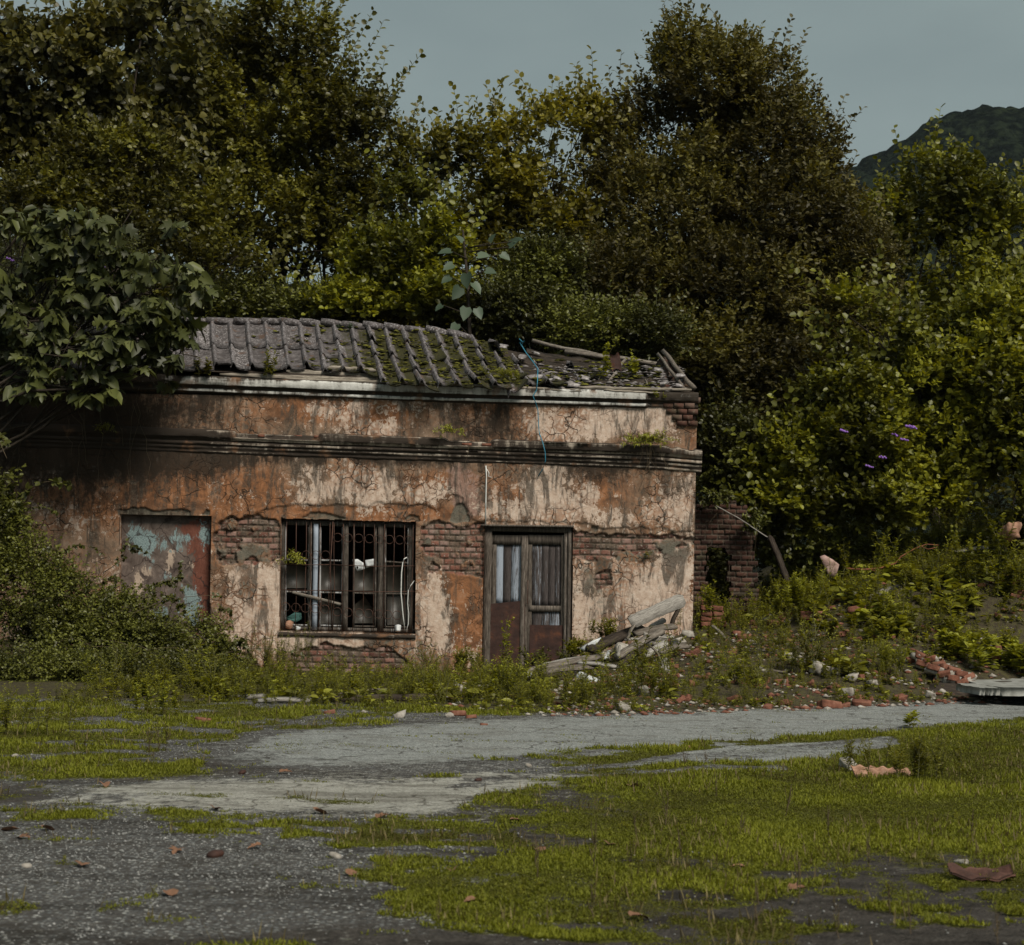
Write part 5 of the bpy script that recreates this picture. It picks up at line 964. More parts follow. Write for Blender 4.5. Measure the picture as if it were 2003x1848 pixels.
# ---- fig overhanging the left end of the wall
def fig():
    rng = np.random.default_rng(51); loc = (-11.2, 30.9, float(zt(-11.2, 30.9))); root = empty('fig_tree', loc, 'fig tree with large lobed leaves hanging over the left end of the roof and wall', 'tree')
    B = pxb([(200, 470, 150, 70, 31.0, 1), (290, 560, 100, 80, 30.6, 1.1), (110, 620, 130, 80, 30.8, .9), (250, 640, 110, 60, 30.6, 1), (150, 700, 110, 45, 30.5, .9), (30, 480, 80, 80, 31, .8), (320, 650, 60, 50, 30.6, .9), (60, 740, 70, 30, 30.6, .6), (300, 720, 40, 35, 30.5, .6), (20, 620, 70, 70, 31.2, .6), (170, 760, 60, 25, 30.4, .4)], .75)
    n = 520; wt = B[:, 3]*B[:, 5]*B[:, 6]; bi = rng.choice(len(B), n, p=wt/wt.sum()); d = nrm(rng.normal(size=(n, 3))); d[:, 1] = -np.abs(d[:, 1])*np.where(rng.random(n) < .8, 1, -1)
    p = B[bi, :3]+d*B[bi, 3:6]*((.55+.6*rng.random(n))*(.7+.6*fbm(d[:, 0]*2+bi, d[:, 1]*2, d[:, 2]*2, 3, 2)))[:, None]
    kz = fbm(p[:, 0]*1.5, p[:, 1]*1.5, p[:, 2]*1.5, 44, 2) > .44; p, d = p[kz], d[kz]; n = len(p)
    ext = [(395, 555), (370, 570), (150, 745), (205, 735), (130, 720), (345, 690), (330, 700), (20, 425), (330, 620), (290, 600), (180, 770), (60, 700), (360, 540), (240, 440), (400, 570)]
    p = np.concatenate([p, np.array([P(u*1., v*1., 30.2) for u, v in ext])]); d = np.concatenate([d, nrm(rng.normal(size=(len(ext), 3))+[.4, -1, 0])]); n = len(p)
    m = MB(); w_ = MB()
    q = p-d*.0-np.array([0, 0, .0]); s = q-nrm(d*.6+[0, 0, .5])*(.25+.25*rng.random(n))[:, None]; w_.sticks(s, q, .011, .007)
    k = 6; th = rng.random((n, 1))*6.28+np.arange(k)*2*np.pi/k+rng.normal(0, .3, (n, k)); hor = np.stack([np.cos(th), np.sin(th), -.15-1.0*rng.random((n, k))], -1)+d[:, None]*.35
    pos = q[:, None]+nrm(hor)*.06; L = .15+.17*rng.random((n, k)); nm = np.array([0, -.35, .7])+rng.normal(0, .6, (n, k, 3))
    base = rng.random((n, 1))*.6; rv = np.clip(base+rng.random((n, k))*.4, 0, 1).ravel(); P_, A_, N_, L_ = pos.reshape(-1, 3), hor.reshape(-1, 3), nm.reshape(-1, 3), L.ravel(); ix = rng.integers(0, 5, len(L_))
    for q_, (shp, cu_, wf_) in enumerate((('fig', .15, .95), ('fig', .5, .8), ('heart', .3, .7), ('ovate', .45, .6), ('fig', .35, 1.05))): kk = ix == q_; m.leaves(P_[kk], A_[kk], N_[kk], L_[kk], L_[kk]*wf_, shp, rv[kk], cu_)
    w_.sticks(q[:, None].repeat(k, 1).reshape(-1, 3), pos.reshape(-1, 3), .003, .002)
    tp = limb(w_, loc, P(20., 560., 31.2), .10, .05, rng, .1, 10, 8)
    for b in B:
        for z in range(3):
            e = b[:3]+rng.normal(0, .3, 3)*b[3:6]; br = limb(w_, tp[int(rng.integers(4, 9))], e, .035, .014, rng, .15, 7, 6)
            for y in range(3): limb(w_, br[int(rng.integers(3, 7))], b[:3]+nrm(rng.normal(0, 1, 3))*b[3:6]*.8, .015, .007, rng, .15, 5, 4)
    limb(w_, P(200., 615., 30.5), P(285., 668., 30.1), .016, .012, rng, .1, 6, 6)
    sub(m, 'crown', M['figleaf'], root); sub(w_, 'trunk', M['bark'], root, True)
fig()
# ---- bramble thickets in front of the left half of the wall
def bramble(name, label, rows, seed, ntw, leaf='bramble', L=.062, canes=12, cat='bramble'):
    rng = np.random.default_rng(seed); B = pxb(rows, .8); B[:, 2] = np.maximum(B[:, 2], .1); loc = (B[0, 0], B[0, 1], float(zt(B[0, 0], B[0, 1]))); root = empty(name, loc, label, cat)
    m, t = crown(rng, B, ntw, (.15, .45), 9, L, L*.72, up=.35, out=.6, droop=.5, flat=.9, clump=1.4, cth=.36, twr=.004)
    for i in range(canes):
        b = B[int(rng.integers(0, len(B)))]; s = b[:3]+rng.normal(0, .4, 3)*b[3:6]; s[2] = max(.1, s[2]); e = b[:3]+np.array([rng.normal(0, 1.)*b[3]*1.4, -b[4]*rng.uniform(.3, 1), b[5]*rng.uniform(.4, 1.2)])
        f = np.linspace(0, 1, 12)[:, None]; p = s+(e-s)*f; p[:, 2] += .35*np.sin(np.pi*f[:, 0]*.9); t.tube(p, np.linspace(.006, .003, 12), 4)
        k = 14; ff = rng.uniform(.3, 1, k); pp = np.stack([np.interp(ff, f[:, 0], p[:, j]) for j in range(3)], -1)
        for z in range(3): m.leaves(pp, nrm(rng.normal(0, 1, (k, 3))+[0, -.2, -.3]), rng.normal(0, .4, (k, 3))+[0, -.4, .8], L*(.8+.5*rng.random(k)), L*.75, 'ovate', np.clip(.4+rng.normal(0, .2, k), 0, 1), .1)
    V, F, R = m.arrays(); V[:, 2] = np.maximum(V[:, 2], zt(V[:, 0], V[:, 1])+.005); mk('leaves', V-np.array(loc), F, M[leaf], root, {'rnd': R}); sub(t, 'canes', M['dry'], root) if t.n else None
    return root
bramble('bramble_thicket', 'tall dark bramble thicket at the left edge in front of the wall', [(30, 1150, 110, 110, 29.5, 1), (10, 1050, 60, 70, 29.8, .8), (110, 1180, 90, 80, 29.3, 1), (-80, 1150, 120, 130, 29.5, .7)], 61, 3600, canes=22)
bramble('bramble_thicket', 'wide bramble mound below and left of the blocked doorway', [(200, 1240, 130, 60, 29.2, 1), (290, 1270, 110, 60, 29.2, 1), (130, 1260, 130, 70, 28.9, 1), (240, 1190, 80, 30, 29.6, .7)], 62, 3600, canes=14)
bramble('bramble_thicket', 'low bramble edge spilling onto the gravel at the left', [(80, 1320, 140, 45, 27.8, 1), (230, 1320, 140, 45, 27.8, 1), (350, 1325, 110, 40, 28.2, 1), (-60, 1320, 120, 50, 27.6, .8)], 63, 3600, 'bramble', .055, 8)
bramble('bramble_thicket', 'bramble arching beside the left pillar next to the blocked doorway', [(390, 1260, 55, 60, 30.2, 1), (440, 1310, 50, 40, 30, .8)], 64, 900, canes=7)
bramble('shrub', 'dark leafy shrub against the wall at the extreme left edge', [(-15, 930, 40, 60, 29.9, 1), (-20, 1030, 60, 70, 29.7, 1)], 66, 700, 'bramble', .11, 6, 'shrub')
# three arching canes across the blocked doorway
def cane(label, pts, Y, seed, n=26, leafL=.075):
    rng = np.random.default_rng(seed); p = np.array([P(u*1., v*1., Y) for u, v in pts]); f = np.linspace(0, 1, len(p)); ff = np.linspace(0, 1, 24); pp = np.stack([np.interp(ff, f, p[:, j]) for j in range(3)], -1)
    root = empty('bramble_cane', p[0], label, 'bramble'); t = MB(); t.tube(pp, np.linspace(.009, .004, 24), 5); m = MB()
    k = rng.uniform(.15, 1, n); q = np.stack([np.interp(k, ff, pp[:, j]) for j in range(3)], -1)+rng.normal(0, .03, (n, 3))
    for z in range(3): m.leaves(q, nrm(rng.normal(0, 1, (n, 3))+[0, -.2, -.2]), rng.normal(0, .5, (n, 3))+[0, -.8, .5], leafL*(.7+.5*rng.random(n)), leafL*.7, 'ovate', rng.random(n)*.6, .1)
    sub(t, 'stem', M['dry'], root); sub(m, 'leaves', M['bramble'], root)
cane('bramble cane arching from the thicket low across the blocked doorway', [(231, 1155), (262, 1147), (300, 1150), (340, 1175), (362, 1205), (385, 1245)], 31.4, 1)
cane('bramble cane rising along the left jamb of the blocked doorway', [(205, 1118), (240, 1095), (248, 1060), (262, 1075), (300, 1085)], 31.4, 2, 18)
cane('dark bramble cane hanging down the middle of the blocked doorway', [(330, 1200), (350, 1130), (352, 1100)], 31.5, 3, 16)
cane('bramble shoot curling over the foot of the left pillar', [(412, 1240), (432, 1185), (448, 1195), (458, 1240), (455, 1290)], 31.5, 4, 22)
cane('long bramble cane climbing the wall left of the blocked doorway', [(80, 1070), (130, 1110), (180, 1140), (215, 1190)], 31.0, 5, 22)
# ================================================ LOOSE THINGS
def frame(a, b, roll=0.):
    a, b = Vector(a), Vector(b); x = (b-a).normalized(); up = Vector((0, 0, 1)) if abs(x.z) < .95 else Vector((0, 1, 0))
    y = up.cross(x).normalized(); z = x.cross(y); Mx = Matrix((x, y, z)).transposed().to_4x4() @ Matrix.Rotation(roll, 4, 'X'); Mx.translation = (a+b)/2
    return Mx
def board(label, a, b, w, th, mat='wood_loose', roll=0., name='board', cat='board', group=None, seed=0, bend=.01, jag=.5):
    a, b = Vector(a), Vector(b); L = (b-a).length; n = 16; t = np.linspace(-.5, .5, n); r = np.random.default_rng(seed)
    hw = w/2*(1+(fbm(t*14, seed*3.3, 0, seed, 3)-.5)*.35); hw[0] *= 1-jag*.6; hw[-1] *= 1-jag*r.random(); ht = th/2*.75*(1+(fbm(t*11, seed*5.1, 1, seed, 3)-.5)*.5)
    cz = bend*np.cos(t*np.pi)+(fbm(t*5, seed, 2, seed, 2)-.5)*bend; x = t*L
    q = np.stack([np.stack([x+r.normal(0, .01, n)*(abs(t) > .49), s*hw, cz+s2*ht], -1) for s, s2 in ((-1, -1), (1, -1), (1, 1), (-1, 1))], 1).reshape(-1, 3)
    i = np.arange(n-1)[:, None]*4; j = np.arange(4)[None]; kk = (j+1) % 4
    o = mk(name, q, [np.stack([i+j, i+kk, i+4+kk, i+4+j], -1).reshape(-1, 4), np.array([[3, 2, 1, 0], [4*n-4, 4*n-3, 4*n-2, 4*n-1]])], M[mat], attrs={'rnd': np.full(len(q), r.random())})
    o.matrix_world = frame(a, b, roll); return tag(o, label, cat, group)
_cg = {}
def cubegrid(k):
    if k in _cg: return _cg[k]
    bm = bmesh.new(); bmesh.ops.create_cube(bm, size=1); bmesh.ops.subdivide_edges(bm, edges=bm.edges[:], cuts=k, use_grid_fill=True); bm.verts.ensure_lookup_table()
    V = np.array([v.co[:] for v in bm.verts]); F = np.array([[v.index for v in f.verts] for f in bm.faces]); bm.free(); _cg[k] = (V, F); return V, F
def lump(size, seed, rough=.25, rnd_=.35, k=4):
    V, F = cubegrid(k); V = V.copy(); s = nrm(V)*.58; V = V*(1-rnd_)+s*rnd_
    d = (fbm(V[:, 0]*2.2+seed*7, V[:, 1]*2.2, V[:, 2]*2.2, seed, 4)-.5); V = V*(1+d[:, None]*rough*2.4)
    return V*np.asarray(size), F
def chunk(name, label, cat, pos, size, mat, seed=0, rot=None, rough=.25, rnd_=.35, group=None, k=4, sink=.25):
    V, F = lump(size, seed, rough, rnd_, k); o = mk(name, V, [F], M[mat], attrs={'rnd': np.full(len(V), .5)})
    o.location = Vector(pos)+Vector((0, 0, size[2]*(.5-sink))); o.rotation_euler = rot or (random.Random(seed).uniform(-.3, .3), random.Random(seed+1).uniform(-.3, .3), random.Random(seed+2).uniform(0, 6.28)); return tag(o, label, cat, group)
def gp(u, v): return G(u, v)
# --- inside / in front of the window
board('loose grey board leaning slantwise across the lower left window panes', WPt(571, 1158, .02), WPt(666, 1182, .07), .055, .02, 'wood_loose', math.pi/2, seed=3)
def plate(name, label, cat, pts, mat, seed=1, thick=.006, dz=.03):
    """a torn sheet: outline in world points, given thickness and a crumple"""
    p = np.array(pts, float); c = p.mean(0); n = len(p); ring = [c]; 
    nv = np.cross(p[1]-p[0], p[2]-p[0]); nv = nv/np.linalg.norm(nv); mid = (p+c)/2+nv*(np.random.default_rng(seed).normal(0, dz, n))[:, None]
    A = np.concatenate([[c], mid, p]); B = A+nv*thick; m = MB(); F3 = []; F4 = []; N = 2*n+1
    for i in range(n):
        j = (i+1) % n; F3 += [[0, 1+i, 1+j], [N, N+1+j, N+1+i]]; F4 += [[1+i, 1+n+i, 1+n+j, 1+j], [N+1+j, N+1+n+j, N+1+n+i, N+1+i], [1+n+i, N+1+n+i, N+1+n+j, 1+n+j]]
    m.add(np.concatenate([A, B]), [np.array(F3), np.array(F4)], .5); V, F, R = m.arrays()
    return tag(mk(name, V-c, F, M[mat], attrs={'rnd': R}, loc=None) if False else mk(name, V, F, M[mat], attrs={'rnd': R}, loc=tuple(c)), label, cat)
plate('glass_shard', 'left one of two pale jagged shards hanging in the third window pane', 'shard', [WPt(u, v, .14) for u, v in ((687, 1094), (698, 1093), (710, 1101), (712, 1112), (697, 1117), (692, 1108))], 'white', 1, dz=.004)
plate('glass_shard', 'right one of two pale jagged shards hanging in the third window pane', 'shard', [WPt(u, v, .14) for u, v in ((713, 1095), (733, 1092), (738, 1103), (714, 1111))], 'white', 2, dz=.004)
m = MB(); m.tube([WPt(795, 1090, .05), WPt(790, 1093, .04), WPt(787, 1100, .02), WPt(785, 1120, .0), WPt(784, 1160, .0), WPt(788, 1205, .01), WPt(791, 1230, .03)], .011, 6); tag(m.build('cable', M['pvc'], loc=tuple(WPt(786, 1160, 0))), 'thick white cable hanging straight in the right window pane', 'cable')
m = MB(); m.tube([WPt(810, 1135, .05), WPt(803, 1145, .03), WPt(798, 1155, .0), WPt(797, 1180, -.01), WPt(799, 1200, 0), WPt(798, 1220, .02), WPt(794, 1235, .02)], .008, 6); tag(m.build('cable', M['pvc'], loc=tuple(WPt(798, 1190, 0))), 'thin white cable curving out from the right window jamb', 'cable')
plate('cloth', 'crumpled teal cloth lying inside the lower left window corner', 'cloth', [WPt(u, v, .30) for u, v in ((556, 1208), (572, 1198), (585, 1199), (586, 1211), (575, 1218), (560, 1216))], 'teal', 3, dz=.02)
chunk('plastic_bag', 'small crumpled white bag on the left end of the window sill', 'bag', WPt(581, 1231, .08), (.10, .07, .07), 'white', 4, rough=.4, k=4)
chunk('plastic_cup', 'small pale blue white crushed cup on the right end of the window sill', 'cup', WPt(777, 1232, .08), (.12, .09, .12), 'white', 5, rough=.2)
chunk('basket', 'round brown bundle on the window sill behind the left grille', 'bundle', WPt(564, 1226, .12), (.20, .12, .14), 'terra', 6, rough=.15, rnd_=.8)
# --- blue cord
m = MB(); cpts = [(740, 265, .9), (752, 285, .9), (780, 330, .75), (815, 375, .55), (850, 425, .25), (848, 500, -.14), (842, 555, -.2), (820, 592, -.22), (838, 640, -.13), (850, 680, -.10), (853, 760, -.09), (858, 820, -.1), (880, 880, -.2), (895, 940, -.2), (897, 990, -.19), (880, 1045, -.1), (850, 1088, -.07)]
m.tube([P(782+x*.3172, 586.5+y*.3172, WY+d) for x, y, d in cpts], .009, 6)
m.tube([P(782+x*.3172, 586.5+y*.3172, WY+d) for x, y, d in ((735, 240, .9), (760, 262, .88), (735, 262, .9), (768, 252, .88), (745, 285, .9))], .009, 6)
tag(m.build('cord', M['blue'], loc=tuple(P(1050., 800., WY-.15))), 'bright blue cord trailing from the roof down over both cornices', 'cord')
# --- boards on the ground and in the rubble heap
bw = [('wide pale board propped up against the rubble by the right corner', (1232, 1218, 30.6), (1337, 1172, 31.2), .24, .035, 'wood_white', 1.1),
      ('short dark prop under the raised end of the pale board', (1327, 1190, 31.1), (1312, 1228, 31.0), .07, .06, 'wood_rot', 0.),
      ('thick rotten beam sloping up the heap right of the door', (1150, 1272, 30.3), (1258, 1228, 31.0), .20, .12, 'wood_rot', .4),
      ('long grey beam running through the middle of the rubble heap', (1205, 1286, 29.6), (1295, 1234, 30.4), .13, .10, 'wood_loose', .3),
      ('splintered grey board topmost on the rubble heap', (1240, 1240, 30.6), (1322, 1224, 30.8), .16, .05, 'wood_loose', .5),
      ('short grey board standing on end in the heap below the pale board', (1240, 1222, 30.4), (1226, 1252, 30.3), .07, .03, 'wood_loose', 0.),
      ('pale splintered board end at the heap beside the brick pieces', (1262, 1282, 29.9), (1306, 1256, 30.2), .13, .04, 'wood_white', .7),
      ('long grey board lowest in the fan of boards before the door', (1012, 1321, 28.4), (1185, 1300, 29.0), .14, .04, 'wood_loose', .5),
      ('grey board second in the fan of boards before the door', (1030, 1312, 28.8), (1172, 1284, 29.5), .12, .035, 'wood_loose', .6),
      ('thin grey board uppermost in the fan of boards before the door', (1060, 1303, 29.2), (1150, 1286, 29.6), .10, .03, 'wood_white', .7),
      ('short pale board crossing the right end of the board fan', (1130, 1296, 29.0), (1205, 1304, 28.7), .10, .04, 'wood_white', .3),
      ('thin bent stick lying in the weeds below the white gutter piece', (1095, 1345, 27.8), (1160, 1330, 28.3), .035, .03, 'wood_loose', 0.),
      ('long dark stick among the weeds right of the heap', (1400, 1310, 29.0), (1536, 1330, 28.6), .055, .05, 'wood_loose', 0.),
      ('upright peeling stump of a board standing in the weeds', (1298, 1288, 28.8), (1304, 1342, 28.6), .12, .05, 'wood_white', 0.),
      ('broken stick standing upright near the red bricks by the road', (1535, 1330, 28.0), (1532, 1362, 27.6), .05, .04, 'wood_loose', 0.),
      ('thin white strip leaning in the weeds at the heap', (1212, 1262, 29.6), (1208, 1285, 29.5), .05, .02, 'wood_white', 0.),
      ('dark forked stick poking out of the rubble near the corner', (1270, 1262, 29.5), (1292, 1288, 29.2), .03, .03, 'wood_loose', 0.),
      ('long pale board behind another on the grass left of centre', (452, 1365, 24.6), (640, 1367, 24.9), .13, .04, 'wood_white', .25),
      ('long pale board nearest the gravel on the grass left of centre', (500, 1374, 24.0), (641, 1376, 24.2), .12, .05, 'wood_white', .2),
      ('long blackened beam half hidden by grass right of the pale boards', (650, 1372, 24.6), (860, 1368, 25.4), .14, .13, 'wood_rot', 0.),
      ('grey lath sloping through the weeds under the window', (648, 1364, 25.6), (768, 1347, 26.6), .06, .03, 'wood_loose', 0.),
      ('rough grey plank flat among weeds below the brick ruin', (1560, 1214, 32.6), (1600, 1211, 32.8), .14, .05, 'wood_white', .3),
      ('pale broken plank on the mound left of the far bushes', (1700, 1212, 32.4), (1790, 1205, 33.0), .12, .05, 'wood_white', .4),
      ('pale sticks lying on the mound near the right edge', (1868, 1080, 35.2), (1930, 1071, 35.5), .10, .06, 'wood_white', .3),
      ('thin stick sloping down from the brick ruin into the leaves', (1400, 990, 34.2), (1500, 1050, 34.0), .03, .03, 'wood_white', 0.),
      ('dark slanting stick in front of the brick ruin', (1392, 1224, 31.2), (1418, 1248, 30.6), .05, .04, 'wood_loose', 0.),
      ('dead leaning trunk in the shade right of the brick ruin', (1505, 1050, 34.6), (1540, 1140, 34.2), .11, .1, 'wood_rot', 0.),
      ('curved grey bark strip on the grass bank before the door', (930, 1352, 26.6), (1010, 1342, 27.2), .06, .03, 'wood_loose', 0.)]
for i, (lb, a, b, w_, th, mt, rl) in enumerate(bw):
    A, B = [Vector(P(float(q[0]), float(q[1]), float(q[2]))) for q in (a, b)]
    for q in (A, B): q.z = max(q.z, float(zt(q.x, q.y))+.03)
    board(lb, A, B, w_, th, mt, rl, seed=100+i, name='stick' if 'stick' in lb else ('beam' if 'beam' in lb else 'board'), cat='stick' if 'stick' in lb else ('beam' if 'beam' in lb else 'board'), bend=.02)
# more splintered wood of the heap
HB = [('grey splintered lath on the lower left slope of the heap', (1150, 1290, 30.2), (1235, 1262, 30.6), .08, .03, 'wood_loose', .4), ('dark beam end pointing down from the middle of the heap', (1215, 1300, 29.4), (1262, 1268, 30.0), .12, .09, 'wood_rot', .2), ('pale thin lath crossing over the top of the heap', (1222, 1252, 30.6), (1318, 1246, 30.5), .06, .025, 'wood_white', .6),
      ('short thick board stub at the right foot of the heap', (1290, 1276, 29.8), (1345, 1262, 30.1), .13, .05, 'wood_loose', .5), ('long dark plank under the fan of boards', (1000, 1330, 28.2), (1150, 1318, 28.6), .12, .04, 'wood_rot', .2), ('grey lath sticking out of the heap towards the door', (1124, 1268, 30.6), (1190, 1256, 30.8), .07, .03, 'wood_loose', .3),
      ('broken pale plank leaning against the far side of the heap', (1262, 1235, 31.2), (1300, 1212, 31.4), .10, .03, 'wood_white', .9), ('dark curved strip in the weeds right of the white gutter', (1190, 1330, 28.2), (1262, 1316, 28.4), .05, .03, 'wood_loose', .1)]
for i, (lb, a, b, w_, th, mt, rl) in enumerate(HB):
    A, B = [Vector(P(float(q[0]), float(q[1]), float(q[2]))) for q in (a, b)]
    for q in (A, B): q.z = max(q.z, float(zt(q.x, q.y))+.05)
    board(lb, A, B, w_, th, mt, rl, seed=200+i, name='beam' if 'beam' in lb else 'board', cat='beam' if 'beam' in lb else 'board', bend=.03)
for i, (u, v, s, lb) in enumerate(((1215, 1268, .30, 'grey rubble lump in the hollow of the heap'), (1275, 1248, .26, 'pale plaster slab wedged between the upper boards'), (1325, 1256, .24, 'grey stone at the right end of the heap top'), (1180, 1282, .22, 'dusty plaster lump above the fan of boards'), (1240, 1304, .2, 'pale lump below the middle beam'), (1345, 1240, .22, 'rounded grey rubble right below the wall corner'))):
    p = P(u*1., v*1., 30.3 if v < 1290 else 29.2); chunk('rubble_lump', lb, 'rubble', p, (s, s*.7, s*.45), 'mortar', 700+i, rough=.35, sink=.4)
# fallen white gutter piece (half pipe) and a crumpled white one
def gutter(label, a, b, r, seed):
    A, B = Vector(P(*map(float, a))), Vector(P(*map(float, b))); L = (B-A).length; th = np.linspace(-.2, math.pi+.2, 9); x = np.linspace(-L/2, L/2, 8); X_, T_ = np.meshgrid(x, th, indexing='ij'); rr_ = r*(1+.15*(fbm(X_*6, T_, 0, seed, 2)-.5))
    V = np.stack([X_, rr_*np.cos(T_), rr_*np.sin(T_)-r*.5], -1).reshape(-1, 3); V2 = V*[1, .86, .86]; F = grid_faces(8, 9); e = [[k, k+1, 72+k+1, 72+k] for k in range(8)]+[[63+k, 64+k, 136+k, 135+k] for k in range(8)]+[[9*k, 9*k+9, 81+9*k, 72+9*k] for k in range(7)]+[[9*k+8, 9*k+17, 89+9*k, 80+9*k] for k in range(7)]
    o = mk('gutter_piece', np.concatenate([V, V2]), [F, F[:, ::-1]+72, np.array(e)], M['white'], smooth=True); o.matrix_world = frame(A, B, .3); return tag(o, label, 'gutter piece')
gutter('white half round gutter piece lying in the weeds in front of the door', (1133, 1318, 28.2), (1174, 1336, 27.9), .085, 1)
plate('plaster_sheet', 'small upright white plaster scrap at the left end of the board fan', 'scrap', [P(u*1., v*1., 28.3) for u, v in ((1018, 1318), (1032, 1314), (1040, 1316), (1038, 1330), (1026, 1332))], 'white', 7)
plate('metal_scrap', 'pale bent sheet sticking out of the heap beside the door', 'scrap', [P(u*1., v*1., 30.4) for u, v in ((1132, 1268), (1160, 1252), (1176, 1246), (1160, 1268), (1146, 1276))], 'white', 8)
plate('metal_scrap', 'pale pointed sheet sticking up in the weeds left of the heap', 'scrap', [P(u*1., v*1., 29.4) for u, v in ((1180, 1290), (1188, 1272), (1193, 1271), (1190, 1288))], 'white', 9)
plate('cardboard_piece', 'torn pinkish board standing upright on the mound in front of the trees', 'board piece', [P(u*1., v*1., 34.4) for u, v in ((1603, 1088), (1612, 1085), (1628, 1094), (1641, 1104), (1634, 1128), (1620, 1126), (1612, 1108))], 'terra', 10, .03, .03)
bpy.data.objects['cardboard_piece'].data.materials[0] = simple('pink_torn_board', [(.3, (.20, .12, .10)), (.6, (.42, .29, .25)), (.8, (.5, .4, .36))], 6)
chunk('plaster_chunk', 'peach coloured crumpled lump among leaves at the right edge', 'rubble', P(1976., 1046., 34.0), (.42, .3, .30), 'terra', 11, rough=.5)
# --- rubble: bricks and pale lumps traced one by one
RB = [('b', 1517, 1223, 30, 'single orange brick on the mound, nearest to the building corner'), ('b', 1441, 1241, 20, 'small red brick lying before the brick ruin, upper of two'), ('b', 1455, 1249, 26, 'flat red brick lying before the brick ruin, lower of two'), ('b', 1590, 1213, 46, 'long flat red brick fragment on the middle of the mound'),
      ('b', 1674, 1197, 34, 'red brick partly hidden by weeds high on the mound'), ('b', 1600, 1300, 22, 'red brick just above the big white lump by the road'), ('b', 1473, 1336, 30, 'reddish brick lump under the dark stick, left of the pair'), ('b', 1526, 1338, 28, 'reddish brick lump at the tip of the dark stick'), ('m', 1608, 1318, 42, 'big white mortar lump among weeds near the road'),
      ('m', 1636, 1318, 20, 'pinkish lump touching the big white lump on its right'), ('m', 1667, 1330, 24, 'upright brown mortar block right of the big white lump'), ('m', 1705, 1340, 18, 'round white stone in the weeds right of the white lump'), ('m', 1540, 1220, 14, 'small white stone beside the orange brick'), ('m', 1498, 1219, 16, 'flat pale stone left of the orange brick'), ('m', 1539, 1286, 18, 'pale lump in the bare rubble patch, upper one'), ('m', 1550, 1294, 16, 'pale lump in the bare rubble patch, lower one'),
      ('m', 1820, 1364, 24, 'pale rounded stone at the road edge left of the slab'), ('m', 1657, 1362, 30, 'tilted brown tile piece by the road edge'), ('b', 1622, 1385, 44, 'flat brown brick on the road edge, longest of the row'), ('b', 1650, 1383, 22, 'small brown brick in the row on the road edge'), ('b', 1684, 1381, 34, 'flat brown brick at the right end of the row on the road edge'),
      ('b', 1985, 1150, 40, 'red brick lump in weeds at the right edge, larger one'), ('b', 1965, 1138, 26, 'red brick in weeds at the right edge, highest one'), ('b', 1992, 1166, 26, 'red brick in weeds at the right edge, lowest one'), ('m', 1384, 1271, 18, 'white stone in the weeds below the building corner'), ('b', 1320, 1272, 34, 'orange brick tilted at the right end of the board heap'), ('m', 1282, 1262, 44, 'flat pale grey slab fragment in the middle of the heap'),
      ('b', 1300, 1244, 26, 'reddish brick between the boards on top of the heap'), ('b', 1245, 1292, 20, 'reddish tile piece in front of the heap'), ('b', 397, 1413, 30, 'bright orange brick alone on the grass at left'), ('b', 644, 1396, 22, 'dark brown brick on the grass under the window'), ('b', 895, 1400, 30, 'orange tile piece in the small debris group on the gravel edge'), ('b', 921, 1405, 20, 'pinkish brick at the right of the small debris group'),
      ('b', 946, 1419, 14, 'little orange brick bit right of the debris group'), ('m', 878, 1403, 16, 'greyish white lump in the small debris group'), ('m', 1170, 1290, 24, 'white lump lying on the fan of boards'), ('b', 1185, 1289, 18, 'orange chip lying on the fan of boards'), ('m', 780, 1404, 22, 'flat pale stone on the gravel left of the debris group'), ('m', 712, 1396, 12, 'small white stone on the grass under the window'), ('m', 900, 1352, 24, 'pale lumps of plaster in the weeds below the wall'),
      ('m', 940, 1350, 22, 'pale plaster lump right beside the bark strip'), ('m', 1258, 1355, 22, 'pinkish stone on the verge below the upright stump'), ('m', 1218, 1391, 26, 'flat white stone on the road edge below the heap'), ('b', 1540, 1256, 22, 'weathered brick in the bare rubble patch, highest'), ('b', 1720, 1186, 20, 'faded brick high on the mound beside tall weeds'), ('b', 1660, 1168, 20, 'faded brick highest on the mound in the weeds')]
for i, (t, u, v, wpx, lb) in enumerate(RB):
    p = G(u, v); s = wpx*p.y/FPX*1.05
    if t == 'b': chunk('brick', lb, 'brick', p, (s, s*.5, s*.34), 'loose_brick', 300+i, (random.Random(i).uniform(-.3, .3), random.Random(i+9).uniform(-.35, .35), random.Random(i+5).uniform(-.5, .5)), .12, .12, sink=.12)
    else: chunk('rubble_lump', lb, 'stone' if 'stone' in lb else 'rubble', p, (s, s*.7, s*.55), 'mortar', 300+i, rough=.35, sink=.15)
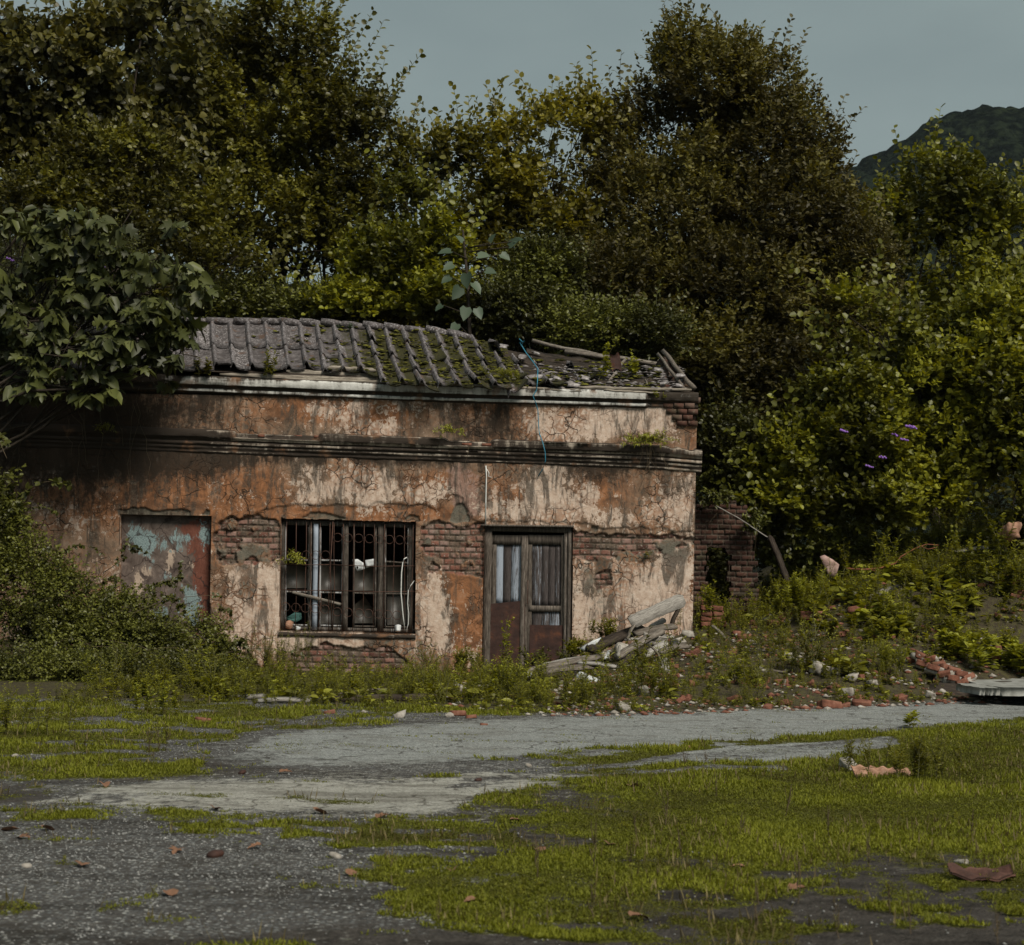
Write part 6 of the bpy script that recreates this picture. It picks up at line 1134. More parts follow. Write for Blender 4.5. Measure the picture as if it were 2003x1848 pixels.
# unremarkable broken bricks all over the mound: share one label
rng = np.random.default_rng(77); protos = []
for k in range(5): V, F = lump((1, .55, .45), 900+k, .16, .12); me = mk('broken_brick', V, [F], M['loose_brick'], attrs={'rnd': np.full(len(V), .5)}); protos.append(me)
spots = []
while len(spots) < 120:
    x, y = rng.uniform(2.0, 9.8), rng.uniform(24, 35); ye_ = np.interp(x, [0, 2, 8, 14], [22.6, 23.4, 28, 31])
    if y < ye_+.1 or (x < 3.5 and y > 31.5) or abs(x) > .29*y or fbm(np.array(x*.8), np.array(y*.8), 0, 5) < .47: continue
    spots.append((x, y))
for i, (x, y) in enumerate(spots):
    o = protos[i % 5]
    if i >= 5: o = o.copy(); COL.objects.link(o)
    s = rng.uniform(.07, .20); o.location = (x, y, float(zt(np.array(x), np.array(y)))+.03); o.rotation_euler = tuple(rng.uniform(-.5, .5, 2))+(rng.uniform(0, 6),); o.scale = (s, s, s)
    tag(o, 'small broken red brick scattered in the weeds of the rubble mound', 'brick', 'broken bricks scattered over the rubble mound')
# tiny rubble and litter
n = 9000; x = rng.uniform(-1, 11, n); y = rng.uniform(22.6, 36, n); ye_ = np.interp(x, [-8, 0, 2, 8, 14], [22.3, 22.6, 23.4, 28, 31]); k = (y > ye_-.25) & ~((x < 3.4) & (y > 31.8)) & (rng.random(n) < np.where(x < .5, .25, 1)) & ((fbm(x*.7, y*.7, 0, 5, 3) > .46) | (y < ye_+.5)); x, y = x[k], y[k]; n = len(x)
r = .015+.045*rng.random(n)**3; T = OC[None]*(1+rng.normal(0, .25, (n, 7, 3)))*r[:, None, None]*[1.3, .9, .6]; T = T+np.stack([x, y, zt(x, y)+r*.3], -1)[:, None]
Fq = (np.arange(n)[:, None, None]*7+OF[None]); isb = rng.random(n) < .55
for nm_, mt_, kk_ in (('brick_rubble', 'loose_brick', isb), ('plaster_rubble', 'mortar', ~isb)):
    q = T[kk_]; tag(mk(nm_, q.reshape(-1, 3), [(np.arange(len(q))[:, None, None]*7+OF[None]).reshape(-1, 3)], M[mt_]), kind='stuff')
# broken masonry lump of red bricks still in mortar, and the concrete slab
def masonry():
    c = G(1840, 1348); root = empty('masonry_block', c, 'fallen lump of red brickwork and mortar beside the concrete slab', 'masonry'); m = MB(); mm_ = MB(); r = np.random.default_rng(9)
    for (u, v, Yd) in ((1785, 1290, .9), (1800, 1282, .8), (1818, 1290, .7), (1835, 1300, .5), (1850, 1306, .4), (1866, 1312, .3), (1880, 1318, .2), (1893, 1325, .1), (1862, 1326, .1), (1845, 1318, .2), (1880, 1334, 0), (1825, 1306, .3), (1898, 1338, 0), (1805, 1298, .6), (1772, 1300, 1.)):
        p = P(u*1., v*1., c.y+Yd); V, F = lump((.20, .11, .09), int(u), .12, .1); R_ = rotm(*r.uniform(-.5, .5, 3)); m.add(V@R_.T+p, [F], r.random())
        V, F = lump((.26, .16, .12), int(u)+1, .4, .3); mm_.add(V@R_.T+p+[.02, .05, -.04], [F], r.random())
    sub(m, 'bricks', M['loose_brick'], root); sub(mm_, 'mortar', M['mortar'], root)
masonry()
def slab(label, x0, x1, y0, y1, z0, th, seed, tilt=0.):
    n = 26; s_, t_ = np.meshgrid(np.linspace(0, 1, n), np.linspace(0, 1, 14), indexing='ij'); X = x0+(x1-x0)*s_+(fbm(s_*0+seed, t_*6, 0, seed, 3)-.5)*.25*(1-s_); Y = y0+(y1-y0)*t_+(fbm(s_*9, t_*0, 0, seed+2, 3)-.5)*.22*(1-t_); Z = z0+tilt*(s_)+.02*(fbm(X*4, Y*4, 0, seed+4, 3)-.5)+.10*(Y-y0)/(y1-y0)*0
    top = np.stack([X, Y, Z], -1).reshape(-1, 3); bot = top-[0, 0, th]; bot[:, 1] += .05; N = len(top); gf = grid_faces(n, 14)
    rim = list(range(13, -1, -1))+[i*14 for i in range(1, n)]+[(n-1)*14+j for j in range(1, 14)]+[i*14+13 for i in range(n-2, 0, -1)]
    rf = [[rim[i], rim[(i+1) % len(rim)], N+rim[(i+1) % len(rim)], N+rim[i]] for i in range(len(rim))]
    o = mk('concrete_slab', np.concatenate([top, bot]), [gf, gf[:, ::-1]+N, np.array(rf)], M['concrete'], loc=((x0+x1)/2, y0, z0)); return tag(o, label, 'slab')
a = P(1952., 1344., 26.6); slab('thick broken concrete slab lying at the right edge above the road', a[0], a[0]+3.2, 26.6, 29.2, a[2], .13, 3, .03)
a = P(1908., 1346., 26.4); slab('smaller cracked off piece at the left end of the concrete slab', a[0], a[0]+.36, 26.35, 27.6, a[2]+.01, .11, 5, .0)
chunk('soil_bank', 'dark clod of soil under the concrete slab', 'soil', G(1985, 1368)+Vector((0, .6, 0)), (2.8, 1.2, .34), 'wood_rot', 31, (0, 0, .1), .3, .4, sink=.3, k=8)
# --- brick ruin behind the corner
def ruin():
    Y = 34.6; nx, nz = 130, 170; u0, u1, v0, v1 = 1352, 1492, 968, 1262
    c = P((u0+u1)/2, v1*1., Y); root = empty('brick_ruin', (c[0], Y, c[2]), 'ruined brick wall with a dark doorway in the shade behind the building corner', 'brick wall')
    s_, t_ = np.meshgrid(np.linspace(0, 1, nx), np.linspace(0, 1, nz), indexing='ij'); U_, V_ = u0+(u1-u0)*s_, v1+(v0-v1)*t_; p = P(U_, V_, Y); ms, bs, b2 = brickpat(p[..., 0], p[..., 2], .10, .22, 70)
    p[..., 1] += .03*ms+.03*(b2-.5)+.05*(fbm(p[..., 0]*3, p[..., 2]*3, 0, 3)-.5); top = np.interp(U_, [1352, 1440, 1441, 1462, 1463, 1478, 1479, 1492], [976, 980, 992, 994, 1008, 1012, 1030, 1034])+(b2-.5)*14+(fbm(p[..., 0]*2.5, 0, 0, 5, 3)-.5)*40
    keepm = (V_ > top) & ~(inpoly(U_+(b2-.5)*10, V_, [(1380, 1260), (1381, 1080), (1390, 1070), (1420, 1072), (1426, 1085), (1424, 1260)])) & (U_ < 1478+(b2-.5)*16); kp = keepm[:-1, :-1] & keepm[1:, 1:]
    lc = np.array(root.location); b = p.copy(); b[..., 1] += .35
    V = np.concatenate([p.reshape(-1, 3), b.reshape(-1, 3)])-lc; g1 = grid_faces(nx, nz, kp); N = nx*nz
    # rim
    E = {}
    for f in g1:
        for q in range(4):
            e = (int(f[q]), int(f[(q+1) % 4])); 
            if (e[1], e[0]) in E: del E[(e[1], e[0])]
            else: E[e] = 1
    rim = np.array([[a_, b_, b_+N, a_+N] for a_, b_ in E])
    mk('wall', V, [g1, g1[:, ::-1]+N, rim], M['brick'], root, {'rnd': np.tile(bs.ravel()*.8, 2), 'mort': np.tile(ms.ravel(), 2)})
ruin()
m = MB(); r = np.random.default_rng(3); c = P(1392., 1205., 33.2)
for k in range(9): V, F = lump((.2, .14, .085), 500+k, .12, .1); m.add(V@rotm(*r.uniform(-.12, .12, 3)).T+c+[(k % 2)*.2-.1+r.normal(0, .02), r.normal(0, .03), (k//2)*.10-.15], [F], r.random())
V, F, R = m.arrays(); tag(mk('brick_stub', V, F, M['loose_brick'], attrs={'rnd': R}, loc=tuple(c)), 'short stub of stacked red bricks standing right beside the building corner', 'brick stub')
# --- roof debris: shards of tile
shard = [(985, 676, 1.6, 'pale round ended tile shard under the blue knot'), (1048, 690, 1.5, 'white tile shard beside the blue cord near the ridge'), (1022, 697, 1.2, 'narrow light tile shard left of the blue cord'), (1050, 736, .3, 'large curved tile fragment under the blue cord near the eave'), (1075, 742, .1, 'tile fragment propped beside the cord at the eave'), (1088, 738, .1, 'small upright tile sliver right of the cord at the eave'), (1145, 738, .3, 'white tile chips in the middle of the collapsed roof'),
         (1183, 727, .6, 'pale tile chip at the foot of the roof sapling'), (1288, 722, .6, 'white tile chip leaning on the gable bricks'), (1300, 748, .1, 'white tile chips at the foot of the gable'), (1330, 733, .3, 'round pale chip near the rake of the gable'), (1325, 752, .0, 'pale shards at the right corner of the roof'), (1205, 708, .9, 'big upright dark tile slab between the two roof saplings'), (1120, 752, .0, 'wavy tile edge lying at the eave below the sapling'), (1000, 740, .2, 'light shard in the moss beside the yellow fern')]
for i, (u, v, d, lb) in enumerate(shard):
    big = 'big' in lb; s = .30 if big else (.26 if 'large' in lb or 'wavy' in lb else .15); r = random.Random(i)
    th = np.linspace(-1.1, 1.1, 7); x = np.linspace(-s/2, s/2, 5); X_, T_ = np.meshgrid(x, th, indexing='ij'); R0 = s*.35; w_ = (1-.5*(np.abs(X_)/s)**2)*(1+.3*(fbm(X_*9, T_*2, 0, i)-.5))
    V = np.stack([X_*(1+.2*np.sin(T_*3+i)), R0*np.sin(T_)*w_*1.3, R0*np.cos(T_)*w_-R0*.6], -1).reshape(-1, 3); V2 = V-[0, 0, .014]; gf = grid_faces(5, 7); rim = list(range(6, -1, -1))+[7*k for k in range(1, 5)]+[28+k for k in range(1, 7)]+[7*k+6 for k in range(3, 0, -1)]; rf = [[rim[q], rim[(q+1) % len(rim)], 35+rim[(q+1) % len(rim)], 35+rim[q]] for q in range(len(rim))]
    o = mk('tile_shard', np.concatenate([V, V2]), [gf, gf[:, ::-1]+35, np.array(rf)], M['rust'] if big else M['slate']); o.location = P(u*1., v*1., WY+d-.02); o.rotation_euler = (1.2, 1.4, .2) if big else (r.uniform(.1, .7), r.uniform(-.3, .3), r.uniform(-.8, .8)); tag(o, lb, 'tile shard')
# many small chips on the collapsed part
n = 520; f = rng.random(n); u = 990+f*0+rng.random(n)*350; d = rng.random(n)*1.3-.1; v = 760-d*36-rng.random(n)*4+(u-1150)*.01; q = P(u, v, WY+d); r = .02+.05*rng.random(n)**2; T = OC[None]*(1+rng.normal(0, .3, (n, 7, 3)))*r[:, None, None]*[1.4, 1., .35]+q[:, None]
tag(mk('tile_rubble', T.reshape(-1, 3), [(np.arange(n)[:, None, None]*7+OF[None]).reshape(-1, 3)], M['slate']), kind='stuff')
# --- red branch
m = MB(); Yb = 33.8; R1 = [(1655, 1112), (1690, 1114), (1725, 1110), (1750, 1102), (1762, 1088), (1790, 1072), (1812, 1064), (1835, 1066)]
m.tube([P(u*1., v*1., Yb) for u, v in R1], np.linspace(.022, .006, len(R1)), 6); m.tube([P(u*1., v*1., Yb) for u, v in ((1700, 1113), (1730, 1122), (1765, 1128), (1795, 1134))], np.linspace(.012, .005, 4), 5)
m.tube([P(u*1., v*1., Yb) for u, v in ((1800, 1068), (1815, 1074), (1832, 1070))], .006, 5); m.tube([P(u*1., v*1., Yb) for u, v in ((1738, 1106), (1738, 1100))], .006, 5)
tag(m.build('branch', M['redstem'], loc=tuple(P(1700., 1113., Yb))), 'bare forked reddish branch lying on the mound below the bright bush', 'branch')
# --- foreground right: crumpled brown scrap, terracotta tile piece
c = G(1918, 1722); nx = 26; s_, t_ = np.meshgrid(np.linspace(-1, 1, nx), np.linspace(-1, 1, 14), indexing='ij')
w_ = .36; X_ = s_*w_*.5; Y_ = t_*.10*(1.2-s_*s_*.5); Z_ = .012+.050*np.abs(s_)**1.5*(.4+.6*(t_ > -.2))*1.2+.035*np.abs(np.sin(s_*3.6+t_*1.5))+.035*(fbm(s_*4, t_*4, 0, 9, 3))+.03*sst(t_, .2, 1)
V = np.stack([X_, Y_, Z_*.6], -1).reshape(-1, 3); V2 = V+[0, 0, -.012]; gf = grid_faces(nx, 14); rim = list(range(13, -1, -1))+[i*14 for i in range(1, nx)]+[(nx-1)*14+j for j in range(1, 14)]+[i*14+13 for i in range(nx-2, 0, -1)]; rf = [[rim[q], rim[(q+1) % len(rim)], nx*14+rim[(q+1) % len(rim)], nx*14+rim[q]] for q in range(len(rim))]
o = mk('scrap', np.concatenate([V, V2]), [gf, gf[:, ::-1]+nx*14, np.array(rf)], M['skin'], smooth=True); o.location = c; o.rotation_euler = (0, 0, -.05); tag(o, 'crumpled dark brown scrap lying on bare soil at the lower right', 'scrap')
c = G(1728, 1522); X_ = s_*.29; Y_ = t_*.26; Z_ = .03+.012*np.sin(s_*16)+.02*t_-.01*s_; V = np.stack([X_+t_*.08, Y_, Z_], -1).reshape(-1, 3); V2 = V+[0, 0, -.016]
o = mk('roof_tile', np.concatenate([V, V2]), [gf, gf[:, ::-1]+nx*14, np.array(rf)], M['terra']); o.location = c; o.rotation_euler = (.10, .03, .25); tag(o, 'ribbed terracotta tile lying in the grass beside the grey green bush', 'roof tile')
chunk('stone', 'flat white stone just left of the terracotta tile', 'stone', G(1662, 1504), (.28, .12, .08), 'mortar', 71)
chunk('stone', 'pale stone resting behind the crumpled brown scrap', 'stone', G(1880, 1690), (.09, .05, .03), 'mortar', 72)
# --- dry leaves
LV = [(22, 1626, 'curled dry leaf alone at the left edge of the gravel'), (48, 1642, 'dry leaf just below another at the left edge'), (95, 1626, 'pale dry leaf third from the left edge'), (497, 1661, 'long pinkish dry leaf in the middle of the gravel'), (628, 1592, 'spiky dry leaf on the moss line left of centre'), (160, 1697, 'brown dry leaf flat on the dark gravel'), (1050, 1669, 'pale pink dry leaf at the lower edge of the grass'), (1191, 1657, 'small dry leaf standing in the grass right of centre'), (886, 1706, 'dull dry leaf left of the mossy lobe'), (343, 1668, 'small dry leaf in the gravel above the dark streaks'),
      (1240, 1543, 'pale folded leaf in the bright grass'), (1010, 1610, 'brown leaf where the grass meets the gravel'), (690, 1712, 'rusty leaf in the bottom left gravel'), (420, 1585, 'tan leaf on the upper gravel'), (205, 1540, 'tan leaf on the pale concrete strip'), (560, 1512, 'reddish leaf by the dark rut'), (330, 1750, 'brown leaf near the bottom left'), (1310, 1462, 'orange leaf on the moss between the two roads'), (1355, 1465, 'second orange leaf on the moss between the two roads'), (1560, 1741, 'dry leaf on the dark soil right of centre'), (1440, 1700, 'brown leaf at the lower grass edge'), (1250, 1800, 'reddish leaf near the bottom of the frame'), (920, 1770, 'dark curled leaf in the mossy lobe'), (750, 1600, 'tan leaf below the pale concrete wedge')]
for i, (u, v, lb) in enumerate(LV):
    p = G(u, v); r = np.random.default_rng(i); m = MB(); L = (.085+.04*r.random()); m.leaves(np.array([[-L/2, 0, 0]]), np.array([[1., 0, .1]]), np.array([[0, 0, 1.]]), np.array([L]), np.array([L*.75]), 'fig' if i % 2 else 'heart', None, .3)
    V, F, R = m.arrays(); V = V+[0, 0, .02]; V[:, 2] += .25*np.abs(V[:, 1]); o = mk('dry_leaf', V, F, M['dryleaf'], attrs={'rnd': R}); o.location = p; o.rotation_euler = (r.uniform(-.3, .3), r.uniform(-.4, .2), r.uniform(0, 6)); tag(o, lb, 'leaf', 'dry leaves on the ground')
ST = [(1285, 1716, 42, 'oval white stone'), ]
SL = [(825, 1674, 40, 'long whitish stone in the gravel left of the mossy lobe'), (652, 1676, 16, 'small white stone'), (1006, 1838, 16, 'white pebble at the bottom edge'), (938, 1672, 26, 'oval white pebble on the gravel near the grass'), (460, 1518, 14, 'pale pointed stone on the dark rut'), (480, 1500, 14, 'pale stone at the rut'), (1032, 1498, 18, 'pale stone on the moss patch'), (370, 1508, 12, 'round pale stone beside the rut'), (933, 1527, 12, 'dark pebble alone on the pale concrete'), (48, 1680, 20, 'white pebble at the left edge'), (205, 1560, 14, 'white pebble on the concrete strip at left')]
SL = [(420, 1672, 20, 'small white pebble left of the long pinkish leaf'), (655, 1678, 26, 'oval white pebble on the gravel below the moss line'), (420, 1676, 34, 'long whitish stone lying below the dark rut')][1:]+[(935+0, 1527, 14, 'dark pebble alone on the pale concrete wedge'), (473, 1513, 16, 'pale pointed stone on the edge of the dark rut'), (1033, 1500, 18, 'pale stone on the gravel between the roads'), (30, 1480, 14, 'pale pebble near the left edge above the concrete'), (52, 1696, 20, 'white pebble low at the left edge')]
for i, (u, v, wpx, lb) in enumerate(SL):
    p = G(u, v); s = wpx*p.y/FPX; chunk('pebble', lb, 'stone', p, (s, s*.7, s*.5), 'rust' if 'dark' in lb else 'mortar', 600+i, rough=.12, rnd_=.9)
# ================================================ PLANTS ON THE GROUND
def herb(rng, h, n, L, W, shape='lance', spread=.5, branches=0, top=None):
    """one upright herb at the origin; returns leaf builder, stem builder"""
    m, t = MB(), MB(); stems = [(np.zeros(3), np.array([rng.normal(0, .12), rng.normal(0, .12), 1.])*h)]
    for b in range(branches):
        z = rng.uniform(.1, .6); s = stems[0][1]*z; a = rng.uniform(0, 6.28); stems.append((s, s+np.array([math.cos(a)*spread, math.sin(a)*spread, .9])*h*rng.uniform(.35, .6)))
    for s, e in stems:
        f = np.linspace(0, 1, 6)[:, None]; p = s+(e-s)*f; p[:, :2] += np.sin(f*3.)*rng.normal(0, .04*h, 2); t.tube(p, (.0022+.0045*h)*np.linspace(1, .35, 6), 3, cap=False)
        k = max(4, int(n*np.linalg.norm(e-s)/h)); g = rng.uniform(.08, 1, k); q = np.stack([np.interp(g, f[:, 0], p[:, j]) for j in range(3)], -1); a = rng.uniform(0, 6.28, k)
        ax = np.stack([np.cos(a), np.sin(a), .25+.7*g+rng.normal(0, .25, k)], -1); nm = np.stack([-np.cos(a)*.4, -np.sin(a)*.4, np.ones(k)], -1)+rng.normal(0, .3, (k, 3)); sc = 1.1-.5*g
        m.leaves(q, ax, nm, L*sc*(.7+.5*rng.random(k)), W*sc, shape, np.clip(.25+.5*g+rng.normal(0, .12, k), 0, 1), .25)
    return m, t
def rosette(rng, n, L, W, shape='ovate'):
    m, t = MB(), MB(); a = rng.uniform(0, 6.28, n); el = rng.uniform(.1, 1.2, n); hgt = rng.uniform(.01, .12, n)
    ax = np.stack([np.cos(a), np.sin(a), np.sin(el)*.8], -1); pos = np.stack([np.cos(a)*.03, np.sin(a)*.03, hgt], -1)*L/.1; m.leaves(pos, ax, np.array([0, 0, 1.])+rng.normal(0, .3, (n, 3)), L*(.6+.6*rng.random(n)), W, shape, rng.random(n), .3)
    t.sticks(np.zeros((n, 3)), pos, .002, .002); return m, t
rng = np.random.default_rng(303)
TPL = [herb(rng, .30, 26, .055, .016, 'lance', .5, 3), herb(rng, .38, 30, .065, .014, 'lance', .5, 4), herb(rng, .22, 22, .05, .028, 'ovate', .6, 3), herb(rng, .45, 34, .06, .02, 'lance', .4, 4), rosette(rng, 12, .11, .07), rosette(rng, 16, .08, .045, 'lance'), herb(rng, .18, 20, .04, .022, 'ovate', .8, 4), herb(rng, .5, 20, .05, .010, 'lance', .35, 6)]
def plant_many(x, y, sc, which):
    z = zt(x, y)-.01; ml, mt = MB(), MB(); n = len(x); rot = rng.uniform(0, 6.28, n)
    for w_ in range(len(TPL)):
        k = which == w_
        if not k.any(): continue
        for b, tgt in ((TPL[w_][0], ml), (TPL[w_][1], mt)):
            V, F, R = b.arrays(); c, s = np.cos(rot[k])[:, None], np.sin(rot[k])[:, None]; ss_ = sc[k][:, None]
            Q = np.stack([(V[None, :, 0]*c-V[None, :, 1]*s)*ss_+x[k][:, None], (V[None, :, 0]*s+V[None, :, 1]*c)*ss_+y[k][:, None], V[None, :, 2]*ss_+z[k][:, None]], -1)
            m_ = k.sum(); off = (np.arange(m_)*len(V))[:, None, None]; tgt.add(Q.reshape(-1, 3), [(off+f[None]).reshape(-1, f.shape[1]) for f in F], np.clip(np.tile(R, m_)+np.repeat(rng.normal(0, .18, m_), len(V)), 0, 1))
    return ml, mt
def yedge(x): return np.interp(x, [-8, 0, 2, 8, 14], [22.3, 22.6, 23.4, 28.0, 31.0])
# cover of the mound and of the strip under the wall
n = 13500; x = rng.uniform(-6, 11.5, n); y = rng.uniform(22.6, 40, n); ye_ = yedge(x); bare = fbm(x*.6, y*.6, 0, 5, 3)
k = (y > ye_+.25) & ~((x < 3.5) & (y > 31.82)) & (rng.random(n) < np.where(x < -.5, np.where(y > 24.4, 1., .7), np.where(x > 5., 1., np.clip((bare-.38)*7, .6, 1)))) & (np.abs(x) < .31*y)
u0_, v0_ = PX(x, y, zt(x, y)); k &= ~((x > 6.8) & (y > 26.2) & (y < 29.3) & (x > 6.6)); heap = (u0_ > 1000) & (u0_ < 1345) & (y > 27.2) & (y < 31.8); k &= ~(heap & (rng.random(n) < .72)); x, y = x[k], y[k]; n = len(x)
near = sst(y-yedge(x), .2, 2.5); sc = (.40+.8*rng.random(n)**1.5)*(.5+.7*near)*(.55+1.0*sst(fbm(x*1.4, y*1.4, 6, 12, 3), .32, .68)); u_, v_ = PX(x, y, zt(x, y))
tall = (fbm(x*.9, y*.9, 3, 8, 2) > .5); which = np.where(rng.random(n) < np.where(x > 5.2, .45, .12), 4, rng.choice([0, 1, 2, 3, 5, 6, 7], n, p=[.2, .2, .15, .12, .13, .12, .08])); which = np.where((y < yedge(x)+1.2) & (which == 3), 6, which)
indoor = (u_ > 935) & (u_ < 1130) & (y > 30.3); sc = np.where(indoor, sc*.6, sc)*np.where((x < 1.2) & (y > 28.), .62, 1.)*np.where(x < 1., .8, 1.)*np.where((u_ > 1000) & (u_ < 1350) & (y > 27.5), .6, 1.)
lit = rng.random(n) < .35
for nm_, kk_, mt_ in (('undergrowth', ~lit, 'weed'), ('bright_undergrowth', lit, 'weedlit')):
    ml, mt = plant_many(x[kk_], y[kk_], sc[kk_], which[kk_]); o = ml.build(nm_, M[mt_]); tag(o, kind='stuff'); o2 = mt.build('undergrowth_stems', M['stem']); tag(o2, kind='stuff')
# small weeds sprinkled over the moss and grass
x, y = scatter(6500, 8.5, 24, 2); gm = grassy(x, y); k = (gm > .5) & (rng.random(len(x)) < .8); x, y = x[k], y[k]
ml, mt = plant_many(x, y, .12+.22*rng.random(len(x))**2, rng.choice([2, 5, 6, 0], len(x))); tag(ml.build('low_weeds', M['weed']), kind='stuff')
# --- single plants one can point at
def plant(name, label, cat, u, v, h, spec, leaf='weed', Y=None, group=None, seed=None, lean=(0, 0), stem='stem', flower=None):
    r = np.random.default_rng(seed or int(u*7+v)); p = G(u, v) if Y is None else Vector(P(u*1., v*1., Y)); root = empty(name, p, label, cat, group); ml, mt = MB(), MB()
    for (dx, dy, hh, n_, L, W, shp, br, sp) in spec:
        a, b = herb(r, h*hh, n_, L, W, shp, sp, br); off = np.array([dx, dy, 0])
        for src, dst in ((a, ml), (b, mt)): V, F, R = src.arrays(); V = V+off+np.stack([V[:, 2]*lean[0], V[:, 2]*lean[1], 0*V[:, 2]], -1); dst.add(V, F, R)
    V, F, R = ml.arrays(); mk('leaves', V, F, M[leaf], root, {'rnd': R}); V, F, R = mt.arrays(); mk('stem', V, F, M[stem], root, {'rnd': R})
    if flower:
        q = MB(); T8 = OC*.5
        for i in range(flower[1]): c = V[r.integers(0, len(V))]*[1, 1, 1]; c = np.array([c[0]+r.normal(0, .04), c[1]-.03, max(c[2], h*.6)+r.normal(0, .05)]); q.add(T8*flower[2]*r.uniform(.7, 1.3)+c, [OF], .5)
        Vq, Fq_, Rq = q.arrays(); mk('flowers', Vq, Fq_, M[flower[0]], root, {'rnd': Rq})
    return root
def bunch(k, n, L, W, shp='lance', br=4, sp=.4, spread=.15, seed=0):
    r = random.Random(seed); return [(r.gauss(0, spread), r.gauss(0, spread*.6), r.uniform(.6, 1), n, L, W, shp, br, sp) for _ in range(k)]
plant('weed_bush', 'grey green feathery bush standing in the grass beside the terracotta tile', 'bush', 1795, 1528, .50, bunch(14, 46, .055, .012, br=6, spread=.20, seed=1), 'weed')
plant('weed', 'loose upright weed in the grass left of the grey green bush', 'weed', 1685, 1512, .42, bunch(6, 34, .06, .012, br=5, spread=.14, seed=2), 'weed')
plant('weed', 'small leafy sprout at the near edge of the road by the right', 'weed', 1786, 1426, .28, bunch(2, 14, .10, .05, 'ovate', 3, .5, .05, 3), 'weedlit')
plant('weed_bush', 'bright yellow green feathery weed on the mound left of the brickwork lump', 'weed', 1725, 1322, .75, bunch(9, 60, .07, .014, br=7, spread=.16, seed=4), 'weedlit')
plant('weed', 'tall spire of goldenrod rising above the mound weeds at right', 'weed', 1782, 1230, .95, bunch(4, 80, .085, .015, br=1, sp=.1, spread=.14, seed=5), 'weed')
plant('weed', 'broad leafy weed clump below the dark ruin on the mound edge', 'weed', 1555, 1205, .85, bunch(8, 44, .10, .035, 'ovate', 5, .4, .22, 6), 'weedlit')
plant('weed', 'slim weed with pointed tip left of the leafy clump by the ruin', 'weed', 1515, 1195, .95, bunch(4, 60, .08, .02, br=3, sp=.3, spread=.10, seed=7), 'weed')
plant('weed', 'sprig with rounded leaves against the dark gap at the building corner', 'weed', 1383, 1200, .75, bunch(3, 18, .10, .055, 'ovate', 4, .5, .08, 8), 'weedlit', Y=32.6)
plant('weed', 'dark bushy weed at the wall behind the rubble heap', 'weed', 1188, 1262, .55, bunch(9, 40, .07, .03, 'ovate', 5, .4, .12, 9), 'weed', Y=31.3, flower=('pinkbl', 10, .022))
plant('weed', 'small upright bottle brush weed by the foot of the right wall corner', 'weed', 1328, 1225, .42, bunch(2, 70, .07, .010, br=0, sp=.1, spread=.03, seed=10), 'weed', Y=31.4)
plant('weed', 'tall fleabane with pale tiny flower heads by the left window pillar', 'weed', 543, 1330, 1.05, bunch(9, 60, .06, .011, br=7, sp=.3, spread=.17, seed=11), 'weed', Y=31.2, flower=('pinkbl', 30, .014))
plant('weed', 'single tall weed stem in front of the cream pillar', 'weed', 496, 1330, 1.15, bunch(2, 44, .07, .014, br=5, sp=.2, spread=.04, seed=12), 'weed', Y=31.2)
plant('weed', 'tall thin weed reaching up the wall left of the pillar foot', 'weed', 432, 1330, .9, bunch(6, 50, .08, .013, br=4, sp=.3, spread=.16, seed=13), 'weed', Y=31.0)
plant('weed', 'weed growing up the right jamb under the window', 'weed', 830, 1315, .62, bunch(5, 40, .05, .015, br=4, spread=.08, seed=14), 'weed', Y=31.5)
plant('weed', 'dense weed tuft at the foot of the orange pillar left of the door', 'weed', 905, 1320, .52, bunch(12, 40, .06, .02, 'ovate', 5, .4, .18, 15), 'weed', Y=31.2)
plant('weed', 'airy sapling with pale leaves in front of the rusty door', 'sapling', 985, 1335, 1.15, [(0, 0, 1, 22, .085, .06, 'ovate', 6, .35), (.1, 0, .6, 16, .08, .055, 'ovate', 4, .5), (.35, 0, .45, 12, .08, .055, 'ovate', 3, .5)], 'weedlit', Y=30.6)
plant('weed', 'low green weed clump before the right half of the door', 'weed', 1075, 1312, .42, bunch(8, 26, .09, .035, 'ovate', 4, .5, .22, 17), 'bramble', Y=30.4)
plant('weed', 'leafy clump of pale green weeds left of the board fan', 'weed', 1000, 1352, .5, bunch(10, 26, .08, .04, 'ovate', 4, .5, .25, 18), 'weedlit')
plant('weed', 'leaves sprouting beside the beam at the right door post', 'weed', 1128, 1285, .38, bunch(7, 24, .09, .045, 'ovate', 4, .6, .15, 19), 'weed', Y=30.6)
plant('broadleaf_weed', 'broad leaved plant with lush leaves above the concrete slab', 'plant', 1960, 1312, .5, bunch(10, 20, .17, .10, 'ovate', 3, .8, .35, 20), 'weedlit')
plant('broadleaf_weed', 'broad leaved plant left of the slab above the red brickwork', 'plant', 1870, 1290, .5, bunch(10, 22, .15, .08, 'ovate', 3, .8, .3, 21), 'weedlit')
plant('broadleaf_weed', 'leafy creeper patch in the middle of the mound', 'plant', 1690, 1240, .35, bunch(12, 18, .13, .09, 'ovate', 3, .9, .4, 22), 'weed')
plant('sapling', 'young sapling with rounded leaves at the right edge below the bushes', 'sapling', 1950, 1170, 1.5, [(0, 0, 1, 46, .11, .085, 'ovate', 8, .4), (.3, .2, .8, 36, .11, .085, 'ovate', 6, .4), (-.4, 0, .75, 30, .11, .085, 'ovate', 5, .4)], 'alder_lit')
plant('sapling', 'leafy sapling on top of the mound left of the peach lump', 'sapling', 1880, 1150, 1.2, [(0, 0, 1, 40, .10, .08, 'ovate', 7, .4), (.3, .2, .7, 30, .1, .08, 'ovate', 5, .4)], 'alder_lit')
plant('weed', 'yellow green weed bush at the far left edge of the grass', 'weed', 20, 1440, .62, bunch(14, 44, .06, .014, br=6, sp=.4, spread=.30, seed=23), 'weedlit')
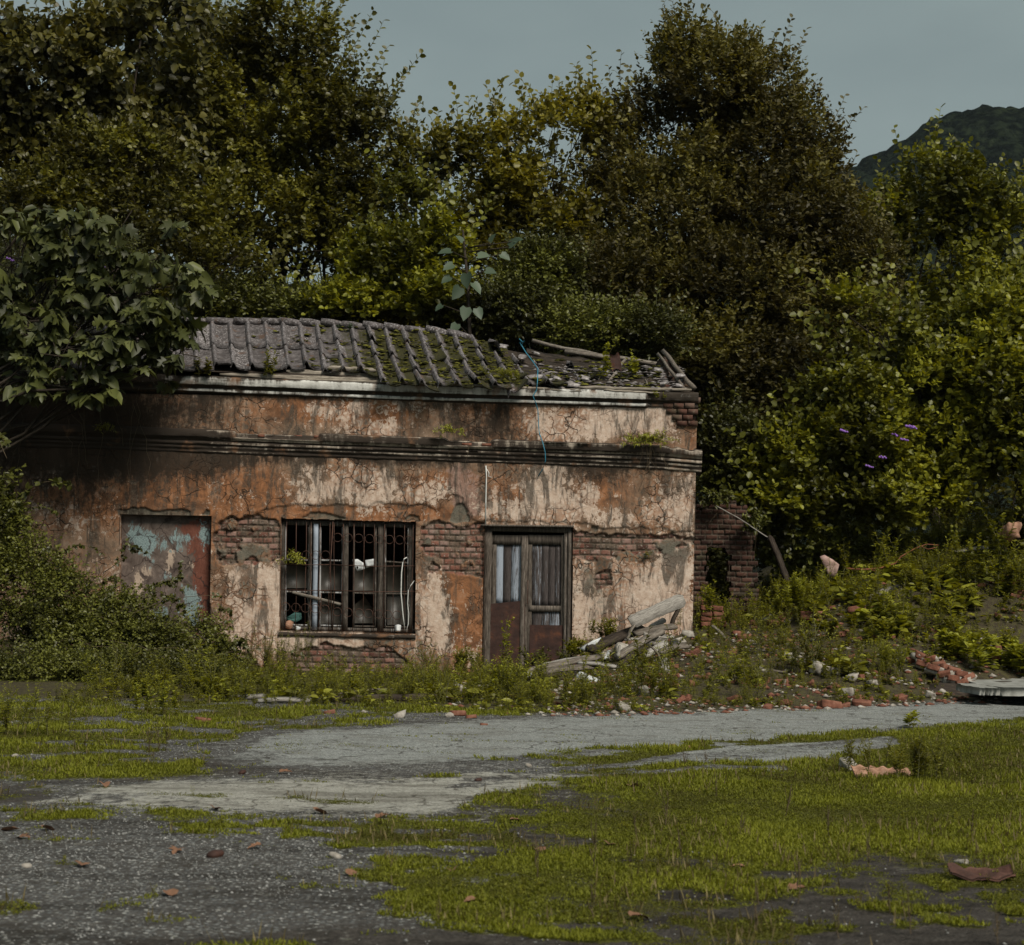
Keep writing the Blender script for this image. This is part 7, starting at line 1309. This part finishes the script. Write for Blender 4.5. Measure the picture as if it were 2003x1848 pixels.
plant('weed', 'thin reddish weed standing in the left gravel patch', 'weed', 300, 1470, .40, bunch(3, 26, .04, .008, br=5, sp=.3, spread=.08, seed=24), 'weed', stem='dry')
plant('weed', 'weed with round leaves at the edge of brambles above the gravel', 'weed', 295, 1400, .42, bunch(5, 26, .06, .035, 'ovate', 3, .4, .12, 25), 'weedlit')
for i, (u, v) in enumerate(((1245, 1640), (1335, 1690), (1160, 1700), (1400, 1560), (1535, 1600), (1740, 1790), (1780, 1830), (1560, 1770), (1160, 1800), (1300, 1620), (1450, 1640), (1620, 1640), (1050, 1720), (1900, 1640), (1700, 1700), (1230, 1700), (1640, 1840), (1480, 1830), (1950, 1850), (1340, 1500), (1380, 1495))):
    plant('dry_stalk', 'thin dark dry weed stalk standing up in the foreground grass', 'stalk', u, v, .18+.12*((i*7) % 5)/5, [(0, 0, 1, 10, .022, .005, 'lance', 4, .25)], 'darkleaf', group='dry stalks in the foreground grass', seed=i+40, stem='dry')
# plants on the building
plant('sapling', 'leafy sapling growing out of the collapsed roof, left of two', 'sapling', 1170, 745, .78, [(0, 0, 1, 26, .10, .06, 'ovate', 5, .3), (.08, 0, .5, 14, .09, .055, 'ovate', 3, .5)], 'weedlit', Y=32.4, lean=(.25, 0))
plant('sapling', 'leafy sapling growing out of the collapsed roof, right of two', 'sapling', 1236, 742, .52, [(0, 0, 1, 24, .11, .06, 'ovate', 4, .4), (.05, 0, .7, 16, .10, .055, 'ovate', 3, .5)], 'weedlit', Y=32.5)
plant('fern', 'yellow green fern on the mossy tiles near the eave', 'fern', 980, 748, .30, bunch(6, 26, .075, .016, br=3, sp=.8, spread=.10, seed=32), 'weedlit', Y=32.0)
plant('fern', 'small yellow fern on tiles just right of another', 'fern', 1010, 750, .26, bunch(5, 24, .07, .016, br=3, sp=.8, spread=.08, seed=33), 'weedlit', Y=31.95)
plant('sprout', 'leafy sprout at the eave of the tile roof, near the fig', 'sprout', 398, 735, .36, bunch(3, 18, .09, .05, 'ovate', 3, .4, .06, 34), 'alder', Y=31.8)
plant('sprout', 'leafy sprout at the eave above the pale boards', 'sprout', 530, 738, .52, bunch(3, 20, .09, .045, 'ovate', 3, .3, .05, 35), 'weed', Y=31.8)
plant('sprout', 'tiny sprout on the roof ridge left of the bright shrub', 'sprout', 672, 648, .18, bunch(3, 14, .07, .03, 'ovate', 2, .6, .08, 36), 'bigleaf', Y=34.2)
plant('sprout', 'green sprout growing from bricks in the wall right of the door', 'sprout', 1264, 1092, .17, bunch(2, 14, .07, .02, br=2, sp=.6, spread=.03, seed=37), 'weed', Y=31.93)
plant('sprout', 'tiny leaves at the end of the upper cornice by the corner', 'sprout', 1287, 778, .14, bunch(4, 14, .05, .015, br=2, sp=.8, spread=.08, seed=38), 'weedlit', Y=31.82)
def wallplant(name, label, u0, u1, v, Y, n, L, W, seed, roots=0, hh=.25, leaf='weedlit'):
    r = np.random.default_rng(seed); c = P((u0+u1)/2, v*1., Y); root = empty(name, c, label, 'plant'); ml, mt = MB(), MB(); wd = (u1-u0)/2/110
    for i in range(n):
        s = np.array([r.normal(0, wd*.25), 0, 0]); a = r.uniform(-1.2, 1.2); e = s+np.array([math.sin(a)*wd*r.uniform(.4, 1), -r.uniform(.02, .22), math.cos(a)*hh*r.uniform(.1, 1)-.08]); f = np.linspace(0, 1, 6)[:, None]; p = s+(e-s)*f; p[:, 2] += .07*np.sin(f[:, 0]*3.1); mt.tube(p, .004, 3, cap=False)
        k = 16; g = r.uniform(.2, 1, k); q = np.stack([np.interp(g, f[:, 0], p[:, j]) for j in range(3)], -1); ml.leaves(q, nrm(r.normal(0, 1, (k, 3))+[0, -.3, -.1]), r.normal(0, .4, (k, 3))+[0, -.5, .8], L*(.6+.6*r.random(k)), W, 'lance', np.clip(r.normal(.6, .2, k), 0, 1), .3)
    for i in range(roots):
        x0 = r.normal(.05, wd*.3); f = np.linspace(0, 1, 7); ln = r.uniform(.35, .85); mt.tube(np.stack([x0+np.sin(f*4+i)*.05+f*r.normal(0, .1), -.02-0*f, -.05-f*ln], -1), .004, 3, cap=False)
    V, F, R = ml.arrays(); mk('leaves', V, F, M[leaf], root, {'rnd': R}); V, F, R = mt.arrays(); mk('stem', V, F, M['dry'], root, {'rnd': R})
wallplant('cornice_fern', 'large yellow green plant on the right end of the lower cornice with dangling roots', 1205, 1335, 868, 31.78, 44, .075, .017, 1, 9, .30)
wallplant('cornice_fern', 'small yellow green plant on the lower cornice near its middle', 838, 922, 846, 31.80, 14, .07, .016, 2, 2, .22)
wallplant('window_sprig', 'bright green sprig growing through the left side of the window grille', 546, 604, 1098, 31.95, 16, .08, .020, 3, 0, .26)
wallplant('cornice_fern', 'drooping dim fern on the shaded lower cornice at left', 185, 235, 838, 31.78, 8, .08, .016, 4, 0, .15, 'weed')
wallplant('climber', 'dim climber leaves hanging over the ruined brick wall', 1440, 1500, 1040, 34.35, 26, .12, .05, 7, 3, .7, 'bramble')
wallplant('climber', 'dim climber draped over the left top of the ruined brick wall', 1365, 1440, 985, 34.4, 22, .12, .05, 8, 4, .4, 'bramble')
# purple blossoms of the bright bush and the straggly shrub: parts of those bushes
def blossoms(root, pts, Y, s):
    m = MB(); r = np.random.default_rng(5)
    for (u, v) in pts:
        p = P(u*1., v*1., Y); 
        for k in range(5): m.add(OC*s*r.uniform(.6, 1)+p+[k*s*.9-s*1.8, r.normal(0, .01), r.normal(0, .01)-.01*k], [OF], .5)
    sub(m, 'blossoms', M['purple'], root)
blossoms(bpy.data.objects['leafy_bush'], [(1750, 848), (1778, 832), (1785, 833), (1726, 892), (1768, 858), (1650, 840), (1700, 910)], 34.3, .035)
blossoms(bpy.data.objects['flowering_shrub'], [(20, 505), (60, 520), (98, 515), (150, 590), (35, 620), (170, 600), (60, 700), (205, 520), (90, 455), (120, 590)], 31.9, .03)
# dry creeper strands hanging over the shaded left of the wall
m = MB(); r = np.random.default_rng(6)
for i in range(16):
    u0 = r.uniform(-20, 270); v0 = r.uniform(740, 800); ln = r.uniform(60, 190); f = np.linspace(0, 1, 8); m.tube(P(u0+np.cumsum(r.normal(0, 6, 8)), v0+f*ln, np.full(8, 31.72)), .004, 3, cap=False)
tag(m.build('creeper', M['dry'], loc=tuple(P(120., 800., 31.7))), 'bare dry creeper strands hanging over the dark left end of the wall', 'creeper')
# ================================================ HAZE
bm = bmesh.new(); bmesh.ops.create_cube(bm, size=1); hm = bpy.data.meshes.new('haze'); bm.to_mesh(hm); bm.free()
hz = link(bpy.data.objects.new('haze', hm)); hz.location = (230, 560, 103); hz.scale = (1100, 1240, 226)
hmat = bpy.data.materials.new('haze_air'); hmat.use_nodes = True; ht = hmat.node_tree; ht.nodes.clear()
pv_ = ht.nodes.new('ShaderNodeVolumePrincipled'); pv_.inputs['Density'].default_value = .00006; pv_.inputs['Color'].default_value = (.62, .74, .80, 1); pv_.inputs['Anisotropy'].default_value = .2
ho = ht.nodes.new('ShaderNodeOutputMaterial'); ht.links.new(pv_.outputs[0], ho.inputs['Volume']); hm.materials.append(hmat); tag(hz, kind='stuff')
